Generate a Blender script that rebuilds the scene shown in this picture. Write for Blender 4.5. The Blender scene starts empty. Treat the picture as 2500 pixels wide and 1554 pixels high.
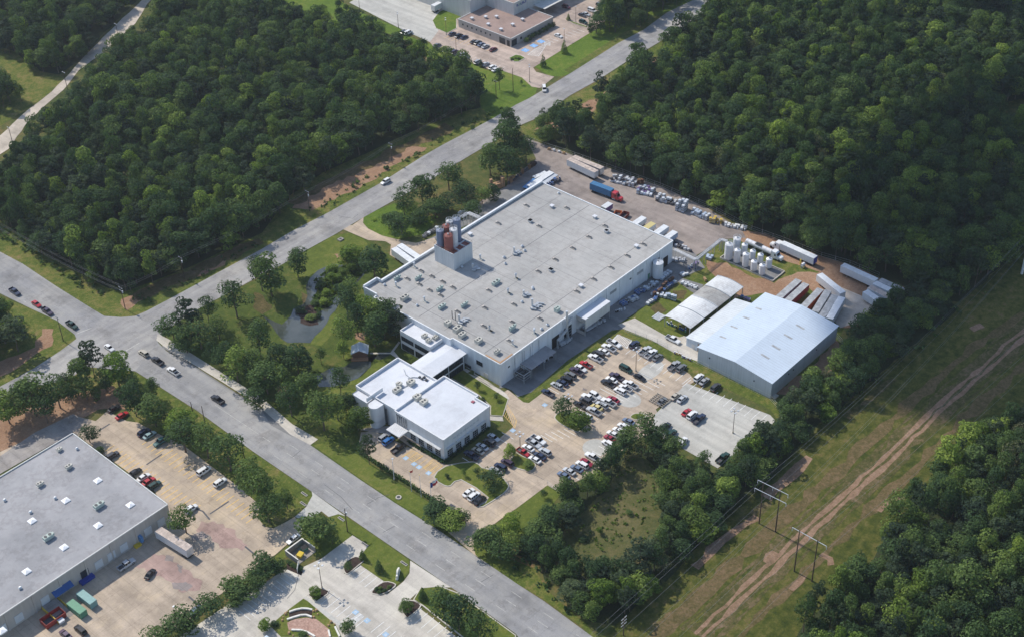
import bpy, math, random
from math import radians, sin, cos, pi
from mathutils import Vector, Matrix
random.seed(7)
scene = bpy.context.scene
C = scene.collection
# ---------------------------------------------------------------- camera (recovered from the building lines of the photograph)
FPX, PIT, ROLL, YAW, CAMH = 3477.75, 0.647093, -0.0324784, 0.8188799, 315.0
_D0 = Vector((cos(YAW), sin(YAW), 0)); _D1 = Vector((-sin(YAW), cos(YAW), 0))
_c, _s = cos(PIT), sin(PIT)
_fw = Vector((0, _c, -_s)); _r0 = Vector((1, 0, 0)); _u0 = Vector((0, _s, _c))
_rt = _r0*cos(ROLL) + _u0*sin(ROLL); _up = _u0*cos(ROLL) - _r0*sin(ROLL)
def _g(v): return Vector((v.dot(_D0), v.dot(_D1), v.z))
FW, RT, UP = _g(_fw), _g(_rt), _g(_up)
_t = CAMH/-FW.z
CAM = Vector((-FW.x*_t, -FW.y*_t, CAMH))          # world origin = ground point in the middle of the view
cam = bpy.data.cameras.new('camera'); camo = bpy.data.objects.new('camera', cam); C.objects.link(camo)
cam.sensor_width = 36; cam.lens = 36*FPX/2500; cam.clip_start = 1; cam.clip_end = 6000
camo.matrix_world = Matrix(((RT.x, UP.x, -FW.x, CAM.x), (RT.y, UP.y, -FW.y, CAM.y), (RT.z, UP.z, -FW.z, CAM.z), (0, 0, 0, 1)))
scene.camera = camo
# ---------------------------------------------------------------- sky and sun
SUN_EL = radians(46); SUN_DIR = Vector((-0.03, 1, 0)).normalized()*cos(SUN_EL) + Vector((0, 0, sin(SUN_EL)))
w = bpy.data.worlds.new('World'); scene.world = w; w.use_nodes = True
nt = w.node_tree; bg = nt.nodes['Background']; sk = nt.nodes.new('ShaderNodeTexSky'); sk.sky_type = 'NISHITA'
sk.sun_disc = False; sk.sun_elevation = SUN_EL; sk.sun_rotation = math.atan2(SUN_DIR.x, SUN_DIR.y)
sk.air_density = 1.0; sk.dust_density = 0.6
nt.links.new(sk.outputs[0], bg.inputs[0]); bg.inputs[1].default_value = 0.15
sl = bpy.data.lights.new('sun', 'SUN'); sl.energy = 3.9; sl.angle = radians(0.6); sl.color = (1, 0.935, 0.83)
so = bpy.data.objects.new('sun', sl); C.objects.link(so); so.rotation_euler = SUN_DIR.to_track_quat('Z', 'Y').to_euler(); so.location = (0, 0, 600)
scene.view_settings.view_transform = 'Standard'; scene.view_settings.look = 'None'
scene.view_settings.exposure = 0.12; scene.view_settings.gamma = 1.0
scene.render.resolution_x = 1024; scene.render.resolution_y = 636
# ---------------------------------------------------------------- survey marks: tiles of the photograph -> ground plane
TL = {1:(1180,560,3.6),2:(860,420,3.6),3:(860,760,3.98),4:(1640,640,4.32),5:(1220,340,5.04),6:(1660,540,4.345),
 11:(0,0,2.908),12:(620,0,2.908),13:(1240,0,2.908),14:(1860,0,2.908),21:(0,517,2.908),22:(620,517,2.908),23:(1240,517,2.908),24:(1860,517,2.908),
 31:(0,1034,2.908),32:(620,1034,2.908),33:(1240,1034,2.908),34:(1860,1034,2.908),
 40:(1320,800,8.4),41:(1360,930,8.4),42:(1260,1040,9.358),43:(1060,0,5.793),44:(0,1340,7.067),45:(820,1340,7.067),46:(1000,500,7.56),
 47:(1820,1130,4.583),48:(640,1300,12.6),49:(600,1440,8.11),50:(1500,620,8.4),51:(1480,340,6.758)}
def P(t, x, y, h=0.0):
    o = TL[t]; px = o[0]+x/o[2]-1250; py = o[1]+y/o[2]-777
    d = FW*FPX + RT*px - UP*py
    k = (h-CAM.z)/d.z
    return Vector((CAM.x+d.x*k, CAM.y+d.y*k, h))
def PL(*a):
    """PL(tile, (x,y), (x,y), tile, (x,y)...) -> ground points"""
    out = []; t = None
    for q in a:
        if isinstance(q, int): t = q
        else:
            v = P(t, q[0], q[1]); out.append((v.x, v.y))
    return out
# ---------------------------------------------------------------- materials
MT = {}
def lin(c): return tuple(((v/255)/12.92 if v/255 < .04045 else ((v/255+.055)/1.055)**2.4) for v in c)+(1,)
class NT:
    def __init__(s, name):
        s.m = bpy.data.materials.new(name); s.m.use_nodes = True; s.t = s.m.node_tree; s.b = s.t.nodes['Principled BSDF']; MT[name] = s.m
        s.co = s.t.nodes.new('ShaderNodeTexCoord').outputs['Object']
    def n(s, ty, **k):
        q = s.t.nodes.new(ty)
        for a, b in k.items(): setattr(q, a, b)
        return q
    def L(s, a, b): s.t.links.new(a, b)
    def noise(s, scale, detail=4, rough=.6, vec=None, stretch=None):
        q = s.n('ShaderNodeTexNoise'); q.inputs['Scale'].default_value = scale; q.inputs['Detail'].default_value = detail; q.inputs['Roughness'].default_value = rough
        v = vec or s.co
        if stretch:
            mp = s.n('ShaderNodeMapping'); mp.inputs['Scale'].default_value = stretch; s.L(v, mp.inputs[0]); v = mp.outputs[0]
        s.L(v, q.inputs['Vector']); return q.outputs['Fac']
    def ramp(s, fac, stops):
        q = s.n('ShaderNodeValToRGB'); e = q.color_ramp.elements
        while len(e) < len(stops): e.new(.5)
        for i, (p, c) in enumerate(stops): e[i].position = p; e[i].color = c if len(c) == 4 else tuple(c)+(1,)
        s.L(fac, q.inputs[0]); return q.outputs[0]
    def mix(s, fac, a, b, ty='MIX'):
        q = s.n('ShaderNodeMix', data_type='RGBA', blend_type=ty)
        if isinstance(fac, (int, float)): q.inputs[0].default_value = fac
        else: s.L(fac, q.inputs[0])
        for i, v in ((6, a), (7, b)):
            if isinstance(v, tuple): q.inputs[i].default_value = v if len(v) == 4 else v+(1,)
            else: s.L(v, q.inputs[i])
        return q.outputs[2]
    def math(s, op, a, b=None, c=None):
        q = s.n('ShaderNodeMath', operation=op)
        for i, v in enumerate((a, b, c)):
            if v is None: continue
            if isinstance(v, (int, float)): q.inputs[i].default_value = v
            else: s.L(v, q.inputs[i])
        return q.outputs[0]
    def bump(s, fac, st=.3, dist=.05):
        q = s.n('ShaderNodeBump'); q.inputs['Strength'].default_value = st; q.inputs['Distance'].default_value = dist; s.L(fac, q.inputs['Height']); s.L(q.outputs[0], s.b.inputs['Normal'])
    def end(s, col, rough=.85, metal=0, spec=.3):
        if isinstance(col, tuple): s.b.inputs['Base Color'].default_value = col if len(col) == 4 else col+(1,)
        else: s.L(col, s.b.inputs['Base Color'])
        s.b.inputs['Roughness'].default_value = rough; s.b.inputs['Metallic'].default_value = metal; s.b.inputs['Specular IOR Level'].default_value = spec
        return s.m
def g(v, k=1.0): return (v[0]*k, v[1]*k, v[2]*k, 1)
def ground_mat(name, stops, s1=.03, s2=.35, amt=.5, fine=(.75, 1.25), bump=.4, stretch=None):
    m = NT(name); a = m.noise(s1, 5, .65, stretch=stretch); b = m.noise(s2, 6, .7)
    f = m.math('ADD', m.math('MULTIPLY', a, 1-amt), m.math('MULTIPLY', b, amt))
    col = m.ramp(f, stops); c = m.noise(1.6, 5, .75)
    q = m.ramp(c, [(.3, (fine[0],)*3), (.7, (fine[1],)*3)]); col = m.mix(1.0, col, q, 'MULTIPLY'); m.bump(c, bump, .3)
    return m.end(col, .95, spec=.1)
ground_mat('rough_grass', [(.34, (.045, .06, .02)), (.46, (.08, .10, .03)), (.56, (.14, .125, .045)), (.66, (.24, .15, .075))])
ground_mat('lawn', [(.3, (.055, .085, .018)), (.5, (.115, .145, .028)), (.66, (.20, .19, .055))], s1=.05, s2=.5, fine=(.85, 1.15))
ground_mat('bright_lawn', [(.3, (.055, .105, .016)), (.52, (.11, .17, .025)), (.68, (.21, .21, .05))], s1=.04, s2=.4, fine=(.85, 1.15))
ground_mat('verge', [(.34, (.05, .075, .016)), (.48, (.10, .13, .026)), (.58, (.18, .165, .05)), (.66, (.26, .175, .10))], s1=.07, s2=.4, amt=.55)
ground_mat('lawn_painted_shade', [(.32, (.036, .058, .015)), (.50, (.075, .105, .022)), (.62, (.14, .135, .04)), (.70, (.20, .15, .08))], s1=.07, s2=.5)  # darker copy of the lawn, shade put into its colour
ground_mat('forest_floor', [(.3, (.025, .04, .018)), (.6, (.05, .06, .025)), (.75, (.09, .075, .04))])
ground_mat('corridor', [(.36, (.032, .048, .011)), (.48, (.072, .084, .018)), (.57, (.125, .116, .034)), (.64, (.165, .122, .060)), (.72, (.26, .185, .12))], s1=.045, s2=.35, stretch=(.5, 1.8, 1), amt=.6)
ground_mat('dirt', [(.3, (.20, .115, .07)), (.5, (.31, .19, .12)), (.7, (.42, .29, .20))], s1=.06, s2=.5)
ground_mat('pink_gravel', [(.3, (.33, .19, .15)), (.6, (.45, .30, .24))], s1=.1, s2=.8)
ground_mat('dry_field', [(.3, (.045, .05, .018)), (.5, (.10, .085, .035)), (.68, (.17, .12, .06))], s1=.05, s2=.4)
ground_mat('mulch', [(.3, (.03, .02, .018)), (.6, (.07, .05, .042))], s1=.2, s2=1.5)
def yard(name, c1, c2, c3, joint=0, stain=.5, s1=.035, jd=.8, stripe=None):
    m = NT(name); a = m.noise(s1, 5, .6); b = m.noise(.25, 6, .7); f = m.math('ADD', m.math('MULTIPLY', a, .6), m.math('MULTIPLY', b, .4))
    col = m.ramp(f, [(.36, c1), (.5, c2), (.62, c3)])
    d = m.noise(2.2, 6, .75); col = m.mix(1.0, col, m.ramp(d, [(.3, (.90,)*3), (.7, (1.08,)*3)]), 'MULTIPLY')
    st = m.noise(.09, 3, .5); col = m.mix(1.0, col, m.ramp(st, [(.32, (1-stain*.45,)*3), (.46, (1, 1, 1))]), 'MULTIPLY')
    o2 = m.noise(.16, 6, .75); col = m.mix(1.0, col, m.ramp(o2, [(.54, (1, 1, 1)), (.60, (1-stain*.38, 1-stain*.4, 1-stain*.4)), (.66, (1, 1, 1))]), 'MULTIPLY')
    # dark tyre-worn streaks along the lanes
    k = m.noise(1, 3, .5, stretch=stripe or (.35, .02, 1)); col = m.mix(1.0, col, m.ramp(k, [(.4, (.89,)*3), (.6, (1.05,)*3)]), 'MULTIPLY')
    if joint:
        sx = m.n('ShaderNodeSeparateXYZ'); m.L(m.co, sx.inputs[0]); fs = None
        for o in ('X', 'Y'):
            q = m.math('PINGPONG', sx.outputs[o], joint/2); q = m.math('LESS_THAN', q, .07); fs = q if fs is None else m.math('MAXIMUM', fs, q)
        col = m.mix(fs, col, m.mix(1.0, col, (jd, jd, jd), 'MULTIPLY'))
    m.bump(d, .15, .05); return m.end(col, .9, spec=.2)
yard('asphalt', (.27, .27, .28), (.33, .325, .32), (.39, .375, .355), joint=6.2, stain=.5, jd=.89)
yard('cross_asphalt', (.28, .275, .28), (.345, .335, .325), (.43, .41, .38), joint=6.2, stain=.5, jd=.89, stripe=(.02, .35, 1))
yard('tan_concrete', (.38, .31, .245), (.49, .40, .31), (.60, .48, .34), joint=4.6, stain=.4)
yard('stained_concrete', (.36, .25, .22), (.44, .31, .27), (.50, .37, .31), joint=4.6, stain=.6)
yard('oily_concrete', (.26, .23, .22), (.33, .28, .26), (.42, .35, .31), joint=4.6, stain=.6)
yard('grey_concrete', (.42, .41, .38), (.50, .49, .45), (.56, .54, .49), joint=4.6, stain=.25, jd=.9)
yard('pale_concrete', (.44, .41, .36), (.56, .52, .46), (.63, .59, .51), joint=4.0, stain=.25, jd=.9)
yard('pink_concrete', (.33, .27, .24), (.46, .37, .31), (.55, .44, .37), joint=4.6, stain=.6)
yard('old_concrete', (.25, .235, .23), (.34, .315, .295), (.42, .38, .34), joint=4.6, stain=.5)
yard('yard_dirt', (.23, .195, .18), (.315, .27, .245), (.38, .32, .285), joint=0, stain=.5)
yard('dark_pavement', (.16, .165, .17), (.22, .22, .22), (.28, .27, .26), joint=0, stain=.4)
yard('sand_road', (.42, .37, .31), (.55, .48, .40), (.66, .58, .49), joint=0, stain=.3)
yard('kerb_concrete', (.42, .39, .34), (.54, .50, .44), (.60, .56, .50), joint=0, stain=.2)
def simple(name, c, rough=.6, metal=0, spec=.4, var=.12, scale=.8, emit=0):
    m = NT(name); f = m.noise(scale, 4, .6); col = m.mix(1.0, tuple(c)+(1,), m.ramp(f, [(.3, (1-var,)*3), (.7, (1+var,)*3)]), 'MULTIPLY')
    return m.end(col, rough, metal, spec)
def roofmat(name, c, seam=0, seamaxis='Y', dirt=.25, rough=.7, metal=0, dcol=(.62, .55, .5)):
    m = NT(name); a = m.noise(.05, 5, .65); b = m.noise(.6, 5, .7)
    col = m.mix(1.0, tuple(c)+(1,), m.ramp(a, [(.32, (1-dirt, 1-dirt*.95, 1-dirt*.9)), (.6, (1.04,)*3)]), 'MULTIPLY')
    col = m.mix(1.0, col, m.ramp(b, [(.3, (1-dirt*.3,)*3), (.7, (1.03,)*3)]), 'MULTIPLY')
    s3 = m.noise(.11, 6, .72); col = m.mix(1.0, col, m.ramp(s3, [(.50, (1, 1, 1)), (.56, (1-dirt*.55, 1-dirt*.6, 1-dirt*.62)), (.60, (1-dirt*.1,)*3), (.68, (1, 1, 1))]), 'MULTIPLY')
    if seam:
        sx = m.n('ShaderNodeSeparateXYZ'); m.L(m.co, sx.inputs[0]); q = m.math('PINGPONG', sx.outputs[seamaxis], seam/2); q = m.math('LESS_THAN', q, .05)
        col = m.mix(q, col, m.mix(1.0, col, (.74,)*3, 'MULTIPLY'))
        mp = m.n('ShaderNodeMapping'); mp.inputs['Scale'].default_value = (1.2, .05, 1); m.L(m.co, mp.inputs[0]); st = m.noise(1, 4, .6, vec=mp.outputs[0]); col = m.mix(1.0, col, m.ramp(st, [(.40, (.975, .972, .965)), (.6, (1.01,)*3)]), 'MULTIPLY')
    return m.end(col, rough, metal, .25)
roofmat('factory_roof', (.42, .41, .395), dirt=.22, seam=3.0, seamaxis='X')
roofmat('white_roof', (.66, .68, .72), dirt=.14)
roofmat('metal_roof', (.54, .62, .71), seam=1.2, seamaxis='X', dirt=.06, rough=.5)
roofmat('leanto_roof', (.62, .66, .69), seam=1.2, seamaxis='X', dirt=.15, rough=.5)
roofmat('worn_roof', (.42, .41, .39), seam=1.0, seamaxis='X', dirt=.40, rough=.6)
roofmat('shed_roof', (.70, .71, .71), seam=1.0, seamaxis='X', dirt=.30, rough=.45)
roofmat('grey_roof', (.37, .365, .375), dirt=.28)
roofmat('brown_roof', (.34, .245, .21), dirt=.25)
def wallmat(name, c, panel=0, dirt=.12):
    m = NT(name); mp = m.n('ShaderNodeMapping'); mp.inputs['Scale'].default_value = (1, 1, .12); m.L(m.co, mp.inputs[0])
    a = m.noise(.7, 5, .6, vec=mp.outputs[0]); col = m.mix(1.0, tuple(c)+(1,), m.ramp(a, [(.32, (1-dirt,)*3), (.65, (1.03,)*3)]), 'MULTIPLY')
    if panel:
        sx = m.n('ShaderNodeSeparateXYZ'); m.L(m.co, sx.inputs[0]); q = m.math('PINGPONG', m.math('ADD', sx.outputs['X'], sx.outputs['Y']), panel/2); q = m.math('LESS_THAN', q, .05)
        col = m.mix(q, col, m.mix(1.0, col, (.85,)*3, 'MULTIPLY'))
    return m.end(col, .75, 0, .25)
wallmat('white_wall', (.76, .78, .80), panel=7.4)
wallmat('office_wall', (.70, .71, .73), panel=0, dirt=.12)
wallmat('metal_wall', (.62, .68, .74), panel=1.0)
wallmat('warehouse_wall', (.56, .59, .62), panel=1.0)
wallmat('tan_wall', (.52, .48, .44), panel=0)
wallmat('pale_wall', (.62, .62, .60), panel=9)
def glassy(name, c, rough=.08):
    m = NT(name); m.end(tuple(c)+(1,), rough, 0, .6); return m.m
glassy('window_glass', (.02, .03, .04)); glassy('car_glass', (.012, .016, .02), .06)
simple('frame_white', (.78, .78, .78)); simple('steel', (.45, .47, .49), .45, .5); simple('galvanised', (.62, .64, .66), .4, .4)
simple('dark_metal', (.06, .065, .07), .5, .2); simple('black', (.015, .015, .017), .6); simple('tyre', (.02, .02, .02), .9)
simple('rim', (.45, .45, .46), .35, .7); simple('wood_pole', (.09, .06, .045), .9); simple('wood', (.30, .17, .09), .85); simple('crate_wood', (.42, .26, .15), .9)
simple('dark_wood', (.12, .07, .05), .9); simple('white_paint', (.72, .72, .70), .7, var=.2); simple('worn_paint', (.50, .49, .46), .8, var=.3); simple('yellow_paint', (.70, .47, .17), .8, var=.2)
simple('yellow', (.70, .50, .05), .5); simple('blue_paint', (.20, .42, .75), .7); simple('pale_blue_paint', (.34, .48, .62), .8); simple('orange', (.60, .18, .05), .6)
simple('blue', (.03, .10, .30), .5); simple('deep_blue', (.02, .05, .30), .5); simple('red', (.45, .03, .03), .5); simple('brick_red', (.25, .07, .055), .6)
simple('rust', (.20, .09, .05), .85, var=.35); simple('silo_blue', (.16, .20, .30), .5); simple('silo_red', (.27, .085, .07), .6); simple('silo_white', (.66, .67, .70), .45)
simple('tank_white', (.72, .73, .75), .4, var=.05); simple('green_paint', (.10, .27, .17), .5); simple('teal_paint', (.20, .36, .35), .5); simple('dumpster_red', (.33, .045, .035), .55)
simple('trailer_white', (.64, .66, .68), .5, var=.06); simple('trailer_grey', (.36, .37, .38), .6, var=.3); simple('trailer_dirty', (.50, .42, .37), .8, var=.3); simple('container_blue', (.05, .17, .33), .5)
simple('trailer_roof', (.68, .70, .72), .5, var=.12); simple('hvac', (.50, .49, .44), .6); simple('hvac_green', (.42, .50, .46), .6); simple('skylight', (.85, .86, .88), .4); simple('tote', (.62, .66, .72), .5)
simple('plastic_blue', (.10, .25, .50), .5); simple('plastic_yellow', (.62, .42, .06), .5); simple('bale_grey', (.50, .51, .54), .7, var=.25, scale=2); simple('junk_dark', (.08, .08, .09), .7, var=.4, scale=2)
simple('purple', (.20, .14, .30), .6); simple('stone', (.74, .72, .66), .8); simple('brown_stone', (.38, .25, .13), .85); simple('wire', (.22, .23, .25), .6, .2); simple('seam', (.13, .13, .135), .8)
simple('headlamp', (.7, .72, .75), .2); simple('tail', (.35, .02, .02), .3); simple('trunk_bark', (.14, .105, .08), .95, var=.3, scale=3); simple('lamp_pole', (.10, .07, .06), .6)
simple('flag_red', (.55, .04, .05), .8); simple('flag_blue', (.03, .06, .28), .8); simple('tar', (.10, .10, .11), .9)
def leaves(name, dark, mid, bright, hot):
    m = NT(name); oi = m.n('ShaderNodeObjectInfo'); ge = m.n('ShaderNodeNewGeometry')
    col = m.ramp(oi.outputs['Random'], [(0, dark), (.45, mid), (.86, bright), (1, hot)])
    col = m.mix(1.0, col, m.ramp(ge.outputs['Random Per Island'], [(0, (.50, .56, .56)), (1, (1.5, 1.45, 1.3))]), 'MULTIPLY')
    nz = m.noise(.45, 3, .6); col = m.mix(1.0, col, m.ramp(nz, [(.35, (.75, .8, .8)), (.65, (1.25, 1.2, 1.1))]), 'MULTIPLY')
    m.end(col, .75, 0, .12)
    tr = m.n('ShaderNodeBsdfTranslucent'); m.L(m.mix(1.0, col, (1.1, 1.25, .5), 'MULTIPLY'), tr.inputs[0]); mx = m.n('ShaderNodeMixShader'); mx.inputs[0].default_value = .36
    out = [n for n in m.t.nodes if n.type == 'OUTPUT_MATERIAL'][0]; m.L(m.b.outputs[0], mx.inputs[1]); m.L(tr.outputs[0], mx.inputs[2]); m.L(mx.outputs[0], out.inputs[0])
leaves('leaves', (.042, .080, .042), (.072, .122, .050), (.118, .174, .060), (.20, .27, .066))
leaves('pine_needles', (.040, .066, .046), (.054, .083, .054), (.072, .105, .062), (.09, .125, .07))
leaves('light_leaves', (.09, .14, .035), (.12, .19, .04), (.17, .24, .05), (.23, .30, .07))
m = NT('water'); m.end(m.ramp(m.noise(.12, 4, .6), [(.35, (.045, .055, .045)), (.65, (.085, .095, .085))]), .06, 0, .9); m.bump(m.noise(1.2, 3, .5), .08, .1)
def paint(name, c, rough=.25, coat=.5):
    m = NT('paint_'+name); m.end(tuple(c)+(1,), rough, 0, .5); m.b.inputs['Coat Weight'].default_value = coat; return m.m
for k, c in dict(white=(.78, .78, .77), silver=(.50, .52, .54), lightgrey=(.36, .37, .38), grey=(.16, .165, .17), darkgrey=(.06, .06, .065), black=(.018, .018, .02), navy=(.025, .035, .075),
                 blue=(.03, .14, .38), bluegrey=(.13, .17, .25), red=(.45, .025, .03), crimson=(.30, .02, .04), maroon=(.13, .015, .025), green=(.02, .055, .04), teal=(.07, .16, .16), lightteal=(.30, .42, .43),
                 beige=(.48, .44, .36), yellow=(.62, .52, .22), purple=(.12, .08, .12), plum=(.06, .04, .07)).items(): paint(k, c)
# ---------------------------------------------------------------- mesh helpers
class MB:
    def __init__(s): s.v = []; s.f = []; s.mi = []; s.sm = []; s.cur = 0
    def add(s, vs, fs, mi=None, smooth=False):
        b = len(s.v); s.v += [tuple(q) for q in vs]
        for f in fs: s.f.append(tuple(b+i for i in f)); s.mi.append(s.cur if mi is None else mi); s.sm.append(smooth)
        return s
    def box(s, x0, x1, y0, y1, z0, z1, rot=0, c=None, mi=None):
        vs = [(x, y, z) for z in (z0, z1) for x, y in ((x0, y0), (x1, y0), (x1, y1), (x0, y1))]
        if rot:
            cx, cy = c or ((x0+x1)/2, (y0+y1)/2); ca, sa = cos(rot), sin(rot)
            vs = [(cx+(x-cx)*ca-(y-cy)*sa, cy+(x-cx)*sa+(y-cy)*ca, z) for x, y, z in vs]
        return s.add(vs, [(3, 2, 1, 0), (4, 5, 6, 7), (0, 1, 5, 4), (1, 2, 6, 5), (2, 3, 7, 6), (3, 0, 4, 7)], mi)
    def prism(s, poly, z0, z1, top=True, bottom=False, mi=None, cap_mi=None):
        n = len(poly); a = sum(poly[i][0]*poly[(i+1) % n][1]-poly[(i+1) % n][0]*poly[i][1] for i in range(n))
        if a < 0: poly = poly[::-1]
        vs = [(x, y, z0) for x, y in poly]+[(x, y, z1) for x, y in poly]
        s.add(vs, [(i, (i+1) % n, n+(i+1) % n, n+i) for i in range(n)], mi)
        if top: s.add([(x, y, z1) for x, y in poly], [tuple(range(n))], cap_mi if cap_mi is not None else mi)
        if bottom: s.add([(x, y, z0) for x, y in poly], [tuple(range(n))[::-1]], mi)
        return s
    def sheet(s, poly, z, mi=None):
        n = len(poly); a = sum(poly[i][0]*poly[(i+1) % n][1]-poly[(i+1) % n][0]*poly[i][1] for i in range(n))
        if a < 0: poly = poly[::-1]
        return s.add([(x, y, z) for x, y in poly], [tuple(range(n))], mi)
    def tube(s, p, q, r, n=6, r2=None, mi=None, cap=True):
        p = Vector(p); q = Vector(q); d = (q-p).normalized(); a = d.orthogonal().normalized(); b = d.cross(a); r2 = r if r2 is None else r2
        vs = [p+(a*cos(2*pi*i/n)+b*sin(2*pi*i/n))*r for i in range(n)]+[q+(a*cos(2*pi*i/n)+b*sin(2*pi*i/n))*r2 for i in range(n)]
        fs = [(i, (i+1) % n, n+(i+1) % n, n+i) for i in range(n)]
        s.add(vs, fs, mi, n > 8)
        if cap: s.add(vs[:n], [tuple(range(n))[::-1]], mi); s.add(vs[n:], [tuple(range(n))], mi)
        return s
    def cyl(s, x, y, z0, z1, r, n=20, r2=None, mi=None): return s.tube((x, y, z0), (x, y, z1), r, n, r2, mi)
    def line(s, pts, wd, z, mi=None, closed=False):
        """flat painted strip following pts"""
        k = list(pts)+([pts[0]] if closed else [])
        for (x0, y0), (x1, y1) in zip(k, k[1:]):
            d = math.hypot(x1-x0, y1-y0)
            if d < 1e-6: continue
            nx, ny = -(y1-y0)/d*wd/2, (x1-x0)/d*wd/2
            s.add([(x0-nx, y0-ny, z), (x1-nx, y1-ny, z), (x1+nx, y1+ny, z), (x0+nx, y0+ny, z)], [(0, 1, 2, 3)], mi)
        return s
    def build(s, name, mats, parent=None, loc=None):
        me = bpy.data.meshes.new(name); me.from_pydata(s.v, [], s.f)
        if not isinstance(mats, (list, tuple)): mats = [mats]
        for k in mats: me.materials.append(MT[k] if isinstance(k, str) else k)
        me.polygons.foreach_set('material_index', s.mi); me.polygons.foreach_set('use_smooth', s.sm); me.update()
        o = bpy.data.objects.new(name, me); C.objects.link(o)
        if parent: o.parent = parent
        if loc: o.location = loc
        return o
def tag(o, label, cat, group=None, kind=None):
    if label: o['label'] = label
    if cat: o['category'] = cat
    if group: o['group'] = group
    if kind: o['kind'] = kind
    return o
def thing(name, label, cat, loc=(0, 0, 0), rz=0, group=None):
    o = bpy.data.objects.new(name, None); o.empty_display_size = .5; C.objects.link(o); o.location = loc; o.rotation_euler = (0, 0, rz)
    return tag(o, label, cat, group)
def struct(name, mb, mats): return tag(mb.build(name, mats), None, None, None, 'structure')
def dup(root, loc, rz=0, label=None, group=None, sc=None):
    r = root.copy(); C.objects.link(r); r.location = loc; r.rotation_euler = (0, 0, rz)
    if sc: r.scale = sc if not isinstance(sc, (int, float)) else (sc,)*3
    if label: r['label'] = label
    if group: r['group'] = group
    for ch in list(root.children):
        c = ch.copy(); C.objects.link(c); c.parent = r
        for h in list(ch.children):
            d = h.copy(); C.objects.link(d); d.parent = c
    return r

# ---------------------------------------------------------------- clouds drifting above, well over the camera
_m = bpy.data.materials.new('cloud'); _m.use_nodes = True; _n = _m.node_tree; _n.nodes.remove(_n.nodes['Principled BSDF']); _v = _n.nodes.new('ShaderNodeVolumePrincipled'); _v.inputs['Density'].default_value = .0065; _v.inputs['Color'].default_value = (.96, .97, 1, 1); _n.links.new(_v.outputs[0], [k for k in _n.nodes if k.type == 'OUTPUT_MATERIAL'][0].inputs['Volume'])
CLZ = 760
for _k, (gx, gy, rx, ry, th) in enumerate(((190, -95, 95, 34, 32), (125, -142, 85, 32, 50), (440, -40, 120, 55, 50))):
    _p = Vector((gx, gy, 0))+SUN_DIR*(CLZ/SUN_DIR.z); _r = random.Random(_k); _b = MB(); nu, nv = 28, 12; _ph = [_r.uniform(0, 6.28) for _ in range(4)]
    vs = []
    for i in range(nv+1):
        for j in range(nu):
            t, p = pi*i/nv, 2*pi*j/nu; k = 1+.10*sin(3*p+_ph[0])+.07*sin(5*p+_ph[1]+2*t)
            vs.append((_p.x+rx*k*sin(t)*cos(p), _p.y+ry*k*sin(t)*sin(p), CLZ+th*cos(t)*(1+.2*sin(2*p+_ph[2])*sin(t))))
    _b.add(vs, [(i*nu+j, i*nu+(j+1) % nu, (i+1)*nu+(j+1) % nu, (i+1)*nu+j) for i in range(nv) for j in range(nu)]); struct('cloud', _b, [_m])
# ================================================================= GROUND
def slab(name, mat, poly, z, label=None):
    mb = MB(); mb.sheet(poly, z); o = struct(name, mb, [mat]); return o
def rough(poly, amp, step=3.0, seed=1):
    """subdivide an outline and let it wander, for natural edges"""
    rnd = random.Random(seed); out = []
    for (x0, y0), (x1, y1) in zip(poly, poly[1:]+poly[:1]):
        d = math.hypot(x1-x0, y1-y0); n = max(1, int(d/step)); nx, ny = -(y1-y0)/max(d, .01), (x1-x0)/max(d, .01)
        for i in range(n):
            a = rnd.uniform(-amp, amp) if i else 0
            out.append((x0+(x1-x0)*i/n+nx*a, y0+(y1-y0)*i/n+ny*a))
    return out
ground_mat('trampled', [(.36, (.05, .06, .018)), (.48, (.09, .085, .03)), (.57, (.15, .115, .06)), (.68, (.25, .175, .12))], s1=.12, s2=.6, amt=.6)
ground_mat('track_dirt', [(.32, (.13, .095, .055)), (.46, (.24, .155, .10)), (.62, (.33, .22, .155)), (.7, (.40, .29, .22))], s1=.12, s2=.6, amt=.6)
ground_mat('dry_bank', [(.34, (.065, .062, .022)), (.48, (.12, .095, .042)), (.60, (.18, .125, .07)), (.72, (.26, .18, .11))], s1=.15, s2=.7, amt=.6)
slab('ground', 'rough_grass', [(-900, -900), (1800, -900), (1800, 1800), (-900, 1800)], 0)
# woodland floors
F1 = PL(21, (-300, 0), (0, 130), (330, 330), (590, 480), (760, 560), (870, 590), (960, 570), (1150, 500), (1400, 400), (1600, 300), (1861, 190),
        12, (240, 1440), (500, 1250), (800, 1110), (1000, 1010), (1300, 880), (1530, 800), (1610, 760), (1600, 650), (1450, 590), (1300, 510), (1100, 430), (950, 350), (870, 290), (640, 220), (250, 180), (160, 60), (100, -150), (0, -330),
        11, (1350, -250), (1160, 130), (1030, 290), (910, 400), (810, 500), (660, 640), (550, 780), (440, 860), (290, 1010), (180, 1120), (90, 1240), (-40, 1330), (-200, 1600))
F2 = PL(13, (250, 930), (260, 1010), (420, 1080), (760, 1200), (1100, 1330), (1400, 1470), 6, (760, 90), (1100, 210), (1500, 370), (1750, 440), (2110, 590), (2400, 700), 24, (1080, 590), (1400, 640), (1500, 560), (1861, 250),
        14, (2100, 1150), (1861, 1010), (1780, 900), (1640, 880), (1640, 760), (1861, 700), (2200, 760), (2300, -600), (0, -600), 13, (1861, -200), (1700, 0), (1450, 150), (1300, 260), (1150, 370), (1080, 520), (900, 560), (760, 700), (700, 860), (560, 930))
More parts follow.
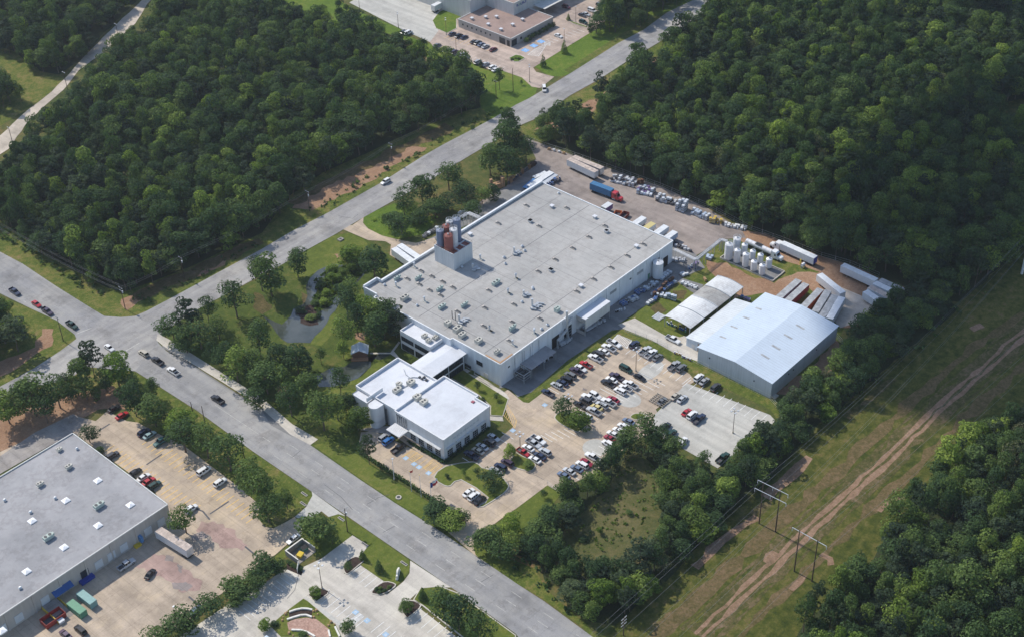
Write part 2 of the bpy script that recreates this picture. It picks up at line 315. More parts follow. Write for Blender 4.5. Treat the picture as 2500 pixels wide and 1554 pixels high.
F3 = PL(34, (2100, -100), (1861, 0), (1560, 120), (1390, 260), (1190, 440), (1120, 560), (960, 720), (830, 880), (740, 1030), (520, 1180), (400, 1330), (290, 1430), (200, 1600), (300, 1900), (2100, 1900))
F4 = PL(11, (-250, 1000), (-200, 900), (0, 800), (130, 780), (200, 720), (100, 650), (-10, 600), (-200, 560), (-200, 350), (0, 370), (130, 400), (230, 500), (420, 530), (560, 440), (700, 280), (820, 150), (960, 20), (1100, -250), (-200, -400))
F5 = PL(21, (-250, 720), (-60, 770), (110, 830), (200, 880), (240, 940), (190, 1000), (0, 1050), (-250, 1130))
F6 = PL(24, (1010, 590), (880, 700), (760, 790), (690, 900), (600, 1010), (480, 1130), (330, 1240), (230, 1350), (130, 1440), 33, (1760, 200), (1500, 440), (1330, 360), (1170, 290), (1010, 190), (900, 140), (900, 190), (1050, 310), (1080, 460), (1090, 600), (1130, 800), (1060, 930), (900, 1010), (760, 1060), (560, 1080), (400, 1050), (270, 960), (380, 780), (560, 610), (720, 440), (850, 270),
        (870, 200), (780, 270), (650, 380), (460, 470), (380, 560), (280, 690), (140, 800), (60, 930), (230, 1000), (260, 1110), (400, 1160), (420, 1290), (580, 1400), (760, 1430), (900, 1300), (1050, 1170), (1300, 920), (1500, 720), (1690, 530), (1861, 400), 34, (130, 330), (250, 180), (400, 0), 24, (560, 1400), (650, 1310), (900, 1100), (1150, 880), (1400, 680), (1300, 620), (1130, 590))
F7 = PL(13, (610, 250), (900, 215), (960, 190), (1000, 130), (1280, 20), (1330, -120), (800, -200), (700, 0))
for i, f in enumerate((F1, F2, F3, F4, F5, F6, F7)): slab('forest_floor', 'forest_floor', rough(f, .8, 4, i), .03)
ground_mat('weedy_grass', [(.3, (.045, .06, .02)), (.45, (.085, .095, .033)), (.58, (.14, .125, .055)), (.7, (.20, .15, .085))], s1=.06, s2=.5)
# power line clearing
slab('power_line_clearing', 'corridor', PL(24, (1861, 250), (1500, 560), (1400, 680), (1150, 880), (900, 1100), (650, 1310), (560, 1400), 34, (400, 0), (250, 180), (130, 330), 33, (1690, 530), (1500, 720), (1300, 920), (1050, 1170), (900, 1300), (760, 1430), (560, 1600), (700, 2200), 34, (0, 2100), (200, 1600), (290, 1430), (400, 1330), (520, 1180), (740, 1030), (830, 880), (960, 720), (1120, 560), (1190, 440), (1390, 260), (1560, 120), (1861, 0), (2100, -100), (2300, -700), 24, (2200, 0)), .02)
def strip(name, mat, pts, wd, z, amp=.5, seed=0):
    rnd = random.Random(seed); L = []; R = []
    q = []
    for a, b in zip(pts, pts[1:]):
        n = max(1, int(math.hypot(b[0]-a[0], b[1]-a[1])/4))
        q += [(a[0]+(b[0]-a[0])*i/n, a[1]+(b[1]-a[1])*i/n) for i in range(n)]
    q.append(pts[-1])
    for i, p in enumerate(q):
        a = q[max(0, i-1)]; b = q[min(len(q)-1, i+1)]; d = math.hypot(b[0]-a[0], b[1]-a[1]); nx, ny = -(b[1]-a[1])/d, (b[0]-a[0])/d
        w1 = wd/2+rnd.uniform(-amp, amp); w2 = wd/2+rnd.uniform(-amp, amp)
        L.append((p[0]+nx*w1, p[1]+ny*w1)); R.append((p[0]-nx*w2, p[1]-ny*w2))
    mb = MB()
    for i in range(len(q)-1): mb.add([(*R[i], z), (*R[i+1], z), (*L[i+1], z), (*L[i], z)], [(0, 1, 2, 3)])
    return struct(name, mb, [mat])
trk = PL(34, (-450, 1500), (-150, 1230), (20, 1060), (180, 900), (300, 800), (430, 650), (560, 560), (700, 430), (900, 230), (1060, 100), (1200, 0), 24, (1400, 1200), (1600, 1060), (1861, 880), (2100, 700))
_tk = []
for i in range(len(trk)):
    lo, hi = max(0, i-2), min(len(trk), i+3); _tk.append((sum(p[0] for p in trk[lo:hi])/(hi-lo), sum(p[1] for p in trk[lo:hi])/(hi-lo)))
_tk[0], _tk[-1] = trk[0], trk[-1]; trk = _tk
strip('trampled_verge', 'trampled', trk, 7.5, .042, 1.7, 2); strip('dirt_track', 'track_dirt', [(x-.2, y+1.2) for x, y in trk], 1.3, .05, .5, 3); strip('dirt_track', 'track_dirt', [(x+.2, y-1.2) for x, y in trk], 1.5, .052, .55, 4); strip('dirt_track', 'trampled', [(x+1.6, y-4.6) for x, y in trk], .9, .055, .5, 5)
strip('dirt_track', 'trampled', [(x-1.4, y+5.0) for x, y in trk], .8, .055, .5, 6)
slab('forest_edge_dirt', 'trampled', rough(PL(33, (1300, 1010), (1480, 840), (1700, 640), (1861, 540), 34, (40, 520), (130, 470), (60, 590), 33, (1760, 690), (1600, 790), (1480, 900), (1350, 1010)), 1.2, 3, 4), .045)
# road verges
slab('road_verge', 'verge', rough(PL(21, (0, 60), (330, 300), (590, 450), (760, 540), (870, 570), (960, 540), (1150, 470), (1400, 370), (1600, 270), (1861, 150), 12, (240, 1400), (500, 1220), (800, 1090), (1000, 990), (1300, 860), (1530, 780), (1700, 760), 13, (60, 700),
     12, (1861, 760), (1700, 850), (1570, 920), (1340, 1040), (1200, 1120), (900, 1310), (540, 1512), 22, (250, 170), (0, 310), 21, (1590, 430), (1240, 620), (1040, 720), (960, 750), (860, 755), (740, 750), (640, 690), (400, 540), (160, 380), (0, 295), (-250, 150), (-250, -100)), .0, 3, 2), .035)
for k, q in enumerate((PL(21, (860, 620), (1000, 590), (1060, 600), (980, 640), (900, 700)), PL(21, (1250, 480), (1450, 380), (1700, 230), (1860, 190), (1700, 300), (1500, 420), (1300, 500)), PL(12, (270, 1480), (520, 1320), (850, 1190), (1120, 1040), (1230, 1050), (1000, 1170), (760, 1330), (420, 1490)))):
    slab('bare_roadside_dirt', 'dirt', rough(q, 1.2, 2.5, k+20), .045)
slab('meadow', 'verge', rough(PL(11, (-150, 330), (0, 335), (110, 370), (180, 450), (330, 520), (460, 560), (370, 640), (250, 760), (100, 830), (0, 900), (-150, 950)), .8, 4, 5), .045)
slab('meadow', 'bright_lawn', rough(PL(12, (0, -150), (150, 60), (250, 170), (640, 210), (870, 280), (950, 340), (1100, 420), (1300, 500), (1450, 560), (1600, 640), (1610, 760), (1700, 850), (1861, 745), 13, (56, 745), (150, 700), (195, 670), (210, 620), (170, 560), (100, 535), (0, 505), 12, (1780, 505), (1650, 500), (1450, 410), (1300, 330), (1040, 240), (1040, 205), (760, 90), (560, -20), (400, -150)), .0, 4, 5), .05)
for k, q in enumerate((PL(12, (700, 180), (870, 200), (1000, 270), (1130, 310), (1130, 370), (1250, 420), (1400, 470), (1600, 540), (1560, 570), (1300, 490), (1100, 400), (900, 270), (700, 220)), PL(12, (840, 200), (900, 205), (990, 265), (920, 250)), PL(12, (1090, 360), (1160, 375), (1240, 420), (1150, 400)), PL(12, (1290, 440), (1360, 470), (1300, 470)))):
    slab('bare_dirt', 'dry_field' if k == 0 else 'dirt', rough(q, 1.0, 2.5, k+30), .06+.002*k)
slab('far_meadow', 'corridor', rough(PL(14, (1640, 760), (1640, 880), (1780, 900), (1861, 1010), (2100, 1150), (2300, 900), (1861, 700)), 1, 5, 9), .05)
slab('lawn', 'bright_lawn', PL(13, (180, 470), (290, 540), (380, 545), (440, 525), (780, 310), (960, 215), (1130, 90), (1320, 0), (1500, -150), (1100, -150), (950, 0), (600, 150), (575, 240)), .05)
slab('road_verge', 'verge', PL(13, (440, 525), (780, 310), (960, 215), (1130, 90), (1000, 130), (760, 270), (560, 400), (400, 500)), .055)
slab('road_verge', 'verge', rough(PL(13, (1640, -80), (1540, 10), (1360, 120), (1240, 210), (1060, 320), (840, 450), (640, 580), (440, 690), (230, 840), (90, 900), (120, 970), (260, 1010), (560, 930), (700, 860), (760, 700), (900, 560), (1080, 520), (1150, 370), (1300, 260), (1450, 150), (1700, 0)), .0, 4, 9), .04)
for k, q in enumerate((PL(13, (520, 740), (640, 690), (790, 600), (800, 640), (660, 740), (600, 800), (520, 780)), PL(13, (960, 440), (1060, 400), (1050, 470), (980, 470)), PL(13, (240, 880), (420, 840), (460, 870), (300, 920), (180, 930)))): slab('bare_dirt', 'dirt', rough(q, .8, 2.5, k+40), .06)
slab('left_verge', 'verge', PL(21, (-100, 560), (225, 690), (400, 770), (530, 870), (540, 905), (430, 985), (240, 1110), (0, 1240), (-250, 1390), (-250, 1000)), .04)
slab('bare_dirt', 'dirt', rough(PL(21, (-200, 1130), (0, 1060), (250, 960), (300, 830), (380, 830), (370, 950), (200, 1050), (0, 1170), (-200, 1250)), 1, 3, 50), .05)
# garden round the ponds, from the cross road to the office
slab('garden_lawn', 'lawn_painted_shade', PL(21, (1170, 850), (1350, 720), (1600, 590), (1861, 460), 22, (210, 370), (350, 285), (570, 165), (680, 150), (780, 190), (900, 250), (1000, 340), (1060, 380), (780, 530), (900, 800), (1040, 850), (1200, 1050), (725, 1230), (800, 1512), 32, (740, 60), (740, 190), (840, 290), (1300, 590), (1500, 700), (1440, 760), (1380, 770), (1290, 740), (1000, 560), (760, 400), (400, 150), (455, 110), (270, 0), 21, (1861, 1320), (1200, 905)), .04)
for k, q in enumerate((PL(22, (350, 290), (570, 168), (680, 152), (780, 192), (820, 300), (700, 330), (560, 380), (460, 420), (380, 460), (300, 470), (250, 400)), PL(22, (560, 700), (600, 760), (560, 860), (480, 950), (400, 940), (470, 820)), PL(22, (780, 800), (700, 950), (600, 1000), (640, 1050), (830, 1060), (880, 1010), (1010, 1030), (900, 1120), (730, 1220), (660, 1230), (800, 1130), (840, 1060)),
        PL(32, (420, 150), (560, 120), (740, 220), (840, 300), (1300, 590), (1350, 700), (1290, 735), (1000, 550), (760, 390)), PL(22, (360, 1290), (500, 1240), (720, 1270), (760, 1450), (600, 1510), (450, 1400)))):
    slab('lawn_painted_lit', 'lawn', rough(q, .0 if k in (3,) else .8, 3, k+60), .055+.002*k)  # lighter lawn patches paint sunlight onto the dark garden ground
for k, q in enumerate((PL(22, (570, 300), (640, 310), (600, 350)), PL(22, (720, 860), (800, 850), (790, 910), (720, 900)), PL(22, (150, 1220), (230, 1230), (220, 1290), (170, 1280)), PL(22, (330, 560), (390, 600), (350, 660)), PL(22, (0, 570), (60, 590), (130, 680), (60, 730), (0, 690)))):
    slab('bare_dirt', 'dirt' if k < 3 else 'dry_field', rough(q, .5, 1.5, k+70), .08)
# water (one sheet per pool, set 8 cm above the lawn base, banks drawn by reeds)
slab('pond', 'water', rough(PL(22, (60, 735), (110, 760), (200, 800), (260, 740), (280, 690), (360, 650), (380, 600), (370, 530), (400, 470), (450, 420), (560, 370), (640, 380), (560, 420), (500, 470), (450, 520), (430, 600), (400, 660), (440, 720), (520, 680), (570, 620), (620, 560), (720, 500), (800, 410), (780, 450), (700, 540), (600, 660), (540, 740), (480, 840), (400, 930), (240, 930), (160, 860), (120, 800)), .5, 3, 80), .09)
slab('pond', 'water', rough(PL(22, (450, 1160), (520, 1120), (560, 1100), (640, 1100), (700, 1060), (830, 1060), (830, 1100), (740, 1180), (660, 1210), (560, 1240), (460, 1240), (440, 1200)), .5, 3, 81), .09)
slab('pond', 'water', rough(PL(22, (850, 1040), (880, 1010), (960, 990), (970, 1010), (900, 1050)), .3, 3, 82), .085)
slab('mud_bank', 'mulch', rough(PL(22, (300, 690), (400, 660), (470, 720), (460, 800), (400, 810), (330, 790)), .8, 2, 83), .11)
# ---- clearing, belts and site ground
slab('weedy_field', 'weedy_grass', rough(PL(33, (850, 230), (900, 190), (1050, 310), (1080, 460), (1090, 600), (1130, 800), (1060, 930), (900, 1010), (760, 1060), (560, 1080), (400, 1050), (270, 960), (380, 780), (560, 610), (720, 440)), .8, 3, 90), .05)
slab('lawn', 'lawn', PL(33, (280, 435), (380, 490), (300, 600), (170, 760), (60, 790), (60, 800), (0, 950), 32, (1861, 1130), (1690, 1040), (1575, 930), (1555, 870), (1570, 800), (1700, 720), 33, (60, 600)), .05)
slab('road_verge', 'verge', PL(32, (1575, 930), (1700, 950), 33, (0, 950), (200, 1030), (260, 1160), (400, 1290), (560, 1420), (700, 1600), (600, 1600), (540, 1450), (260, 1250), (0, 1095), 32, (1690, 1040)), .045)
slab('site_grass', 'verge', PL(23, (-20, 1350), (110, 1350), (150, 1355), (790, 870), (1100, 1010), (1290, 1130), (1861, 1400), 24, (110, 1470), (150, 1330), (80, 1300), (330, 1120), (540, 920), (620, 750), (880, 690), (390, 330), 6, (1500, 370), (760, 90), (300, 300), 23, (1300, 460), (910, 740), (500, 870), (100, 1250)), .04)
slab('bare_dirt', 'dirt', rough(PL(6, (290, 420), (500, 440), (700, 560), (1000, 660), (1250, 540), (1500, 560), (1460, 640), (1100, 800), (1300, 980), (900, 760), (560, 820), (640, 720), (380, 590), (300, 520)), 1.2, 3, 91), .055)
slab('sandy_yard', 'dirt', rough(PL(6, (700, 100), (900, 130), (1200, 260), (1500, 370), (1900, 500), (2150, 620), (2400, 720), (2250, 860), (2150, 1000), (1900, 1130), (1700, 1130), (1560, 900), (1300, 640), (1480, 540), (1300, 480), (1100, 420), (830, 290), (560, 180), (640, 110)), .0, 4, 92), .07)
slab('gravel_yard', 'sand_road', rough(PL(6, (1560, 640), (1800, 740), (2000, 830), (2100, 900), (1980, 1080), (1700, 1130), (1540, 1000), (1620, 800)), 1.0, 3, 93), .08)
slab('bare_dirt', 'dirt', rough(PL(24, (530, 910), (590, 1000), (560, 1090), (450, 1160), (330, 1200), (200, 1300), (100, 1290), (400, 1060)), 1.0, 3, 94), .06)
slab('storage_yard', 'yard_dirt', PL(13, (130, 980), (260, 1030), (760, 1210), (1100, 1330), (1420, 1480), 6, (660, 100), (700, 180), (480, 190), (180, 360), (60, 480), (-60, 600), 23, (1150, 380), (1150, 200), (700, 10), 13, (570, 1512), (225, 1300), (-100, 1500), 2, (1150, 400), (1000, 500), (1080, 300), (1200, 200), (1350, 130), 13, (60, 1240), (200, 1130)), .075)
slab('factory_apron', 'dark_pavement', PL(23, (1150, 200), (1330, 300), (1400, 400), (1230, 470), (1260, 480), (1390, 520), (1330, 590), (1210, 500), (990, 660), (780, 800), (830, 830), (740, 840), (400, 1070), (150, 1260), (80, 1310), (0, 1240), (-60, 1250), (-40, 900), (500, 520), (1000, 150)), .085)
slab('factory_apron', 'dark_pavement', PL(1, (150, 1370), (250, 1410), (300, 1470), (420, 1430), (900, 1010), (1000, 900), (300, 1200)), .086)
slab('service_road', 'pale_concrete', PL(23, (780, 800), (900, 755), (1120, 880), (1280, 880), (1350, 960), (1350, 1060), (1180, 1000), (1020, 910), (830, 835)), .09)
slab('service_road', 'tan_concrete', PL(2, (0, 470), (100, 400), (95, 450), (140, 500), (260, 560), (420, 600), (560, 625), (720, 580), (760, 640), (720, 680), (620, 740), (480, 820), (330, 730), (340, 640), (290, 610), (140, 600), (0, 540), (-140, 480)), .09)
slab('service_road', 'dark_pavement', PL(2, (560, 640), (720, 600), (1000, 470), (1150, 380), (1640, 95), (1600, 60), (1330, 150), (1180, 260), (1000, 400), (740, 560), (600, 620)), .088)
slab('garage_lawn', 'bright_lawn', PL(22, (780, 40), (840, 0), (1000, -60), (1300, 60), (1200, 160), (1000, 200), (870, 155), (800, 110), (775, 75)), .06)
slab('yard_lawn', 'lawn', PL(23, (905, 740), (920, 700), (1060, 620), (1200, 540), (1290, 560), (1350, 600), (1110, 750), (1280, 870), (1220, 890), (1130, 860), (910, 760)), .1)
for k, q in enumerate((PL(23, (1010, 690), (1070, 640), (1130, 700), (1070, 740)), PL(23, (1170, 560), (1270, 560), (1250, 620), (1180, 620)))): slab('bare_dirt', 'dry_field', rough(q, .5, 1.5, k), .12)
# ================================================================= ROADS
slab('main_road', 'asphalt', PL(21, (-400, 30), (0, 285), (160, 370), (400, 530), (640, 680), (740, 740), (860, 748), (1120, 925), (1180, 985), (1560, 1210), (1861, 1400), 32, (120, 0), (400, 150), (760, 400), (1000, 560), (1290, 740), (1861, 1130), 33, (260, 1260), (600, 1510), (1100, 1900), (500, 2100), 32, (1861, 1490), (1430, 1180), (860, 790), (410, 480), (0, 200), 21, (1530, 1505), (1400, 1410), (1180, 1270), (960, 1130), (620, 1100), (530, 870), (400, 770), (225, 690), (0, 580), (-400, 330)), .10)
slab('cross_road', 'cross_asphalt', PL(21, (-400, 1480), (0, 1240), (240, 1110), (430, 985), (530, 910), (740, 740), (860, 748), (960, 740), (1040, 705), (1240, 600), (1590, 410), (1861, 265), 22, (250, 150), (540, 0), 12, (900, 1300), (1200, 1110), (1340, 1030), (1570, 910), (1700, 840), (1861, 745), 13, (150, 700), (440, 525), (780, 310), (960, 215), (1130, 90), (1320, 0), (1600, -190), (1800, -160), (1540, 0), (1360, 110), (1240, 200), (1060, 310), (840, 440), (640, 570), (440, 680), (230, 830), (90, 890), 12, (1710, 1000), (1460, 1150), (1200, 1310), (850, 1505), 22, (780, 40), (570, 165), (350, 285), (210, 370), (0, 480), 21, (1600, 590), (1350, 720), (1170, 850), (1120, 925), (960, 1130), (800, 1050), (620, 1100), (480, 1190), (150, 1260), (0, 1320), (-400, 1580)), .104)
slab('road_shoulder', 'pale_concrete', PL(21, (1120, 865), (1200, 905), (1861, 1320), 32, (270, 0), (455, 110), (400, 150), (120, 0), 21, (1861, 1385), (1560, 1195), (1170, 960), (1110, 910)), .112)
slab('gutter', 'dark_pavement', PL(21, (1150, 960), (1560, 1218), (1861, 1408), 32, (120, 10), (280, 95), 21, (1861, 1398), (1560, 1208), (1155, 948)), .118)
slab('dirt_road', 'sand_road', rough(PL(11, (-200, 1080), (0, 965), (90, 880), (200, 780), (370, 650), (460, 560), (600, 400), (760, 240), (870, 130), (950, 60), (1010, 0), (1150, -200), (1260, -200), (1045, 30), (960, 170), (840, 280), (740, 370), (560, 500), (450, 640), (380, 700), (210, 850), (60, 1060), (-100, 1160)), .3, 5, 8), .10)
slab('north_lot', 'pink_concrete', PL(43, (-700, -250), (200, -250), (1800, -200), (2433, 0), (2433, 330), (1400, 960), (1440, 1020), (1700, 1090), (1500, 1250), (1380, 1230), (1240, 1100), (950, 1000), (780, 985), (560, 890), (0, 680), (-60, 600), (-460, 420), (-1200, 40)), .10)
slab('north_truck_court', 'grey_concrete', PL(43, (-1200, 40), (-460, 420), (-60, 600), (60, 440), (-20, 300), (330, 60), (200, -250), (-700, -250)), .106)
def island(name, mat, poly, z=.10, h=.16, kerb=.35):
    """raised planted island with a concrete kerb"""
    cx = sum(p[0] for p in poly)/len(poly); cy = sum(p[1] for p in poly)/len(poly)
    mb = MB(); mb.prism(poly, z-.05, z+h, mi=0)
    n = len(poly); inn = []
    a = sum(poly[i][0]*poly[(i+1) % n][1]-poly[(i+1) % n][0]*poly[i][1] for i in range(n)); sg = 1 if a > 0 else -1
    for i in range(n):
        p0, p1, p2 = poly[i-1], poly[i], poly[(i+1) % n]
        def nrm(a, b):
            d = math.hypot(b[0]-a[0], b[1]-a[1]) or 1; return (-(b[1]-a[1])/d*sg, (b[0]-a[0])/d*sg)
        n1, n2 = nrm(p0, p1), nrm(p1, p2); mx, my = n1[0]+n2[0], n1[1]+n2[1]; l = math.hypot(mx, my) or 1
        inn.append((p1[0]+mx/l*kerb, p1[1]+my/l*kerb))
    mb.sheet(inn, z+h+.02, mi=1)
    return struct(name, mb, ['kerb_concrete', mat])
def curve(pts, n=4):
    """smooth closed outline (Catmull-Rom)"""
    out = []; m = len(pts)
    for i in range(m):
        p0, p1, p2, p3 = pts[i-1], pts[i], pts[(i+1) % m], pts[(i+2) % m]
        for k in range(n):
            t = k/n; out.append(tuple(.5*((2*p1[j])+(-p0[j]+p2[j])*t+(2*p0[j]-5*p1[j]+4*p2[j]-p3[j])*t*t+(-p0[j]+3*p1[j]-3*p2[j]+p3[j])*t**3) for j in (0, 1)))
    return out
island('planted_island', 'bright_lawn', PL(43, (1050, 830), (1150, 780), (1230, 790), (1290, 825), (1200, 880), (1130, 880)))
island('lawn_island', 'bright_lawn', PL(12, (1265, 150), (1310, 90), (1400, 45), (1560, 60), (1560, 90), (1440, 140), (1440, 205), (1370, 240), (1290, 205)))
island('planted_island', 'lawn', PL(43, (1885, 290), (1990, 320), (2170, 380), (2160, 400), (1960, 340)))
# main car park
slab('car_park', 'tan_concrete', PL(23, (110, 1350), (150, 1355), (790, 870), (870, 920), (1100, 1030), (1290, 1150), (1330, 1200), (1270, 1240), (1050, 1400), 33, (1160, 130), (1030, 60), (870, 130), (770, 230), (640, 340), (440, 430), (360, 480), (280, 435), (60, 600), 32, (1800, 640), (1640, 760), (1570, 800), (1555, 870), (1575, 930), (1700, 1045), (1380, 770), (1440, 760), (1500, 700), (1500, 650), (1300, 560), (840, 255), (760, 200), (745, 140), (760, 60), (850, 50), (1360, 290), (1560, 260), (1840, 20), 23, (-60, 1300), (0, 1260)), .10)
slab('new_car_park', 'grey_concrete', PL(23, (1270, 1215), (1861, 1440), 24, (95, 1480), 33, (1861, 20), (1750, 90), (1490, 315), (1160, 130), (1020, 60), 23, (1040, 1440)), .106)
for t, x, y, rx, ry in ((40, 1860, 1290, 0, 0), (41, 1460, 370, 4.0, 4.6), (42, 1810, 490, 4.2, 4.2), (23, 1010, 1130, 6.5, 3.2), (43, 1480, 880, 0, 0)):
    if rx:
        c = P(t, x, y); slab('concrete_patch', 'grey_concrete', [(c.x+rx*cos(a*pi/12), c.y+ry*sin(a*pi/12)) for a in range(24)], .116)
island('lawn_island', 'lawn', curve(PL(32, (1560, 270), (1620, 310), (1700, 330), (1760, 370), (1800, 420), (1812, 450), (1770, 500), (1630, 590), (1600, 580), (1660, 525), (1470, 400), (1400, 440), (1350, 440), (1275, 380), (1360, 300)), 2))
island('lawn_island', 'lawn', curve(PL(42, (0, 600), (150, 680), (330, 760), (440, 850), (450, 920), (380, 1010), (280, 1030), (0, 960), (-150, 870), (-100, 720)), 3))
island('lawn_island', 'lawn', curve(PL(41, (30, 640), (200, 600), (420, 680), (600, 820), (600, 900), (480, 1030), (380, 1040), (130, 920), (0, 830), (-60, 740)), 3))
island('lawn_island', 'lawn', curve(PL(41, (1490, 730), (1560, 670), (1680, 655), (1800, 680), (1850, 720), (1700, 780), (1600, 800), (1510, 760)), 3))
island('office_lawn', 'lawn', PL(3, (890, 590), (1060, 550), (1190, 640), (1520, 850), (1465, 1020), (1340, 1010), (1340, 920), (1220, 810), (910, 620)), .06)
island('office_lawn', 'lawn_painted_shade', PL(3, (1110, 600), (1195, 545), (1190, 610), (1310, 680), (1500, 790), (1440, 760), (1200, 640)), .05)
slab('planting_painted_shade', 'lawn_painted_shade', PL(3, (540, 1250), (900, 1480), (1440, 1110), (1440, 1060), (1340, 1060), (900, 1420)), .115)  # planting strip in the lawn tone with shade painted in
slab('walkway', 'pale_concrete', PL(3, (1050, 570), (1110, 555), (1320, 680), (1500, 800), (1530, 850), (1500, 850), (1300, 700), (1190, 640)), .13)
slab('walkway', 'pale_concrete', PL(3, (1335, 1015), (1460, 1025), (1470, 1065), (1340, 1055)), .13)
slab('walkway', 'tan_concrete', PL(3, (440, 1230), (490, 1180), (900, 1480), (860, 1512)), .125)
slab('entrance_court', 'old_concrete', PL(3, (130, 1130), (360, 1110), (560, 1200), (540, 1260), (470, 1190), (260, 1180), (80, 1150)), .128)
slab('lake_path', 'pale_concrete', PL(3, (170, 398), (370, 400), (450, 290), (470, 300), (405, 385), (460, 450), (440, 460), (370, 412), (170, 412)), .10)
# south-west lot (tan) and its neighbour
slab('west_lot', 'tan_concrete', PL(31, (520, -60), (680, -20), (760, -90), (900, -20), (980, -10), (1100, 60), (1300, 150), (1500, 300), (1700, 450), (1861, 590), 32, (20, 660), (80, 730), (140, 740), (220, 700), (290, 660), (340, 720), (340, 790), (230, 860), (150, 930), (20, 1000), (0, 1050), 31, (1830, 1020), (1700, 1130), (1430, 1290), (1430, 1330), (1250, 1450), (1080, 1560), (100, 1700), (-100, 1500), (-40, 1400), (600, 980), (1210, 700), (1100, 480), (520, 60), (300, 120), (0, 280), (0, 200), (380, 20)), .10)
slab('driveway_apron', 'grey_concrete', PL(32, (290, 660), (370, 590), (415, 510), (410, 480), (650, 655), (600, 640), (530, 660), (480, 620), (370, 690)), .108)
slab('west_service_road', 'old_concrete', PL(31, (-200, 330), (0, 230), (250, 60), (520, -70), (600, -30), (560, 30), (510, 65), (0, 355), (-200, 460)), .112)
slab('dirt_bank', 'dirt', rough(PL(21, (-100, 1512), (130, 1400), (360, 1340), (620, 1270), (800, 1230), (900, 1300), (900, 1400), (700, 1400), (520, 1490), (400, 1560), (200, 1620), (0, 1700), (-200, 1800)), 1, 4, 31), .06)
slab('lawn_strip', 'verge', PL(21, (480, 1190), (620, 1100), (960, 1135), (1180, 1275), (1400, 1415), (1530, 1510), 32, (0, 205), (410, 485), (415, 520), (370, 585), (290, 650), (200, 700), (20, 650), (0, 560), 31, (1861, 590), (1700, 440), (1480, 280), (1250, 110), 21, (980, 1512), (900, 1400), (880, 1250), (620, 1250)), .055)
slab('lawn_strip', 'lawn', PL(32, (530, 660), (600, 638), (650, 655), (860, 795), (1100, 965), (1105, 1040), (1060, 1110), (1000, 1150), (950, 1130), (900, 1110), (760, 1000), (640, 1000), (630, 960), (820, 860), (700, 790), (480, 950), (400, 920), (330, 870), (260, 930), (20, 1060), (0, 1060), (150, 940), (340, 790), (350, 700)), .06)
slab('grey_lot', 'pale_concrete', PL(32, (700, 790), (815, 862), (760, 930), (640, 990), (640, 1060), (660, 1070), (760, 1005), (920, 1115), (830, 1190), (900, 1218), (960, 1200), (1060, 1120), (1105, 1060), (1110, 970), (1400, 1160), (1200, 1160), (1060, 1290), (1050, 1340), (1085, 1380), (1180, 1310), (1500, 1560), (1700, 1700), (-300, 1700), 31, (1200, 1560), (1861, 1120), 32, (0, 1180), (250, 1010), (340, 1020), (480, 955)), .10)
island('mulch_island', 'mulch', curve(PL(32, (635, 1040), (640, 990), (720, 940), (780, 970), (740, 1010), (665, 1068)), 3)); island('mulch_island', 'mulch', curve(PL(32, (830, 1195), (920, 1120), (1010, 1140), (960, 1190), (890, 1215)), 3))
island('mulch_island', 'mulch', curve(PL(32, (1048, 1310), (1110, 1250), (1190, 1290), (1120, 1360), (1080, 1378)), 3)); island('mulch_island', 'mulch', PL(32, (380, 1215), (480, 1165), (535, 1185), (525, 1210), (445, 1265)))
slab('mulch_bed', 'mulch', PL(32, (235, 990), (350, 1050), (335, 1075), (230, 1030)), .115)
island('lawn_island', 'lawn', PL(32, (1180, 1165), (1320, 1150), (1450, 1200), (1600, 1310), (1861, 1500), (1861, 1620), (1560, 1580), (1200, 1295), (1130, 1250)))
slab('garden_bed', 'lawn', PL(49, (1140, 165), (1220, 210), (1780, 680), (1900, 925), (700, 925), (480, 700), (850, 380)), .115)
slab('garden_gravel', 'pink_gravel', PL(49, (820, 640), (960, 570), (1200, 540), (1400, 570), (1640, 760), (1700, 925), (1300, 925), (1100, 810), (850, 790)), .125)
slab('mulch_bed', 'mulch', PL(49, (850, 440), (1100, 380), (1320, 400), (1310, 520), (1200, 490), (960, 530), (870, 560)), .125)
slab('walkway', 'grey_concrete', PL(49, (1140, 140), (1210, 120), (1950, 680), (1930, 760), (1820, 690)), .125)
# markings
mk = MB()
def dash(poly, n, wd=.14, z=.122, gap=.68):
    (x0, y0), (x1, y1) = poly
    for i in range(n):
        a = i/n; b = a+(1-gap)/n; mk.line([(x0+(x1-x0)*a, y0+(y1-y0)*a), (x0+(x1-x0)*b, y0+(y1-y0)*b)], wd, z)
a = PL(32, (30, 85), (1861, 1310)); dash(((-101.9, 20), (-101.9, -150)), 14, .16)
for xx in (-105.4, -98.5): dash(((xx, 10), (xx, -150)), 13, .12)
mk.line([(-101.9, 45), (-101.9, 22)], .14, .122)
b = PL(21, (560, 860), (700, 760)); mk.line(PL(21, (545, 865), (650, 825)), .3, .122); mk.line(PL(21, (870, 1000), (990, 930)), .3, .122)
dash(tuple(PL(21, (-200, 420), (560, 860))), 16, .14)
dash(tuple(PL(21, (960, 900), (1861, 360))), 14, .12); dash((PL(22, (0, 400), )[0], PL(12, (700, 1512))[0]), 12, .12); dash((PL(12, (760, 1460))[0], PL(13, (200, 700))[0]), 24, .12); dash((PL(13, (200, 700))[0], PL(13, (1430, 0))[0]), 26, .12)
struct('road_markings', mk, ['worn_paint'])
pk = MB(); py = MB(); pb = MB()
def stalls(mb, a, b, n, ln, wd=.19, z=.124, first=0, last=None):
    """n+1 stripes from a to b, each running ln metres (dx, dy)"""
    for i in range(first, (n if last is None else last)+1):
        x = a[0]+(b[0]-a[0])*i/n; y = a[1]+(b[1]-a[1])*i/n; mb.line([(x, y), (x+ln[0], y+ln[1])], wd, z)
q = lambda *k: PL(*k)[0]
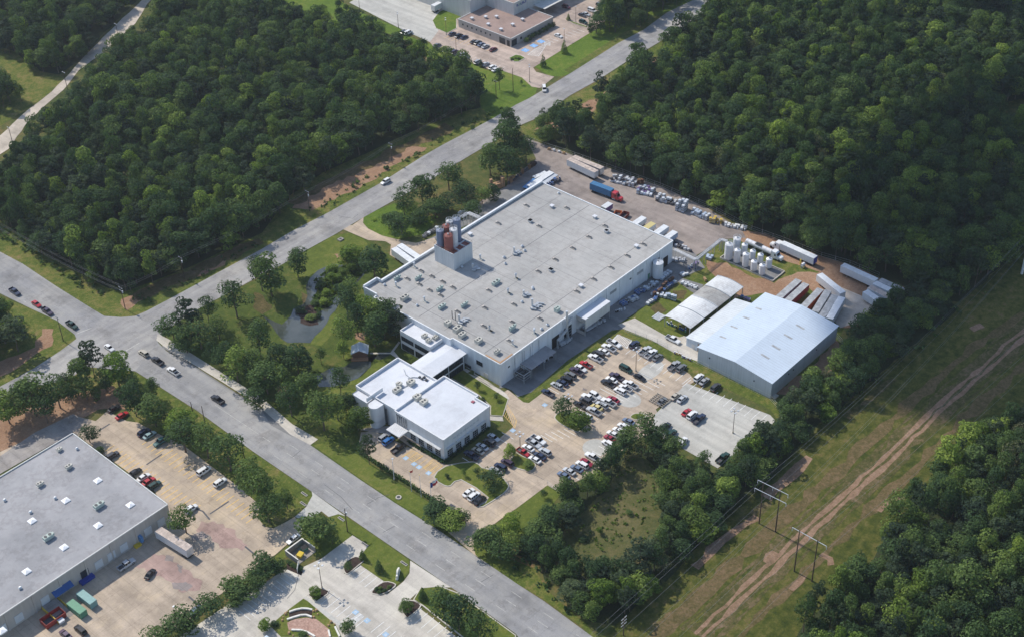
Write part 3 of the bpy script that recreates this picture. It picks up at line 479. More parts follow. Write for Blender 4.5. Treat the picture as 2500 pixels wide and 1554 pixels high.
stalls(pk, q(40, (60, 1290)), q(40, (1440, 260)), 17, (0, -5.2)); stalls(pk, q(41, (640, 240)), q(40, (2060, 930)), 9, (0, -10.4)); stalls(pk, q(41, (200, 620)), q(41, (960, 120)), 5, (0, -10.4))
stalls(pk, q(42, (140, 700)), q(42, (560, 200)), 4, (0, -5.2)); stalls(pk, q(42, (1090, 60)), q(42, (660, 160)), 3, (0, -5.2)); stalls(pk, q(42, (1010, 1180)), q(41, (1480, 800)), 11, (0, -5.2))
stalls(pk, q(23, (900, 960)), q(23, (1300, 1170)), 9, (-5.2, 0)); stalls(pk, q(23, (1300, 1190)), q(23, (1840, 1440)), 11, (-5.2, 0)); stalls(pk, q(32, (1480, 240)), q(32, (1760, 60)), 6, (0, -5.2))
stalls(py, q(43, (240, 500)), q(43, (900, 690)), 12, (-5, 0)); stalls(pk, q(43, (0, 700)), q(43, (900, 1000)), 16, (4.8, 0)); stalls(pk, q(43, (1460, 610)), q(43, (2020, 420)), 9, (0, -5))
stalls(py, q(31, (720, 210)), q(31, (1330, 640)), 20, (5.2, 0), .3); stalls(py, q(31, (1100, 90)), q(31, (1840, 640)), 22, (-5.2, 0), .3)
stalls(pk, q(32, (760, 1005)), q(32, (915, 1115)), 4, (-5.2, 0)); stalls(pk, q(32, (1190, 1310)), q(32, (1500, 1540)), 7, (-5.2, 0)); stalls(pk, q(32, (240, 1040)), q(31, (1700, 1330)), 12, (0, -5)); stalls(pk, q(32, (440, 1250)), q(32, (700, 1460)), 7, (5.4, 0))
stalls(pk, q(32, (830, 1480)), q(32, (1000, 1620)), 4, (5.2, 0))
def hatch(mb, quad, n, wd=.16, z=.126):
    (a, b, c, d) = quad
    for i in range(n):
        t = (i+.5)/n; mb.line([(a[0]+(b[0]-a[0])*t, a[1]+(b[1]-a[1])*t), (d[0]+(c[0]-d[0])*t, d[1]+(c[1]-d[1])*t)], wd, z)
    mb.line([a, b, c, d, a], wd, z)
hatch(pk, PL(40, (1580, 140), (1870, 260), (1770, 420), (1480, 240)), 11, .22); hatch(py, PL(3, (1455, 990), (1580, 1130), (1600, 1060), (1500, 900)), 8, .14); hatch(pk, PL(45, (410, 1100), (490, 1160), (300, 1310), (210, 1240)), 9)
hatch(py, PL(32, (1130, 190), (1200, 230), (1130, 270), (1060, 230)), 7, .15); hatch(py, PL(32, (1270, 250), (1340, 300), (1260, 360), (1200, 310)), 8, .15); stalls(py, q(32, (1090, 160)), q(32, (1360, 300)), 7, (-5.0, 0), .15); hatch(pk, PL(43, (1420, 700), (1600, 620), (1480, 800), (1320, 780)), 8); hatch(pk, PL(43, (1560, 590), (1640, 600), (1640, 650), (1560, 640)), 5)
def pad(t, x, y, mb=pb, sx=.8, sy=.8):
    c = P(t, x, y); mb.add([(c.x-sx, c.y-sy, .128), (c.x+sx, c.y-sy, .128), (c.x+sx, c.y+sy, .128), (c.x-sx, c.y+sy, .128)], [(0, 1, 2, 3)])
    wh = [(.0, .5), (-.1, .15), (.3, .1), (.35, -.35)]; pk.line([(c.x+u*sx, c.y+v*sy) for u, v in wh], .14, .134); pk.line([(c.x-.1*sx+.35*sx*cos(k), c.y-.15*sy+.35*sy*sin(k)) for k in (2.2, 3, 3.9, 4.8, 5.6)], .12, .134)
for a in ((45, 340, 1085), (45, 540, 1230), (45, 860, 1470), (32, 1078, 243), (32, 1137, 285), (32, 1172, 307), (32, 1240, 349), (3, 1560, 1155), (23, 262, 1370)): pad(*a)
dpb = MB()
for a in ((43, 1510, 590), (43, 1410, 650), (43, 1290, 715)): pad(*a, mb=dpb, sx=1.5, sy=1.7)
struct('parking_stripes', pk, ['white_paint']); struct('yellow_parking_stripes', py, ['yellow_paint']); struct('accessible_bay_squares', pb, ['pale_blue_paint']); struct('accessible_bay_squares', dpb, ['blue_paint'])
# cracks and tar lines, drains
ck = MB()
for t, pts in ((31, ((1040, 290), (1150, 215))), (31, ((1490, 640), (1625, 550))), (31, ((1740, 870), (1830, 945))), (31, ((1340, 1225), (1410, 1285))), (31, ((700, 50), (780, 0))), (31, ((1380, 600), (1440, 620), (1490, 680)))): ck.line(PL(t, *pts), .55, .12)
for t, pts in ((32, ((805, 570), (880, 525), (960, 500))), (32, ((915, 770), (1000, 725))), (32, ((270, 240), (330, 190))), (32, ((1600, 1130), (1700, 1070))), (32, ((500, 430), (620, 520), (700, 610))), (32, ((320, 1060), (290, 1180), (235, 1240))), (13, ((860, 290), (960, 260), (1000, 265))), (42, ((220, 1050), (450, 1120), (650, 1230))), (42, ((950, 880), (1100, 990))), (22, ((600, 30), (700, 50), (740, 20)))): ck.line(PL(t, *pts), .14, .12)
struct('pavement_cracks', ck, ['tar'])

for k, q in enumerate((PL(31, (1430, 690), (1520, 690), (1640, 740), (1760, 860), (1720, 900), (1560, 880), (1500, 800), (1390, 760)), PL(31, (960, 1010), (1090, 920), (1160, 930), (1280, 1010), (1440, 1120), (1420, 1180), (1300, 1200), (1180, 1110), (1040, 1050)))): slab('stained_pavement', 'stained_concrete', rough(q, .9, 1.5, k+200), .113)
for k, q in enumerate((PL(31, (1180, 930), (1240, 940), (1230, 980), (1170, 970)), PL(31, (1260, 990), (1300, 1010), (1290, 1060), (1265, 1040)), PL(31, (1220, 1130), (1320, 1120), (1370, 1150), (1330, 1190), (1230, 1170)), PL(31, (1350, 790), (1440, 760), (1480, 800), (1380, 830)), PL(40, (870, 1220), (960, 1260), (930, 1290), (860, 1270)))): slab('oil_stain', 'oily_concrete', rough(q, .3, .8, k+220), .117)

for k, (pts, wd) in enumerate(((PL(33, (1330, 1020), (1450, 900), (1600, 770), (1760, 650)), 3.2), (PL(34, (20, 520), (130, 420), (250, 300), (330, 230)), 3.6), (PL(24, (600, 1460), (760, 1330), (950, 1190)), 2.6), (PL(34, (60, 900), (110, 840), (150, 810)), 3.0), (PL(34, (20, 980), (60, 940), (90, 905)), 2.4), (PL(34, (420, 920), (480, 960), (500, 1000)), 2.2), (PL(34, (830, 620), (880, 560), (930, 530), (1010, 520)), 1.6), (PL(34, (210, 1180), (260, 1130), (310, 1080)), 1.8), (PL(24, (1480, 830), (1560, 800)), 2.4))):
    strip('bare_soil_strip', 'track_dirt' if k not in (2, 3) else 'trampled', pts, wd, .06+.002*k, wd*.33, 300+k)

slab('main_road', 'asphalt', [(-109.3, -150), (-95.3, -150), (-95.3, -520), (-109.3, -520)], .096)
strip('dry_bank', 'dry_bank', PL(21, (960, 610), (1200, 510), (1500, 370), (1861, 210)), 5.5, .048, 1.6, 401); strip('dry_bank', 'dry_bank', PL(12, (300, 1460), (560, 1300), (860, 1150), (1160, 1010), (1400, 900)), 7, .044, 2.0, 402)
strip('rutted_grass', 'dry_bank', [(x-9, y+9) for x, y in trk], 3.5, .040, 1.4, 403); strip('rutted_grass', 'dry_bank', [(x+7, y-9) for x, y in trk], 3.0, .040, 1.3, 404)
# ================================================================= BUILDINGS
def parapet(mb, poly, z0, z1, t=.35, mi=0):
    """thin wall standing along a closed axis-aligned outline"""
    for (x0, y0), (x1, y1) in zip(poly, poly[1:]+poly[:1]):
        xa, xb = sorted((x0, x1)); ya, yb = sorted((y0, y1))
        if xb-xa > yb-ya: mb.box(xa, xb, ya-t/2, ya+t/2, z0, z1, mi=mi)
        else: mb.box(xa-t/2, xa+t/2, ya+t/2, yb-t/2, z0, z1, mi=mi)
def win_y(parent, x0, x1, y, z0, z1, nx=3, nz=2, frame='frame_white', out=-1, name='window'):
    """window in a wall facing -Y (out=-1)"""
    m = MB(); m.box(x0, x1, min(y, y+out*.06), max(y, y+out*.06), z0, z1); wn = m.build(name, 'window_glass', parent)
    f = MB(); t = .09
    for i in range(nx+1): xx = x0+(x1-x0)*i/nx; f.box(xx-t/2, xx+t/2, y+out*.12 if out < 0 else y+.065, y+out*.065 if out < 0 else y+.12, z0, z1)
    for i in range(nz+1): zz = z0+(z1-z0)*i/nz; f.box(x0, x1, y+out*.115 if out < 0 else y+.07, y+out*.07 if out < 0 else y+.115, zz-t/2, zz+t/2)
    f.build('frame', frame, wn); return wn
def win_x(parent, y0, y1, x, z0, z1, ny=3, nz=2, frame='frame_white', name='window'):
    """window in a wall facing -X"""
    m = MB(); m.box(x-.06, x, y0, y1, z0, z1); wn = m.build(name, 'window_glass', parent)
    f = MB(); t = .09
    for i in range(ny+1): yy = y0+(y1-y0)*i/ny; f.box(x-.12, x-.065, yy-t/2, yy+t/2, z0, z1)
    for i in range(nz+1): zz = z0+(z1-z0)*i/nz; f.box(x-.115, x-.07, y0, y1, zz-t/2, zz+t/2)
    f.build('frame', frame, wn); return wn
simple('maroon_hatch', (.35, .10, .13), .7)
# ---------------------------------------------------------------- the factory
FH = 9.6
fac = thing('factory_building', 'huge white factory with flat grey roof full of skylights and a silo block', 'factory', (0, 0, 0))
FP = [(-31.3, -23.1), (66.4, -23.1), (66.4, 43.0), (-24.0, 43.0), (-24.0, 45.2), (-30.9, 45.2), (-30.9, 38.2), (-32.4, 38.2), (-32.4, -0.5), (-31.3, -0.5)]
b = MB(); b.prism(FP, 0, FH, top=False)
for x in (-14.5, 1.5, 26.5, 34, 42, 50.2, 58.3): b.box(x-.25, x+.25, -23.35, -23.1, 0, FH-.1)
b.box(-24, -21.5, -23.3, -23.1, 0, FH); b.build('wall', 'white_wall', fac)
b = MB(); b.sheet(FP, FH); roof = b.build('roof', 'factory_roof', fac)
b = MB(); parapet(b, [(-31.3, -23.1), (66.4, -23.1), (66.4, 43.0), (-24, 43.0), (-24, 45.2), (-30.9, 45.2), (-30.9, 38.2), (-32.4, 38.2), (-32.4, -.5), (-31.3, -.5)], FH-.2, FH+.35, .4)
b.box(-24, 66.4, 42.6, 43.4, FH+.35, FH+1.1); b.box(-30.9, -24, 44.8, 45.4, FH+.35, FH+1.5); b.box(-24.4, -23.9, 43.4, 45.4, FH+.35, FH+1.5); b.box(-31.1, -30.6, 38.2, 45.4, FH+.35, FH+1.0); b.build('parapet', 'white_wall', fac)
b = MB(); zz = FH+.012
for y in (-14.6, 5.0, 17.5, 31): b.line([(-30, y), (65.5, y)], .22 if y in (-14.6, 17.5) else .12, zz)
for x in (-25.2, -10, 8, 24, 42, 57): b.line([(x, -21.5), (x, 42)], .10, zz)
b.line([(-25.2, -14.6), (-25.2, 30)], .16, zz+.004); b.build('roof_seams', 'seam', roof)
b = MB(); b.box(-31.2, -24.6, -22.9, -22.3, FH+.36, FH+.5); b.box(-31.2, -30.6, -22.3, -16, FH+.36, FH+.5); b.build('rusty_coping', 'crate_wood', fac)
def proof(t, x, y, h=FH):
    v = P(t, x, y, h); return v
# skylights: low curbs with a pale raised lid, dark top panel paints in shadow and dark side
sk2 = [(485, 940), (605, 870), (700, 918), (795, 965), (885, 1015), (590, 990), (680, 1040), (775, 1085), (1283, 453), (1640, 478), (1200, 1043), (1165, 1195), (1420, 1165), (1785, 772), (1635, 876), (1530, 297), (925, 1228), (1155, 1355), (1405, 1320), (1650, 1290), (1380, 1485)]
sk1 = [(45, 540), (480, 373), (635, 270), (785, 168), (928, 70), (970, 440), (822, 548), (1122, 338), (1265, 235), (1405, 133), (25, 690), (275, 660), (255, 818), (500, 788), (10, 855), (225, 980)]
sk5 = [(330, 815), (825, 850), (480, 1070), (1295, 1070), (1095, 1205), (897, 1340), (685, 1485), (1570, 1437), (1770, 1290)]
seen = []
for t, L in ((2, sk2), (1, sk1), (5, sk5)):
    for x, y in L:
        v = proof(t, x, y)
        if any((v-o).length < 3.0 for o in seen) or not (-31 < v.x < 65 and -22 < v.y < 42): continue
        seen.append(v); b = MB(); b.box(v.x-.45, v.x+.45, v.y-1.3, v.y+1.1, FH, FH+.45, mi=0); b.box(v.x-.4, v.x+.4, v.y-1.25, v.y+.5, FH+.45, FH+.50, mi=1); b.box(v.x-.5, v.x+.5, v.y+.5, v.y+1.2, FH+.45, FH+.62, mi=0); b.build('skylight', ['tan_wall', 'dark_metal'], roof)
# rooftop plant
def ac_unit(name, lab, v, sx, sy, sz, mat='hvac', rz=0, fans=2, grp=None):
    sx, sy, sz = sx*.84, sy*.84, sz*.9
    t = thing(name, lab, 'air conditioner', (v.x, v.y, v.z), rz, grp)
    b = MB(); b.box(-sx/2, sx/2, -sy/2, sy/2, .25, sz); b.box(-sx/2+.1, sx/2-.1, -sy/2-.03, -sy/2, .5, sz-.2); b.build('casing', mat, t)
    b = MB(); b.box(-sx/2-.1, sx/2+.1, -sy/2+.1, sy/2-.1, 0, .25); b.build('base_frame', 'steel', t)
    for i in range(fans):
        fx = -sx/2+sx*(i+.5)/fans if fans > 1 else sx*.2
        b = MB(); b.cyl(fx, 0, sz+.002, sz+.12, min(sx/fans, sy)*.34, 12); b.build('fan', 'dark_metal', t)
    b = MB(); b.box(sx/2, sx/2+.5, -sy*.3, sy*.3, sz*.4, sz-.1); b.build('hood', mat, t); return t
for (t, x, y, sx, sy, sz, mt_, lab) in (
    (2, 395, 945, 3.2, .8, 1.6, 'hvac_green', 'slim green grey unit nearest the far left corner of the factory roof'),
    (2, 580, 945, 3.2, .8, 1.7, 'hvac_green', 'slim green grey unit right of the corner unit below the silo block'),
    (2, 768, 1040, 3.2, .9, 1.6, 'hvac_green', 'slim green grey unit on the middle of the left roof, third from the corner'),
    (2, 788, 1195, 3.4, 1.2, 1.5, 'hvac_green', 'low green unit on the roof just left of the long dark seam'),
    (2, 985, 1180, 3.4, .8, 1.7, 'hvac_green', 'slim green unit just above the thin twin exhaust stacks'),
    (2, 1262, 985, 3.8, 1.6, 1.5, 'hvac_green', 'broad pale green unit right of the silo block shadow'),
    (1, 255, 880, 3.4, .9, 1.9, 'hvac_green', 'tall slim blue grey unit beside the dark seam near the front corner'),
    (1, 120, 1090, 2.2, 1.6, 1.7, 'hvac', 'beige box unit closest to the front corner of the factory roof'),
    (2, 460, 1120, 3.4, 2.0, 1.8, 'hvac', 'large beige unit on the roof edge above the garden trees'),
    (2, 840, 1345, 2.2, 2.6, 1.9, 'hvac', 'tan unit at the upper end of the row above the white annexe'),
    (2, 925, 1395, 3.6, 2.4, 1.9, 'hvac', 'largest tan unit of the row above the white annexe'),
    (2, 965, 1445, 2.8, 2.2, 1.7, 'hvac', 'grey tan unit with round fans below the largest one'),
    (2, 1110, 1495, 2.6, 2.4, 1.7, 'hvac', 'square unit alone on the roof above the glazed corridor'),
    (2, 1800, 1225, 2.0, 2.0, 2.0, 'hvac_green', 'cube shaped green unit near the front roof edge')):
    ac_unit('rooftop_air_conditioner', lab, proof(t, x, y), sx, sy, sz, mt_)
def vent(name, lab, cat, v, kind, grp=None):
    t = thing(name, lab, cat, (v.x, v.y, v.z), 0, grp); b = MB()
    if kind == 'box': b.box(-.6, .6, -.6, .6, 0, .8); b.build('housing', 'galvanised', t); b = MB(); b.box(-.8, .8, -.8, .8, .8, 1.0); b.build('cap', 'silo_white', t)
    elif kind == 'stack': b.cyl(0, 0, 0, 1.9, .32, 12); b.build('pipe', 'galvanised', t); b = MB(); b.cyl(0, 0, 1.9, 2.15, .5, 12, .35); b.build('cap', 'galvanised', t); b = MB(); b.box(-.5, .5, -1.3, .5, 0, .25); b.build('base', 'hvac', t)
    elif kind == 'dome': b.cyl(0, 0, 0, .5, .4, 12); b.build('housing', 'galvanised', t); b = MB(); b.cyl(0, 0, .5, .85, .58, 12, .25); b.build('cap', 'galvanised', t)
    return t
for t, L in ((2, ((1035, 555), (1565, 440), (1755, 310), (1745, 870))), (1, ((595, 365), (858, 505), (1345, 157), (1085, 25))), (5, ((375, 1018), (1310, 1145), (1170, 968)))):
    for x, y in L:
        vent('roof_fan', 'square pale fan box standing on the flat grey factory roof', 'roof fan', proof(t, x, y), 'box', 'square fan boxes on the factory roof')
for t, L in ((2, ((385, 1005), (545, 835), (635, 1135), (1437, 930), (1370, 1060), (1205, 1390), (1600, 1410), (1125, 765))), (1, ((285, 430), (55, 885), (447, 915), (257, 1010), (215, 560)))):
    for x, y in L:
        vent('vent_stack', 'round steel vent stack standing on the flat grey factory roof', 'vent stack', proof(t, x, y), 'stack', 'round vent stacks on the factory roof')
for t, L in ((2, ((1345, 810), (1337, 752), (1515, 695), (1495, 655), (1585, 1020), (965, 840), (1665, 1380), (1715, 1345), (570, 1175), (285, 995))), (1, ((180, 250), (193, 305), (435, 525), (510, 880), (563, 840), (340, 640))), (5, ((725, 670), (310, 1375), (55, 1460), (275, 1325)))):
    for x, y in L:
        vent('roof_vent', 'small domed vent standing on the flat grey factory roof', 'roof vent', proof(t, x, y), 'dome', 'small domed vents on the factory roof')
def ductwork(lab, t, x, y, n=3, s=1.0):
    v = proof(t, x, y); o = thing('dust_duct', lab, 'duct', v); b = MB()
    for i in range(n): b.tube((-1.6*s+i*1.1*s, 0, .5), (-.8*s+i*1.1*s, -1.4*s, .5), .35, 8)
    b.box(-1.5*s, 1.8*s, -.5, .5, 0, .8); b.build('duct', 'steel', o); b = MB(); b.tube((-.6*s, .4, .8), (-.6*s, .4, 3.0*s), .4, 10); b.tube((.4*s, -.9, .4), (1.6*s, -1.6, .4), .28, 8); b.build('exhaust_pipe', 'galvanised', o)
ductwork('steel ducts and tall exhaust pipe near the middle front of the factory roof', 1, 450, 680, 4, 1.3); ductwork('dark low ducts on the roof under the twin thin stacks', 2, 960, 1315, 4, 1.1)
ductwork('small dark duct cluster beside two domed vents at the middle of the roof', 2, 1440, 715, 3, 1.0); ductwork('short slanted duct behind a square fan box on the front half of the roof', 1, 370, 580, 3, .8); ductwork('white duct unit standing in the shadow of the silo block', 2, 1075, 855, 3, .9)
for x, y, h in ((880, 1285, 3.4), (908, 1300, 3.4)):
    v = proof(2, x, y); tag(MB().tube((v.x, v.y, FH), (v.x, v.y, FH+h), .14, 8).build('exhaust_stack', 'dark_metal'), 'thin black exhaust stack, one of a pair above the tan roof units', 'exhaust stack', 'pair of thin black exhaust stacks')
v = P(1, 720, 860, 6); o = thing('wall_ductwork', 'bent steel duct and chimney climbing the front wall of the factory', 'duct', (v.x, -23.1, 0)); b = MB()
b.tube((0, -1.2, 5), (0, -1.2, 13.6), .45, 12); b.build('chimney_pipe', 'galvanised', o); b = MB(); b.tube((0, -1.2, 5.4), (-5.2, -1.2, 3.6), .5, 10); b.tube((-5.2, -1.2, 3.6), (-5.2, -1.2, .2), .35, 8); b.tube((0, -1.2, 5), (.8, -1.2, 1.0), .5, 10); b.tube((0, -1.2, 7.5), (3.6, -.7, 8.6), .35, 8); b.box(-.9, .9, -2, -.4, 0, 1.4); b.build('duct', 'steel', o)
# factory front: doors, wall panels, high louvres
for x0, x1, z1 in ((2.2, 6.4, 5.2),): win_y(fac, x0, x1, -23.1, .1, z1, 1, 4, 'steel', name='dock_door')
b = MB(); b.box(-4.4, -.6, -23.2, -23.1, .05, 4.8); b.build('dock_door', 'black', fac)
b = MB(); b.box(60.6, 63.6, -23.2, -23.1, .05, 4.6); b.build('dock_door', 'black', fac)
for x in (28.4, 44.4, 53.4): b = MB(); b.box(x, x+3.6, -23.25, -23.1, 5.6, 6.7); b.build('louvre', 'steel', fac)
for x in (-24.2, -20.4, -19.4, -16.2, -11.6): b = MB(); b.tube((x, -23.4, .2), (x, -23.4, FH-.8), .09, 6); b.build('wall_pipe', 'steel', fac)
for x in (-27.5, 12, 40, 57.5): b = MB(); b.box(x, x+.9, -23.2, -23.1, 5.9, 6.5); b.build('vent_grille', 'dark_metal', fac)
b = MB(); b.box(51.2, 52.3, -23.2, -23.1, .05, 2.4); b.build('door', 'green_paint', fac)
for y, z in ((-13.2, 4.3),): win_x(fac, y-1.4, y+1.4, -31.3, z, z+1.7, 3, 2, 'dark_metal')
win_x(fac, -9.0, -6.0, -31.3, .5, 1.6, 3, 1, 'dark_metal'); b = MB(); b.box(-31.4, -31.3, -17.2, -15.0, .1, 2.2); b.build('vent_grille', 'galvanised', fac)
# silo block on the roof
pb_ = thing('silo_block', 'white boxy silo house with red floor and open top rising from the factory roof', 'silo house', (0, 0, 0))
ZB, ZT = FH+.02, FH+7.2
b = MB(); b.box(-1.2, 8.9, 27.5, 27.8, ZB, ZT); b.box(-1.2, 8.9, 37.2, 37.5, ZB, ZT); b.box(-1.2, -.9, 27.8, 37.2, ZB, ZT); b.box(8.6, 8.9, 27.8, 37.2, ZB, ZT); b.box(-1.25, -1.2, 34.0, 34.4, ZB, ZT); b.build('wall', 'warehouse_wall', pb_)
b = MB(); b.box(-.9, 8.6, 27.8, 37.2, ZT-.75, ZT-.6); b.build('floor', 'brick_red', pb_)
b = MB(); b.box(-.9, 8.6, 31.0, 31.35, ZT-.6, ZT-.1); 
for x in (2.2, 5.5): b.box(x, x+.4, 27.8, 37.2, ZT-.6, ZT-.05)
b.build('beam', 'silo_white', pb_)
b = MB()
for a, c_ in (((-1.2, 27.5), (8.9, 27.5)), ((8.9, 27.5), (8.9, 37.5)), ((-1.2, 27.5), (-1.2, 37.5)), ((-1.2, 37.5), (8.9, 37.5))):
    b.tube((*a, ZT+.95), (*c_, ZT+.95), .05, 5)
    for i in range(6): x = a[0]+(c_[0]-a[0])*i/5; y = a[1]+(c_[1]-a[1])*i/5; b.tube((x, y, ZT), (x, y, ZT+.95), .04, 5)
b.build('railing', 'rust', pb_)
def silo(lab, x, y, z, r, h, mat, leg=0, cat='silo', grp=None, name='silo', rail=True, cone=.35):
    o = thing(name, lab, cat, (x, y, z), 0, grp); b = MB(); b.cyl(0, 0, leg, leg+h, r, 24); b.cyl(0, 0, leg+h, leg+h+cone, r, 24, r*.35)
    for k in (.33, .66, .97): b.cyl(0, 0, leg+h*k-.04, leg+h*k+.04, r+.03, 24)
    b.build('shell', mat, o)
    if leg:
        b = MB(); b.cyl(0, 0, leg-.5, leg, r*.55, 20, r*.98); b.build('bottom_cone', mat, o)
        for i in range(4): a = pi/4+i*pi/2; b = MB(); b.tube((r*.8*cos(a), r*.8*sin(a), 0), (r*.8*cos(a), r*.8*sin(a), leg), .1, 6); b.build('leg', 'steel', o)
    if rail:
        b = MB(); n = 12; zt = leg+h
        for i in range(n):
            a = 2*pi*i/n; c2 = 2*pi*(i+1)/n; b.tube((r*cos(a), r*sin(a), zt), (r*cos(a), r*sin(a), zt+1), .04, 4)
            for q_ in (.5, 1.0): b.tube((r*cos(a), r*sin(a), zt+q_), (r*cos(c2), r*sin(c2), zt+q_), .035, 4)
        b.build('railing', 'galvanised' if mat != 'silo_red' else 'dark_metal', o)
    b = MB(); b.cyl(0, 0, leg+h+cone, leg+h+cone+.35, .35, 10); b.tube((r+.2, 0, leg*.3), (r+.2, 0, leg+h+.8), .07, 5); b.tube((r+.2, 0, leg+h+.8), (0, 0, leg+h+cone+.5), .07, 5); b.build('top_hatch', 'steel', o); return o
ZS = ZT-.59
silo('navy blue silo at the left corner of the silo block', .5, 35.6, ZS, 1.5, 7.2, 'silo_blue'); silo('front red silo standing between the navy and the white silo', .7, 31.6, ZS, 1.7, 6.6, 'silo_red')
silo('rear red silo half hidden behind the front red one', 3.4, 35.2, ZS, 1.55, 7.8, 'silo_red'); silo('white silo between the red silos and the blue one', 4.0, 32.0, ZS, 1.5, 7.4, 'silo_white'); silo('slender white silo at the back of the silo block', 6.0, 36.0, ZS, 1.3, 8.2, 'silo_white'); silo('tallest blue grey silo at the right of the silo block', 7.3, 33.4, ZS, 1.5, 9.6, 'silo_blue')
# canopies on the factory front
o = thing('loading_canopy', 'tall white box canopy with bright roof fixed to the factory front', 'loading canopy', (0, 0, 0)); b = MB(); b.prism([(9.0, -27.4), (23.2, -27.4), (23.2, -23.15), (9.0, -23.15)], 7.35, 7.6, bottom=True); b.build('roof', 'white_roof', o)
b = MB(); b.box(9.1, 23.1, -27.3, -27.15, 3.2, 7.35); b.box(23.0, 23.1, -27.15, -23.15, 3.2, 7.35); b.build('cladding', 'pale_wall', o)
for x in (9.2, 16, 23.0): b = MB(); b.box(x-.15, x+.15, -27.28, -27.0, .09, 3.2 if x > 10 else 7.35); b.build('post', 'steel', o)
b = MB(); b.box(9.1, 9.3, -27.2, -23.2, .2, 1.4); b.box(9.1, 9.2, -27.2, -23.2, 5.6, 7.3); b.build('side_rail', 'tan_wall', o)
o = thing('dock_awning', 'low flat grey metal awning over drums at the near end of the factory front', 'awning', (0, 0, 0)); b = MB(); b.prism([(-21.3, -28.4), (-8.0, -28.4), (-8.0, -23.15), (-21.3, -23.15)], 3.85, 4.0, bottom=True); b.build('roof', 'grey_roof', o)
for x in (-21.1, -14.6, -8.2): b = MB(); b.box(x-.1, x+.1, -28.3, -28.1, .09, 3.85); b.build('post', 'steel', o)
o = thing('steel_rack', 'open steel frame rack at the left end of the low awning', 'rack', (-23.4, -25.9, 0)); b = MB()
for x in (-1.7, 1.7):
    for y in (-2.3, 2.3): b.box(x-.1, x+.1, y-.1, y+.1, .09, 3.6)
for z in (1.2, 2.4, 3.5): b.box(-1.7, 1.7, -2.4, -2.2, z, z+.15); b.box(-1.7, 1.7, 2.2, 2.4, z, z+.15); b.box(-1.8, -1.6, -2.2, 2.2, z, z+.15); b.box(1.6, 1.8, -2.2, 2.2, z, z+.15)
b.build('frame', 'steel', o); b = MB()
for y in (-1.5, 0, 1.5): b.box(-1.6, 1.6, y-.5, y+.5, 2.41, 2.9)
b.build('shelf_load', 'dark_metal', o)
# low curved corner cabinets of the office complex
of = thing('office_building', 'white two storey office with bright roof, rounded stair tower and glass bays', 'office building', (0, 0, 0))
OH = 8.7
b = MB(); b.prism([(-70.8, -34.3), (-48.9, -34.3), (-48.9, -27.7), (-47.4, -27.7), (-47.4, -11.9), (-70.8, -11.9)], 0, OH, top=False)
b.prism([(-70.3, -11.9), (-50.6, -11.9), (-50.6, 7.2), (-70.3, 7.2)], 0, OH-.2, top=False); b.prism([(-73.3, -1.1), (-70.3, -1.1), (-70.3, 6.2), (-73.3, 6.2)], 0, OH-.9, top=False); b.build('wall', 'office_wall', of)
b = MB(); b.sheet([(-70.8, -34.3), (-48.9, -34.3), (-48.9, -27.7), (-47.4, -27.7), (-47.4, -11.9), (-70.8, -11.9)], OH-.45); b.sheet([(-70.3, -11.9), (-50.6, -11.9), (-50.6, 7.2), (-70.3, 7.2)], OH-.7); b.sheet([(-73.3, -1.1), (-70.3, -1.1), (-70.3, 6.2), (-73.3, 6.2)], OH-1.1); b.build('roof', 'white_roof', of)
b = MB(); parapet(b, [(-70.8, -34.3), (-48.9, -34.3), (-48.9, -27.7), (-47.4, -27.7), (-47.4, -11.9), (-70.8, -11.9)], OH-.44, OH+.35, .4); parapet(b, [(-70.3, -11.6), (-50.6, -11.6), (-50.6, 7.2), (-70.3, 7.2)], OH-.69, OH+.32, .4)
b.box(-73.3, -66.0, -1.4, -1.1, OH-.3, OH+1.3); b.build('parapet', 'office_wall', of)
# rounded stair tower
pts = [(-73.0+2.0*cos(a), -4.6+2.1*sin(a)) for a in [pi/2+pi*i/12 for i in range(13)]]+[(-70.85, -6.7), (-70.85, -2.5)]
b = MB(); b.prism(pts, .0, 8.75); b.build('stair_tower', 'office_wall', of); b = MB(); b.prism([(x*1.0-.05 if x < -71.5 else x-.0, y) for x, y in pts], 2.6, 2.8, bottom=True); b.build('tower_band', 'galvanised', of)
for y0, y1 in ((-2.3, -1.4), (-8.0, -7.2)): win_x(of, y0, y1, -70.82 if y0 < -5 else -70.32, .6, 7.4, 1, 4, 'dark_metal')
win_x(of, -17.6, -12.6, -70.82, 4.2, 8.2, 5, 7, 'frame_white', 'curtain_wall')
o_ = MB(); o_.box(-75.4, -71.1, -18.2, -12.0, 3.6, 3.85)
for i in range(9): o_.box(-75.3+i*.5, -75.15+i*.5, -18.1, -12.1, 3.852, 3.98)
o_.build('entrance_canopy', 'office_wall', of)
b = MB(); b.box(-71.9, -70.85, -33.2, -18.9, 4.6, 4.75); b.build('sunshade', 'galvanised', of)
for y in (-32.6, -28.8, -25.0, -21.2): win_x(of, y, y+2.3, -70.82, .7, 3.3, 3, 3, 'galvanised')
for x in (-69.4, -65.4, -61.4, -57.4, -53.4): win_y(of, x, x+2.4, -34.32, .7, 3.3, 3, 3, 'galvanised')
for x in (-70.0, -65.2, -60.4, -55.6): b = MB(); b.box(x, x+4.0, -35.0, -34.32, 4.6, 4.72); b.build('sunshade', 'galvanised', of)
for i in range(8):
    x = -66.2+i*1.55; b = MB(); b.box(x, x+.9, -34.4, -34.32, 6.3, 6.9)
    if i % 2: b.box(x+.9, x+1.1, -34.4, -34.32, 6.1, 7.1)
    b.build('sign_letter', 'warehouse_wall', of)
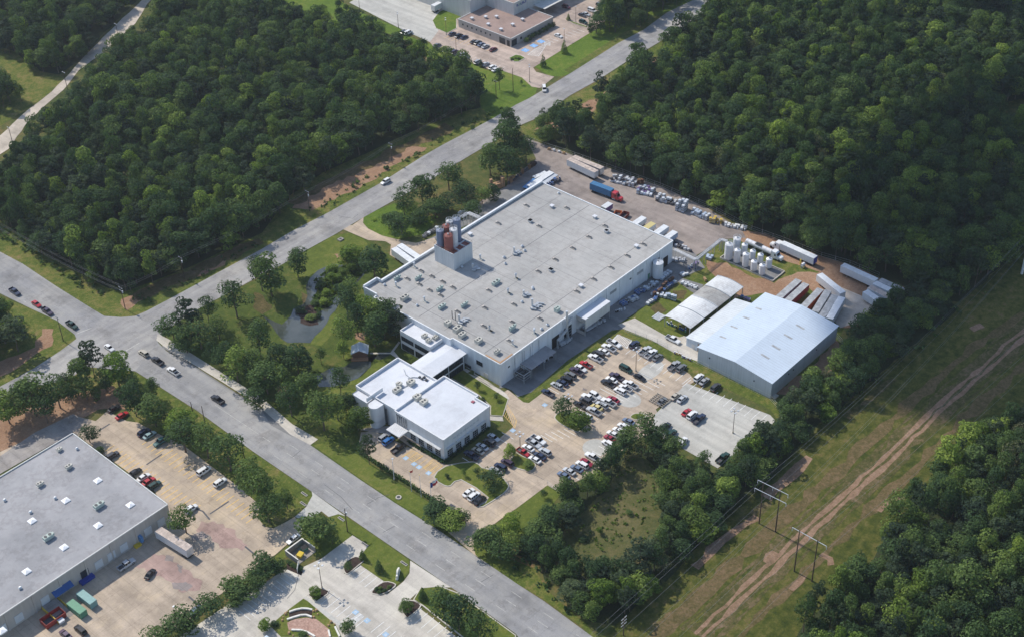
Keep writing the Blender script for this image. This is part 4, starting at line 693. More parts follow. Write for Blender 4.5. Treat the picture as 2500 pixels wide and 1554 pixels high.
for (t, x, y, sx, sy, sz, lab) in ((3, 435, 775, 3.2, 2.2, 1.4, 'flat grey unit left of the pipes on the far office roof'), (3, 455, 720, 1.6, 2.2, 1.4, 'small four fan unit behind the flat unit on the office roof'), (3, 570, 705, 2.6, 2.6, 1.6, 'green grey cube unit near the middle of the far office roof'),
    (3, 630, 850, 2.6, 2.6, 1.7, 'left one of two tan units on the near office roof'), (3, 695, 895, 2.6, 2.6, 1.5, 'right one of two tan units on the near office roof')):
    ac_unit('rooftop_air_conditioner', lab, P(t, x, y, OH-.65 if y < 800 else OH-.43), sx, sy, sz)
for k, pts in enumerate((((540, 650), (590, 635), (650, 640), (700, 660), (745, 660)), ((440, 760), (500, 735), (560, 700)), ((500, 560), (520, 610), (560, 640)))):
    L_ = [P(3, x, y, OH-.5) for x, y in pts]; b = MB()
    for u, v_ in zip(L_, L_[1:]): b.tube(u, v_, .13, 6)
    b.build('roof_pipe', 'steel', of)
b = MB()
for x, y in ((655, 640), (680, 655), (700, 640), (720, 668)): v = P(3, x, y, OH-.6); b.box(v.x-.4, v.x+.4, v.y-.3, v.y+.3, OH-.68, OH-.1)
b.build('roof_equipment', 'dark_metal', of); b = MB(); v = P(3, 1172, 868, OH); b.box(v.x-.5, v.x+.5, v.y-.5, v.y+.5, OH-.44, OH-.1); b.build('roof_hatch', 'maroon_hatch', of)
# link corridor and annexe
lk = thing('link_corridor', 'long bright white roofed glazed corridor joining office and factory', 'corridor building', (0, 0, 0))
b = MB(); b.box(-50.4, -32.5, -6.8, 1.2, 0, 6.5); b.build('wall', 'office_wall', lk)
b = MB(); b.add([(-50.5, -7.2, 6.55), (-31.2, -7.2, 6.55), (-31.2, -1.6, 7.1), (-50.5, -1.6, 7.1), (-50.5, 3.3, 6.6), (-31.2, 3.3, 6.6)], [(0, 1, 2, 3), (3, 2, 5, 4)]); b.add([(-50.5, -7.2, 6.3), (-31.4, -7.2, 6.3), (-31.4, 3.3, 6.3), (-50.5, 3.3, 6.3), (-50.5, -7.2, 6.54), (-31.4, -7.2, 6.54), (-31.4, 3.3, 6.59), (-50.5, 3.3, 6.59)], [(0, 1, 5, 4), (2, 3, 7, 6), (3, 0, 4, 7), (1, 2, 6, 5), (3, 2, 1, 0)]); b.build('roof', 'white_roof', lk)
for x0, x1 in ((-47.6, -40.6), (-40.0, -33.2)):
    win_y(lk, x0, x1, -6.82, 3.6, 5.9, 8, 2, 'dark_metal'); win_y(lk, x0, x1, -6.82, .3, 2.8, 8, 1, 'dark_metal')
an = thing('office_annexe', 'small two storey white annexe with ribbon windows facing the pond', 'office annexe', (0, 0, 0))
b = MB(); b.box(-38.7, -32.5, 3.5, 18.4, 0, 7.6); b.build('wall', 'office_wall', an)
b = MB(); b.box(-38.5, -31.2, 3.6, 18.3, 7.6, 7.65); b.build('roof', 'white_roof', an); b = MB(); parapet(b, [(-38.6, 3.5), (-31.3, 3.5), (-31.3, 18.3), (-38.6, 18.3)], 7.0, 8.3, .35); b.build('parapet', 'office_wall', an)
for y0, y1 in ((4.2, 11.0), (11.8, 17.8)): win_x(an, y0, y1, -38.74, 4.4, 6.2, 6, 1, 'dark_metal'); win_x(an, y0, y1, -38.74, .4, 2.9, 6, 1, 'dark_metal')
for k, (x, y) in enumerate(((-35.5, 9.4), (-36.3, 6.5), (-33.6, 5.8))): ac_unit('rooftop_air_conditioner', ('fan unit in the middle of the annexe roof', 'pipe cluster unit at the near edge of the annexe roof', 'tan unit at the right edge of the annexe roof')[k], Vector((x, y, 7.66)), 2.0, 1.8, 1.3)
# ---------------------------------------------------------------- blue grey warehouse, lean-to and shelter
wh = thing('warehouse', 'large pale blue metal warehouse with low gabled roof', 'warehouse', (0, 0, 0)); X0, X1, Y0, Y1, E, R, YR = 22.9, 64.2, -97.2, -66.8, 6.7, 8.3, -82.2
b = MB(); b.add([(X0, Y0, 0), (X0, Y1, 0), (X0, Y1, E), (X0, YR, R), (X0, Y0, E), (X1, Y0, 0), (X1, Y1, 0), (X1, Y1, E), (X1, YR, R), (X1, Y0, E)], [(0, 4, 3, 2, 1), (5, 6, 7, 8, 9), (0, 5, 9, 4), (1, 2, 7, 6)]); b.build('wall', 'warehouse_wall', wh)
b = MB(); ov = .35
for z in (.03, .15): b.add([(X0-ov, Y0-ov, E+z), (X1+ov, Y0-ov, E+z), (X1+ov, YR, R+z), (X0-ov, YR, R+z), (X1+ov, Y1+ov, E+z), (X0-ov, Y1+ov, E+z)], [(0, 1, 2, 3), (3, 2, 4, 5)])
z = .03; b.add([(X0-ov, Y0-ov, E+.03), (X1+ov, Y0-ov, E+.03), (X1+ov, Y0-ov, E+.15), (X0-ov, Y0-ov, E+.15), (X0-ov, YR, R+.03), (X0-ov, YR, R+.15), (X0-ov, Y1+ov, E+.03), (X0-ov, Y1+ov, E+.15)], [(0, 1, 2, 3), (0, 3, 5, 4), (4, 5, 7, 6)]); wr = b.build('roof', 'metal_roof', wh)
for L in (((905, 485), (778, 582), (650, 680), (530, 785), (1040, 530), (920, 640), (790, 745), (672, 840)), ((1355, 680), (1228, 782), (1100, 895), (985, 990), (1500, 752), (1370, 860), (1245, 968), (1130, 1070))):
    for x, y in L:
        v = P(4, x, y, 7.6); zr = E+(R-E)*(1-abs(v.y-YR)/15.2)+.17; s = (R-E)/15.2*(1 if v.y < YR else -1); v = P(4, x, y, zr); b = MB()
        b.add([(v.x-.45, v.y-1.7, zr-1.7*s), (v.x+.45, v.y-1.7, zr-1.7*s), (v.x+.45, v.y+1.7, zr+1.7*s), (v.x-.45, v.y+1.7, zr+1.7*s)], [(0, 1, 2, 3)]); b.build('skylight', 'trailer_grey', wr)
for x, z_ in ((-72.0, 4.4), (-90.5, 4.0)): b = MB(); b.box(X0-.25, X0-.02, x, x+.4, z_, z_+.4); b.build('wall_lamp', 'dark_metal', wh)
for x in (36, 50.5, 33): b = MB(); b.box(x, x+.4, Y0-.25, Y0-.02, 4.2, 4.6); b.build('wall_lamp', 'dark_metal', wh)
b = MB(); b.box(23.8, 25.6, Y0-1.6, Y0-.1, .05, .7); b.build('step', 'pale_concrete', wh)
b = MB(); b.box(X1, X1+.15, -84, -79.5, .05, 4.4); b.build('dock_door', 'silo_white', wh)
lt = thing('lean_to_shed', 'lower pale metal shed built against the warehouse long side', 'shed', (0, 0, 0))
b = MB(); b.add([(28.0, -66.4, 0), (57.9, -66.4, 0), (57.9, -58.2, 0), (28.0, -58.2, 0), (28.0, -66.4, 4.85), (57.9, -66.4, 4.85), (57.9, -58.2, 3.55), (28.0, -58.2, 3.55)], [(0, 1, 5, 4), (2, 3, 7, 6), (3, 0, 4, 7), (1, 2, 6, 5)]); b.build('wall', 'metal_wall', lt)
b = MB(); b.add([(27.7, -66.42, 4.87), (58.2, -66.42, 4.87), (58.2, -57.9, 3.57), (27.7, -57.9, 3.57), (27.7, -66.42, 5.0), (58.2, -66.42, 5.0), (58.2, -57.9, 3.70), (27.7, -57.9, 3.70)], [(4, 5, 6, 7), (3, 2, 1, 0), (2, 3, 7, 6), (3, 0, 4, 7), (1, 2, 6, 5)]); b.build('roof', 'leanto_roof', lt); b = MB(); b.box(27.7, 58.2, -66.75, -66.45, 5.0, 5.25); b.build('flashing', 'dark_metal', lt)
b = MB(); b.box(27.9, 28.0, -63.8, -63.2, .05, 3.4); b.build('downpipe', 'wood', lt); b = MB(); b.box(27.88, 28.0, -61.9, -60.6, .05, 2.3); b.build('door', 'galvanised', lt)
sh = thing('open_shelter', 'long open sided shelter with barrel curved silver metal roof in four bays', 'shelter', (0, 0, 0)); xs = [31.9, 40.2, 48.6, 56.6, 64.8]
for i in range(4):
    b = MB(); n = 8; yy = [-57.0+11.6*k/n for k in range(n+1)]; zz = [4.55+.75*sin(pi*k/n) for k in range(n+1)]
    for dz, rv in ((0, 1), (.12, 0)):
        vs = [(x, y, z+dz+(.06 if i % 2 else 0)) for y, z in zip(yy, zz) for x in (xs[i], xs[i+1]+(.3 if i < 3 else 0))]; b.add(vs, [(2*k, 2*k+1, 2*k+3, 2*k+2) for k in range(n)])
    b.build('roof', ('shed_roof', 'shed_roof', 'worn_roof', 'shed_roof')[i], sh); r_ = MB()
    for k in range(n): r_.tube((xs[i+1]-.1, yy[k], zz[k]+.22), (xs[i+1]-.1, yy[k+1], zz[k+1]+.22), .13, 5)
    r_.build('roof_rib', 'steel', sh)
for x in xs:
    for y in (-56.7, -45.7): b = MB(); b.box(x-.1, x+.1, y-.1, y+.1, .05, 4.5); b.build('post', 'steel', sh)
# ---------------------------------------------------------------- west warehouse (bottom left)
wb = thing('west_warehouse', 'tan walled warehouse with flat grey roof and loading docks at the lower left', 'warehouse', (0, 0, 0)); WH = 7.4
wp = [(-146, 11.3), (-146, 62.2), (-230, 62.2), (-230, 11.3)]
b = MB(); b.prism(wp, 0, WH, top=False)
for i in range(9): b.box(-158.6-i*9.0-.25, -158.6-i*9.0+.25, 11.05, 11.3, 0, WH-.1)
b.build('wall', 'tan_wall', wb); b = MB(); b.sheet(wp, WH-.25); wroof = b.build('roof', 'grey_roof', wb); b = MB(); parapet(b, wp, WH-.24, WH+.12, .35); b.build('parapet', 'pale_wall', wb)
for x, y in ((695, 403), (468, 545), (925, 576), (228, 690), (697, 722), (455, 877), (190, 1048), (15, 1470)):
    v = P(31, x, y, WH-.2); b = MB(); b.box(v.x-1.1, v.x+1.1, v.y-1.1, v.y+1.1, WH-.25, WH+.05); b.add([(v.x-1.1, v.y-1.1, WH+.05), (v.x+1.1, v.y-1.1, WH+.05), (v.x+1.1, v.y+1.1, WH+.05), (v.x-1.1, v.y+1.1, WH+.05), (v.x, v.y, WH+.5)], [(0, 1, 4), (1, 2, 4), (2, 3, 4), (3, 0, 4)]); b.build('skylight', 'skylight', wroof)
for (x, y, sx, sy, sz, m_, lab) in ((420, 190, 1.6, 1.6, 1.2, 'hvac', 'small beige unit nearest the far corner of the west warehouse roof'), (488, 315, 2.2, 1.6, 1.4, 'hvac', 'beige unit second from the far corner of the west warehouse roof'), (285, 438, 2.2, 1.6, 1.4, 'hvac', 'beige unit third along the west warehouse roof'), (703, 590, 3.6, 1.8, 1.6, 'hvac_green', 'long green unit toward the right wall of the west warehouse'), (345, 815, 3.6, 1.8, 1.6, 'hvac_green', 'long green unit toward the near end of the west warehouse roof')):
    ac_unit('rooftop_air_conditioner', lab, P(31, x, y, WH-.2), sx, sy, sz, m_)
for x, y in ((145, 1168), (548, 180), (393, 530), (35, 545), (218, 630)): v = P(31, x, y, WH-.2); vent('roof_vent', 'small dark vent pipe on the west warehouse roof', 'roof vent', v, 'dome', 'vent pipes on the west warehouse roof')
for i, x in enumerate((-149.5, -154.5, -163.5, -168.0, -172.5, -177.5, -186.5, -191.2, -200.0, -205.5)):
    b = MB(); b.box(x-1.35, x+1.35, 11.12, 11.28, 1.0 if i != 8 else 1.0, 3.8); b.build('dock_door', 'trailer_white' if i not in (5,) else 'window_glass', wb)
b = MB(); b.add([(-188.8, 11.25, 3.7), (-182.4, 11.25, 3.7), (-182.4, 9.4, 2.7), (-188.8, 9.4, 2.7), (-188.8, 11.25, 3.6), (-182.4, 11.25, 3.6), (-182.4, 9.4, 2.6), (-188.8, 9.4, 2.6)], [(0, 3, 2, 1), (4, 5, 6, 7), (3, 7, 6, 2), (0, 4, 7, 3), (1, 2, 6, 5)]); b.build('awning', 'blue', wb)
b = MB(); b.box(-180.0, -175.4, 9.6, 11.28, .2, 1.2); b.build('dock_bumper', 'deep_blue', wb)
b = MB(); b.box(-158.2, -157.3, 9.9, 11.25, 1.0, 3.2); b.build('stair_door', 'plastic_blue', wb); b = MB(); b.box(-160.4, -158.3, 9.9, 11.2, .1, .9); b.build('stair_landing', 'yellow', wb)
b = MB()
for i in range(2): b.box(-193+i*5.2, -192.85+i*5.2, 2.4, 11.0, .1, 1.3)
b.build('ramp_rail', 'yellow', wb); b = MB(); b.add([(-192.8, 2.4, .12), (-188, 2.4, .12), (-188, 11, 1.1), (-192.8, 11, 1.1)], [(0, 1, 2, 3)]); b.build('ramp', 'old_concrete', wb)
# ---------------------------------------------------------------- north building
nb = thing('north_building', 'one storey building with brown flat roof in front of a tall pale block', 'office building', (0, 0, 0)); NH = 4.6
b = MB(); b.prism([(163.3, 147.5), (195, 147.5), (195, 183), (163.3, 183)], 0, NH, top=False); b.build('wall', 'tan_wall', nb); b = MB(); b.sheet([(163.3, 147.5), (195, 147.5), (195, 183), (163.3, 183)], NH-.15); b.build('roof', 'brown_roof', nb)
b = MB(); parapet(b, [(163.3, 147.5), (195, 147.5), (195, 183), (163.3, 183)], NH-.14, NH+.1, .35); b.build('parapet', 'pale_wall', nb)
for i in range(7): y = 179.8-i*3.1; b = MB(); b.box(163.18, 163.3, y-.4, y+.4, 2.0, 2.9); b.build('window', 'window_glass', nb)
win_x(nb, 151.2, 155.0, 163.28, .3, 3.4, 4, 2, 'dark_metal'); win_x(nb, 148.2, 150.0, 163.28, .2, 3.2, 3, 1, 'dark_metal'); win_y(nb, 163.9, 167.5, 147.48, .2, 3.4, 4, 2, 'dark_metal'); win_y(nb, 170.2, 171.2, 147.48, 1.6, 2.8, 1, 1, 'dark_metal')
for k, (x, y) in enumerate(((535, 275), (728, 255), (882, 250), (765, 358), (945, 430), (1110, 362), (1250, 290))):
    v = P(43, x, y, NH); vent('roof_fan', ('white fan box nearest the left end of the brown roof', 'largest white fan box, second along the brown roof', 'small white vent at the foot of the tall pale block', 'flat white vent in the middle of the brown roof', 'white fan box nearest the front corner of the brown roof', 'white fan box right of the centre of the brown roof', 'white fan box in front of the shaded wing of the brown roof')[k], 'roof fan', v, 'box')
hb = thing('tall_pale_building', 'tall pale windowless block with dark lettering behind the brown roof', 'building', (0, 0, 0)); HT = 11.0
hp = [(184.0, 164.0), (240, 164.0), (240, 230), (172.5, 230), (172.5, 183.3), (184.0, 183.3)]
b = MB(); b.prism(hp, 0, HT, top=False); b.box(176.8, 177.4, 183.2, 183.35, 0, HT); b.build('wall', 'pale_wall', hb); b = MB(); b.sheet(hp, HT-.2); b.build('roof', 'brown_roof', hb); b = MB(); parapet(b, hp, HT-.19, HT+.1, .35); b.build('parapet', 'pale_wall', hb)
for i in range(7):
    x = 186.2+i*1.05; b = MB(); b.box(x, x+.18, 163.86, 163.98, 8.3, 9.5)
    if i % 2: b.box(x+.18, x+.8, 163.86, 163.98, 8.3, 8.55)
    else: b.box(x+.18, x+.75, 163.86, 163.98, 9.2, 9.5); b.box(x+.55, x+.75, 163.86, 163.98, 8.4, 9.2)
    b.build('sign_letter', 'deep_blue' if i not in (1, 2) else 'teal_paint', hb)
b = MB(); b.box(199, 214, 156.5, 163.9, 4.4, 4.65); b.build('canopy', 'pale_wall', hb); 
for x in (199.5, 213.4): b = MB(); b.box(x, x+.25, 156.7, 156.95, .05, 4.4); b.build('post', 'steel', hb)
# ---------------------------------------------------------------- pump house and lakeside hut
hu = P(22, 755, 1010); o = thing('garden_hut', 'small brown timber hut with pale blue metal gable roof by the pond', 'hut', (hu.x, hu.y, 0), radians(-46)); b = MB(); b.box(-2.6, 2.6, -2.1, 2.1, .1, 2.2)
b.add([(-2.6, -2.1, 2.2), (2.6, -2.1, 2.2), (0, -2.1, 3.5), (-2.6, 2.1, 2.2), (2.6, 2.1, 2.2), (0, 2.1, 3.5)], [(0, 1, 2), (5, 4, 3)]); b.build('wall', 'dark_wood', o)
b = MB(); b.add([(-3.1, -2.6, 2.05), (0, -2.6, 3.65), (0, 2.6, 3.65), (-3.1, 2.6, 2.05), (3.1, -2.6, 2.05), (3.1, 2.6, 2.05), (-3.1, -2.6, 2.17), (0, -2.6, 3.77), (0, 2.6, 3.77), (-3.1, 2.6, 2.17), (3.1, -2.6, 2.17), (3.1, 2.6, 2.17)], [(3, 2, 1, 0), (1, 2, 5, 4), (6, 7, 8, 9), (8, 7, 10, 11), (0, 1, 7, 6), (1, 4, 10, 7), (2, 3, 9, 8), (5, 2, 8, 11)]); b.build('roof', 'metal_roof', o)
b = MB(); b.box(-3, 3, -4.0, -2.1, .15, .35); b.build('deck', 'wood', o)
# blue roofed corner at the bottom edge
v = P(49, 430, 900, 3.5); o = thing('blue_roof_pavilion', 'pale blue hipped metal roof of a small building cut by the bottom edge', 'pavilion', (v.x-4.2, v.y-3.6, 0)); b = MB(); b.box(-4, 4, -4, 4, 0, 2.8); b.build('wall', 'pale_wall', o); b = MB(); b.add([(-4.6, -4.6, 2.8), (4.6, -4.6, 2.8), (4.6, 4.6, 2.8), (-4.6, 4.6, 2.8), (0, 0, 4.6)], [(0, 1, 4), (1, 2, 4), (2, 3, 4), (3, 0, 4), (3, 2, 1, 0)]); b.build('roof', 'metal_roof', o)
# bin enclosure
c0 = P(48, 1180, 640); o = thing('bin_enclosure', 'open topped grey walled bin enclosure with white coping beside the grey lot', 'bin enclosure', (c0.x, c0.y, 0)); b = MB(); b.box(-3.0, 3.2, 2.5, 2.9, 0, 2.1); b.box(-3.4, -3.0, -2.9, 2.9, 0, 2.1); b.box(3.2, 3.6, -2.9, 2.9, 0, 2.1); b.box(-3.0, 3.2, -2.9, 2.5, .0, .13); b.build('wall', 'old_concrete', o); b = MB(); b.box(-3.05, 3.25, 2.55, 2.95, 2.1, 2.2); b.box(-3.35, -3.05, -2.95, 2.95, 2.1, 2.2); b.box(3.25, 3.55, -2.95, 2.95, 2.1, 2.2); b.build('coping', 'stone', o)
b = MB(); b.add([(-5.8, -5.2, .1), (-5.6, -5.2, .1), (-3.0, -2.9, .1), (-3.2, -2.9, .1), (-5.8, -5.2, 1.9), (-5.6, -5.2, 1.9), (-3.0, -2.9, 1.9), (-3.2, -2.9, 1.9)], [(0, 1, 5, 4), (2, 3, 7, 6), (3, 0, 4, 7), (1, 2, 6, 5), (4, 5, 6, 7)]); b.build('gate', 'stone', o)
def dumpster(lab, x, y, mat, rz=0, s=1, z=.11, grp=None, lid='black'):
    o = thing('dumpster', lab, 'dumpster', (x, y, z), rz, grp); b = MB(); b.add([(-1*s, -.75*s, .1), (1*s, -.75*s, .1), (1*s, .75*s, .1), (-1*s, .75*s, .1), (-1.1*s, -.95*s, 1.3*s), (1.1*s, -.95*s, 1.3*s), (1.1*s, .85*s, 1.5*s), (-1.1*s, .85*s, 1.5*s)], [(3, 2, 1, 0), (0, 1, 5, 4), (1, 2, 6, 5), (2, 3, 7, 6), (3, 0, 4, 7)]); b.build('bin', mat, o)
    b = MB(); b.add([(-1.1*s, -.95*s, 1.32*s), (1.1*s, -.95*s, 1.32*s), (1.1*s, .85*s, 1.52*s), (-1.1*s, .85*s, 1.52*s)], [(0, 1, 2, 3)]); b.build('lid', lid, o)
    for q_ in (-.8, .8): b = MB(); b.cyl(q_*s, 0, 0, .14, .12, 8); b.build('wheel', 'tyre', o)
    return o
dumpster('yellow lidded bin standing in the mouth of the grey bin enclosure', c0.x-.8, c0.y-.9, 'yellow', .3, .9, lid='yellow'); dumpster('dark green bin inside the right of the bin enclosure', c0.x+1.8, c0.y+.2, 'green_paint', 0, .9)
# ================================================================= VEHICLES
def ring_loft(mb, st, mi=0):
    """st: (x, halfwidth, z0, z1) front to back; rounded shoulders"""
    rings = []
    for x, wd, z0, z1 in st:
        h = z1-z0; rings.append([(x, -wd*.92, z0), (x, -wd, z0+h*.35), (x, -wd*.97, z0+h*.75), (x, -wd*.84, z1), (x, wd*.84, z1), (x, wd*.97, z0+h*.75), (x, wd, z0+h*.35), (x, wd*.92, z0)])
    n = 8; vs = [p for r in rings for p in r]; fs = []
    for i in range(len(rings)-1):
        for k in range(n):
            a = i*n+k; b_ = i*n+(k+1) % n; fs.append((a, b_, b_+n, a+n))
    fs.append(tuple(range(n))); fs.append(tuple(range((len(rings)-1)*n, len(rings)*n))[::-1]); mb.add(vs, fs, mi)
def panel(mb, a, b, c, d, inset=.07, off=.012):
    """glass pane just proud of quad a b c d"""
    a, b, c, d = map(Vector, (a, b, c, d)); ctr = (a+b+c+d)/4; nrm = (b-a).cross(d-a).normalized()
    if nrm.dot(ctr-Vector((0, 0, .6))) < 0: nrm = -nrm
    q = [p+(ctr-p)*inset+nrm*off for p in (a, b, c, d)]; q2 = [p-nrm*.03 for p in q]; mb.add(q+q2, [(0, 1, 2, 3), (3, 2, 1, 0), (0, 4, 5, 1), (1, 5, 6, 2), (2, 6, 7, 3), (3, 7, 4, 0)])
def make_vehicle(kind):
    t = bpy.data.objects.new('vehicle', None); C.objects.link(t)
    S = dict(sedan=(2.4, .91, .98, .75, 1.45, (1.15, .35, -1.15, -1.75), .93), coupe=(2.2, .88, .92, .7, 1.38, (1.0, .2, -.9, -1.7), .9), suv=(2.4, .95, 1.12, .95, 1.78, (1.25, .6, -1.9, -2.25), 1.08),
             pickup=(2.95, 1.0, 1.18, 1.02, 1.9, (1.35, .75, -.75, -.95), 1.12), smallpickup=(2.6, .9, 1.05, .92, 1.68, (1.1, .6, -.35, -.5), 1.0), van=(2.55, .99, 1.2, 1.0, 1.98, (1.75, 1.0, -2.3, -2.48), 1.15), rack=(2.4, .95, 1.12, .95, 1.78, (1.25, .6, -1.9, -2.25), 1.08))[kind]
    hl, hw, zt, zh, H, (c0, c1, c2, c3), zb = S; b = MB(); z0 = .3
    if 'pickup' in kind:
        ring_loft(b, [(hl, hw*.82, z0+.15, zh-.15), (hl-.15, hw*.95, z0, zh-.04), (c0+.1, hw, z0, zt-.05), (c0-.3, hw, z0, zt), (c3, hw, z0, zt)])
        b.box(-hl, c3, -hw, -hw+.1, z0+.15, zt-.02); b.box(-hl, c3, hw-.1, hw, z0+.15, zt-.02); b.box(-hl, -hl+.09, -hw+.1, hw-.1, z0+.15, zt-.04); b.box(-hl+.09, c3, -hw+.1, hw-.1, z0+.1, .62)
    else:
        ring_loft(b, [(hl, hw*.80, z0+.12, zh-.16), (hl-.18, hw*.95, z0, zh-.06), (c0+.1, hw, z0, zt-.04), (c0-.3, hw, z0, zt), (c3+.1, hw, z0, zt), (-hl+.2, hw*.97, z0, zt-(.05 if kind in ('sedan', 'coupe') else .1)), (-hl, hw*.85, z0+.15, zt-.22)])
    w0, w1 = hw*.90, hw*.72; zc = zt-.03
    B_ = [(c0, -w0, zc), (c0, w0, zc), (c3, w0, zc), (c3, -w0, zc)]; T_ = [(c1, -w1, H), (c1, w1, H), (c2, w1, H), (c2, -w1, H)]
    b.add(B_+T_, [(4, 5, 6, 7), (0, 1, 5, 4), (1, 2, 6, 5), (2, 3, 7, 6), (3, 0, 4, 7)]); b.box(c2+.1, c1-.1, -w1*.85, w1*.85, H, H+.03)
    bd = b.build('body', 'paint_white', t)
    b = MB(); panel(b, B_[0], B_[1], T_[1], T_[0], .06); b.build('windshield', 'car_glass', t)
    b = MB(); panel(b, B_[2], B_[3], T_[3], T_[2], .1); b.build('rear_window', 'car_glass', t)
    for s, (i, j) in ((-1, (0, 3)), (1, (1, 2))):
        b = MB(); a, d = Vector(B_[i]), Vector(B_[j]); e, f = Vector(T_[i]), Vector(T_[j]); n = 3 if kind in ('suv', 'van', 'rack') else 2
        for k in range(n):
            u, v_ = k/n+.02, (k+1)/n-.02; panel(b, a.lerp(d, u), a.lerp(d, v_), e.lerp(f, v_), e.lerp(f, u), .09)
        b.build('side_window', 'car_glass', t)
    wr = .40 if 'pickup' in kind or kind in ('suv', 'rack', 'van') else .34
    for fx in (hl*.62, -hl*.60):
        for s in (-1, 1):
            b = MB(); b.tube((fx, s*(hw-.2), wr), (fx, s*(hw+.015), wr), wr, 14); wl = b.build('wheel', 'tyre', t); b = MB(); b.tube((fx, s*(hw+.016), wr), (fx, s*(hw+.03), wr), wr*.6, 10); b.build('rim', 'rim', wl)
    for s in (-1, 1):
        b = MB(); b.box(hl-.14, hl-.02 if 'pickup' in kind else hl-.05, s*hw*.66-.16, s*hw*.66+.16, zh-.32, zh-.16); b.build('headlight', 'headlamp', t)
        b = MB(); b.box(-hl-.02, -hl+.1, s*hw*.78-.1, s*hw*.78+.1, zt-.45, zt-.22); b.build('taillight', 'tail', t)
    if 'pickup' in kind: b = MB(); b.box(-hl+.1, c3-.02, -hw+.12, hw-.12, .62, .66); b.build('bed_liner', 'junk_dark', t)
    if kind == 'rack':
        b = MB()
        for s in (-1, 1): b.box(c2+.2, c1-.2, s*w1*.8-.03, s*w1*.8+.03, H+.05, H+.12)
        for x in (-.9, -.2, .4): b.box(x, x+.08, -w1*.8, w1*.8, H+.12, H+.17)
        b.build('roof_rack', 'dark_metal', t)
    return t, bd
protos = {}
VN = dict(sedan='sedan', coupe='sedan', suv='suv', rack='suv', pickup='pickup_truck', smallpickup='pickup_truck', van='van')
VC = dict(sedan='car', coupe='car', suv='suv', rack='suv', pickup='pickup truck', smallpickup='pickup truck', van='van')
def vehicle(t, x, y, kind, col, head, label, group=None, z=.12, dz=.75):
    used = kind in protos
    if not used: protos[kind] = make_vehicle(kind)
    root, bd = protos[kind]; v = P(t, x, y, dz); pos = (v.x, v.y, z); rz = radians(dict(N=90, S=-90, E=0, W=180).get(head, head) if isinstance(head, str) else head)
    if not used: r = root; r.location = pos; r.rotation_euler = (0, 0, rz); body = bd
    else:
        r = dup(root, pos, rz); body = [c for c in r.children if c.name.startswith('body')][0]
        if kind == 'sedan' : pass
    r.name = VN[kind]; body.material_slots[0].link = 'OBJECT'; body.material_slots[0].material = MT['paint_'+col]
    tag(r, label, VC[kind], group); return r
PK = 'cars in the factory car park'; RD = 'vehicles on the main road'; NL = 'cars at the north building'; WL = 'cars in the west lot'
K1 = 'in the row along the factory kerb'
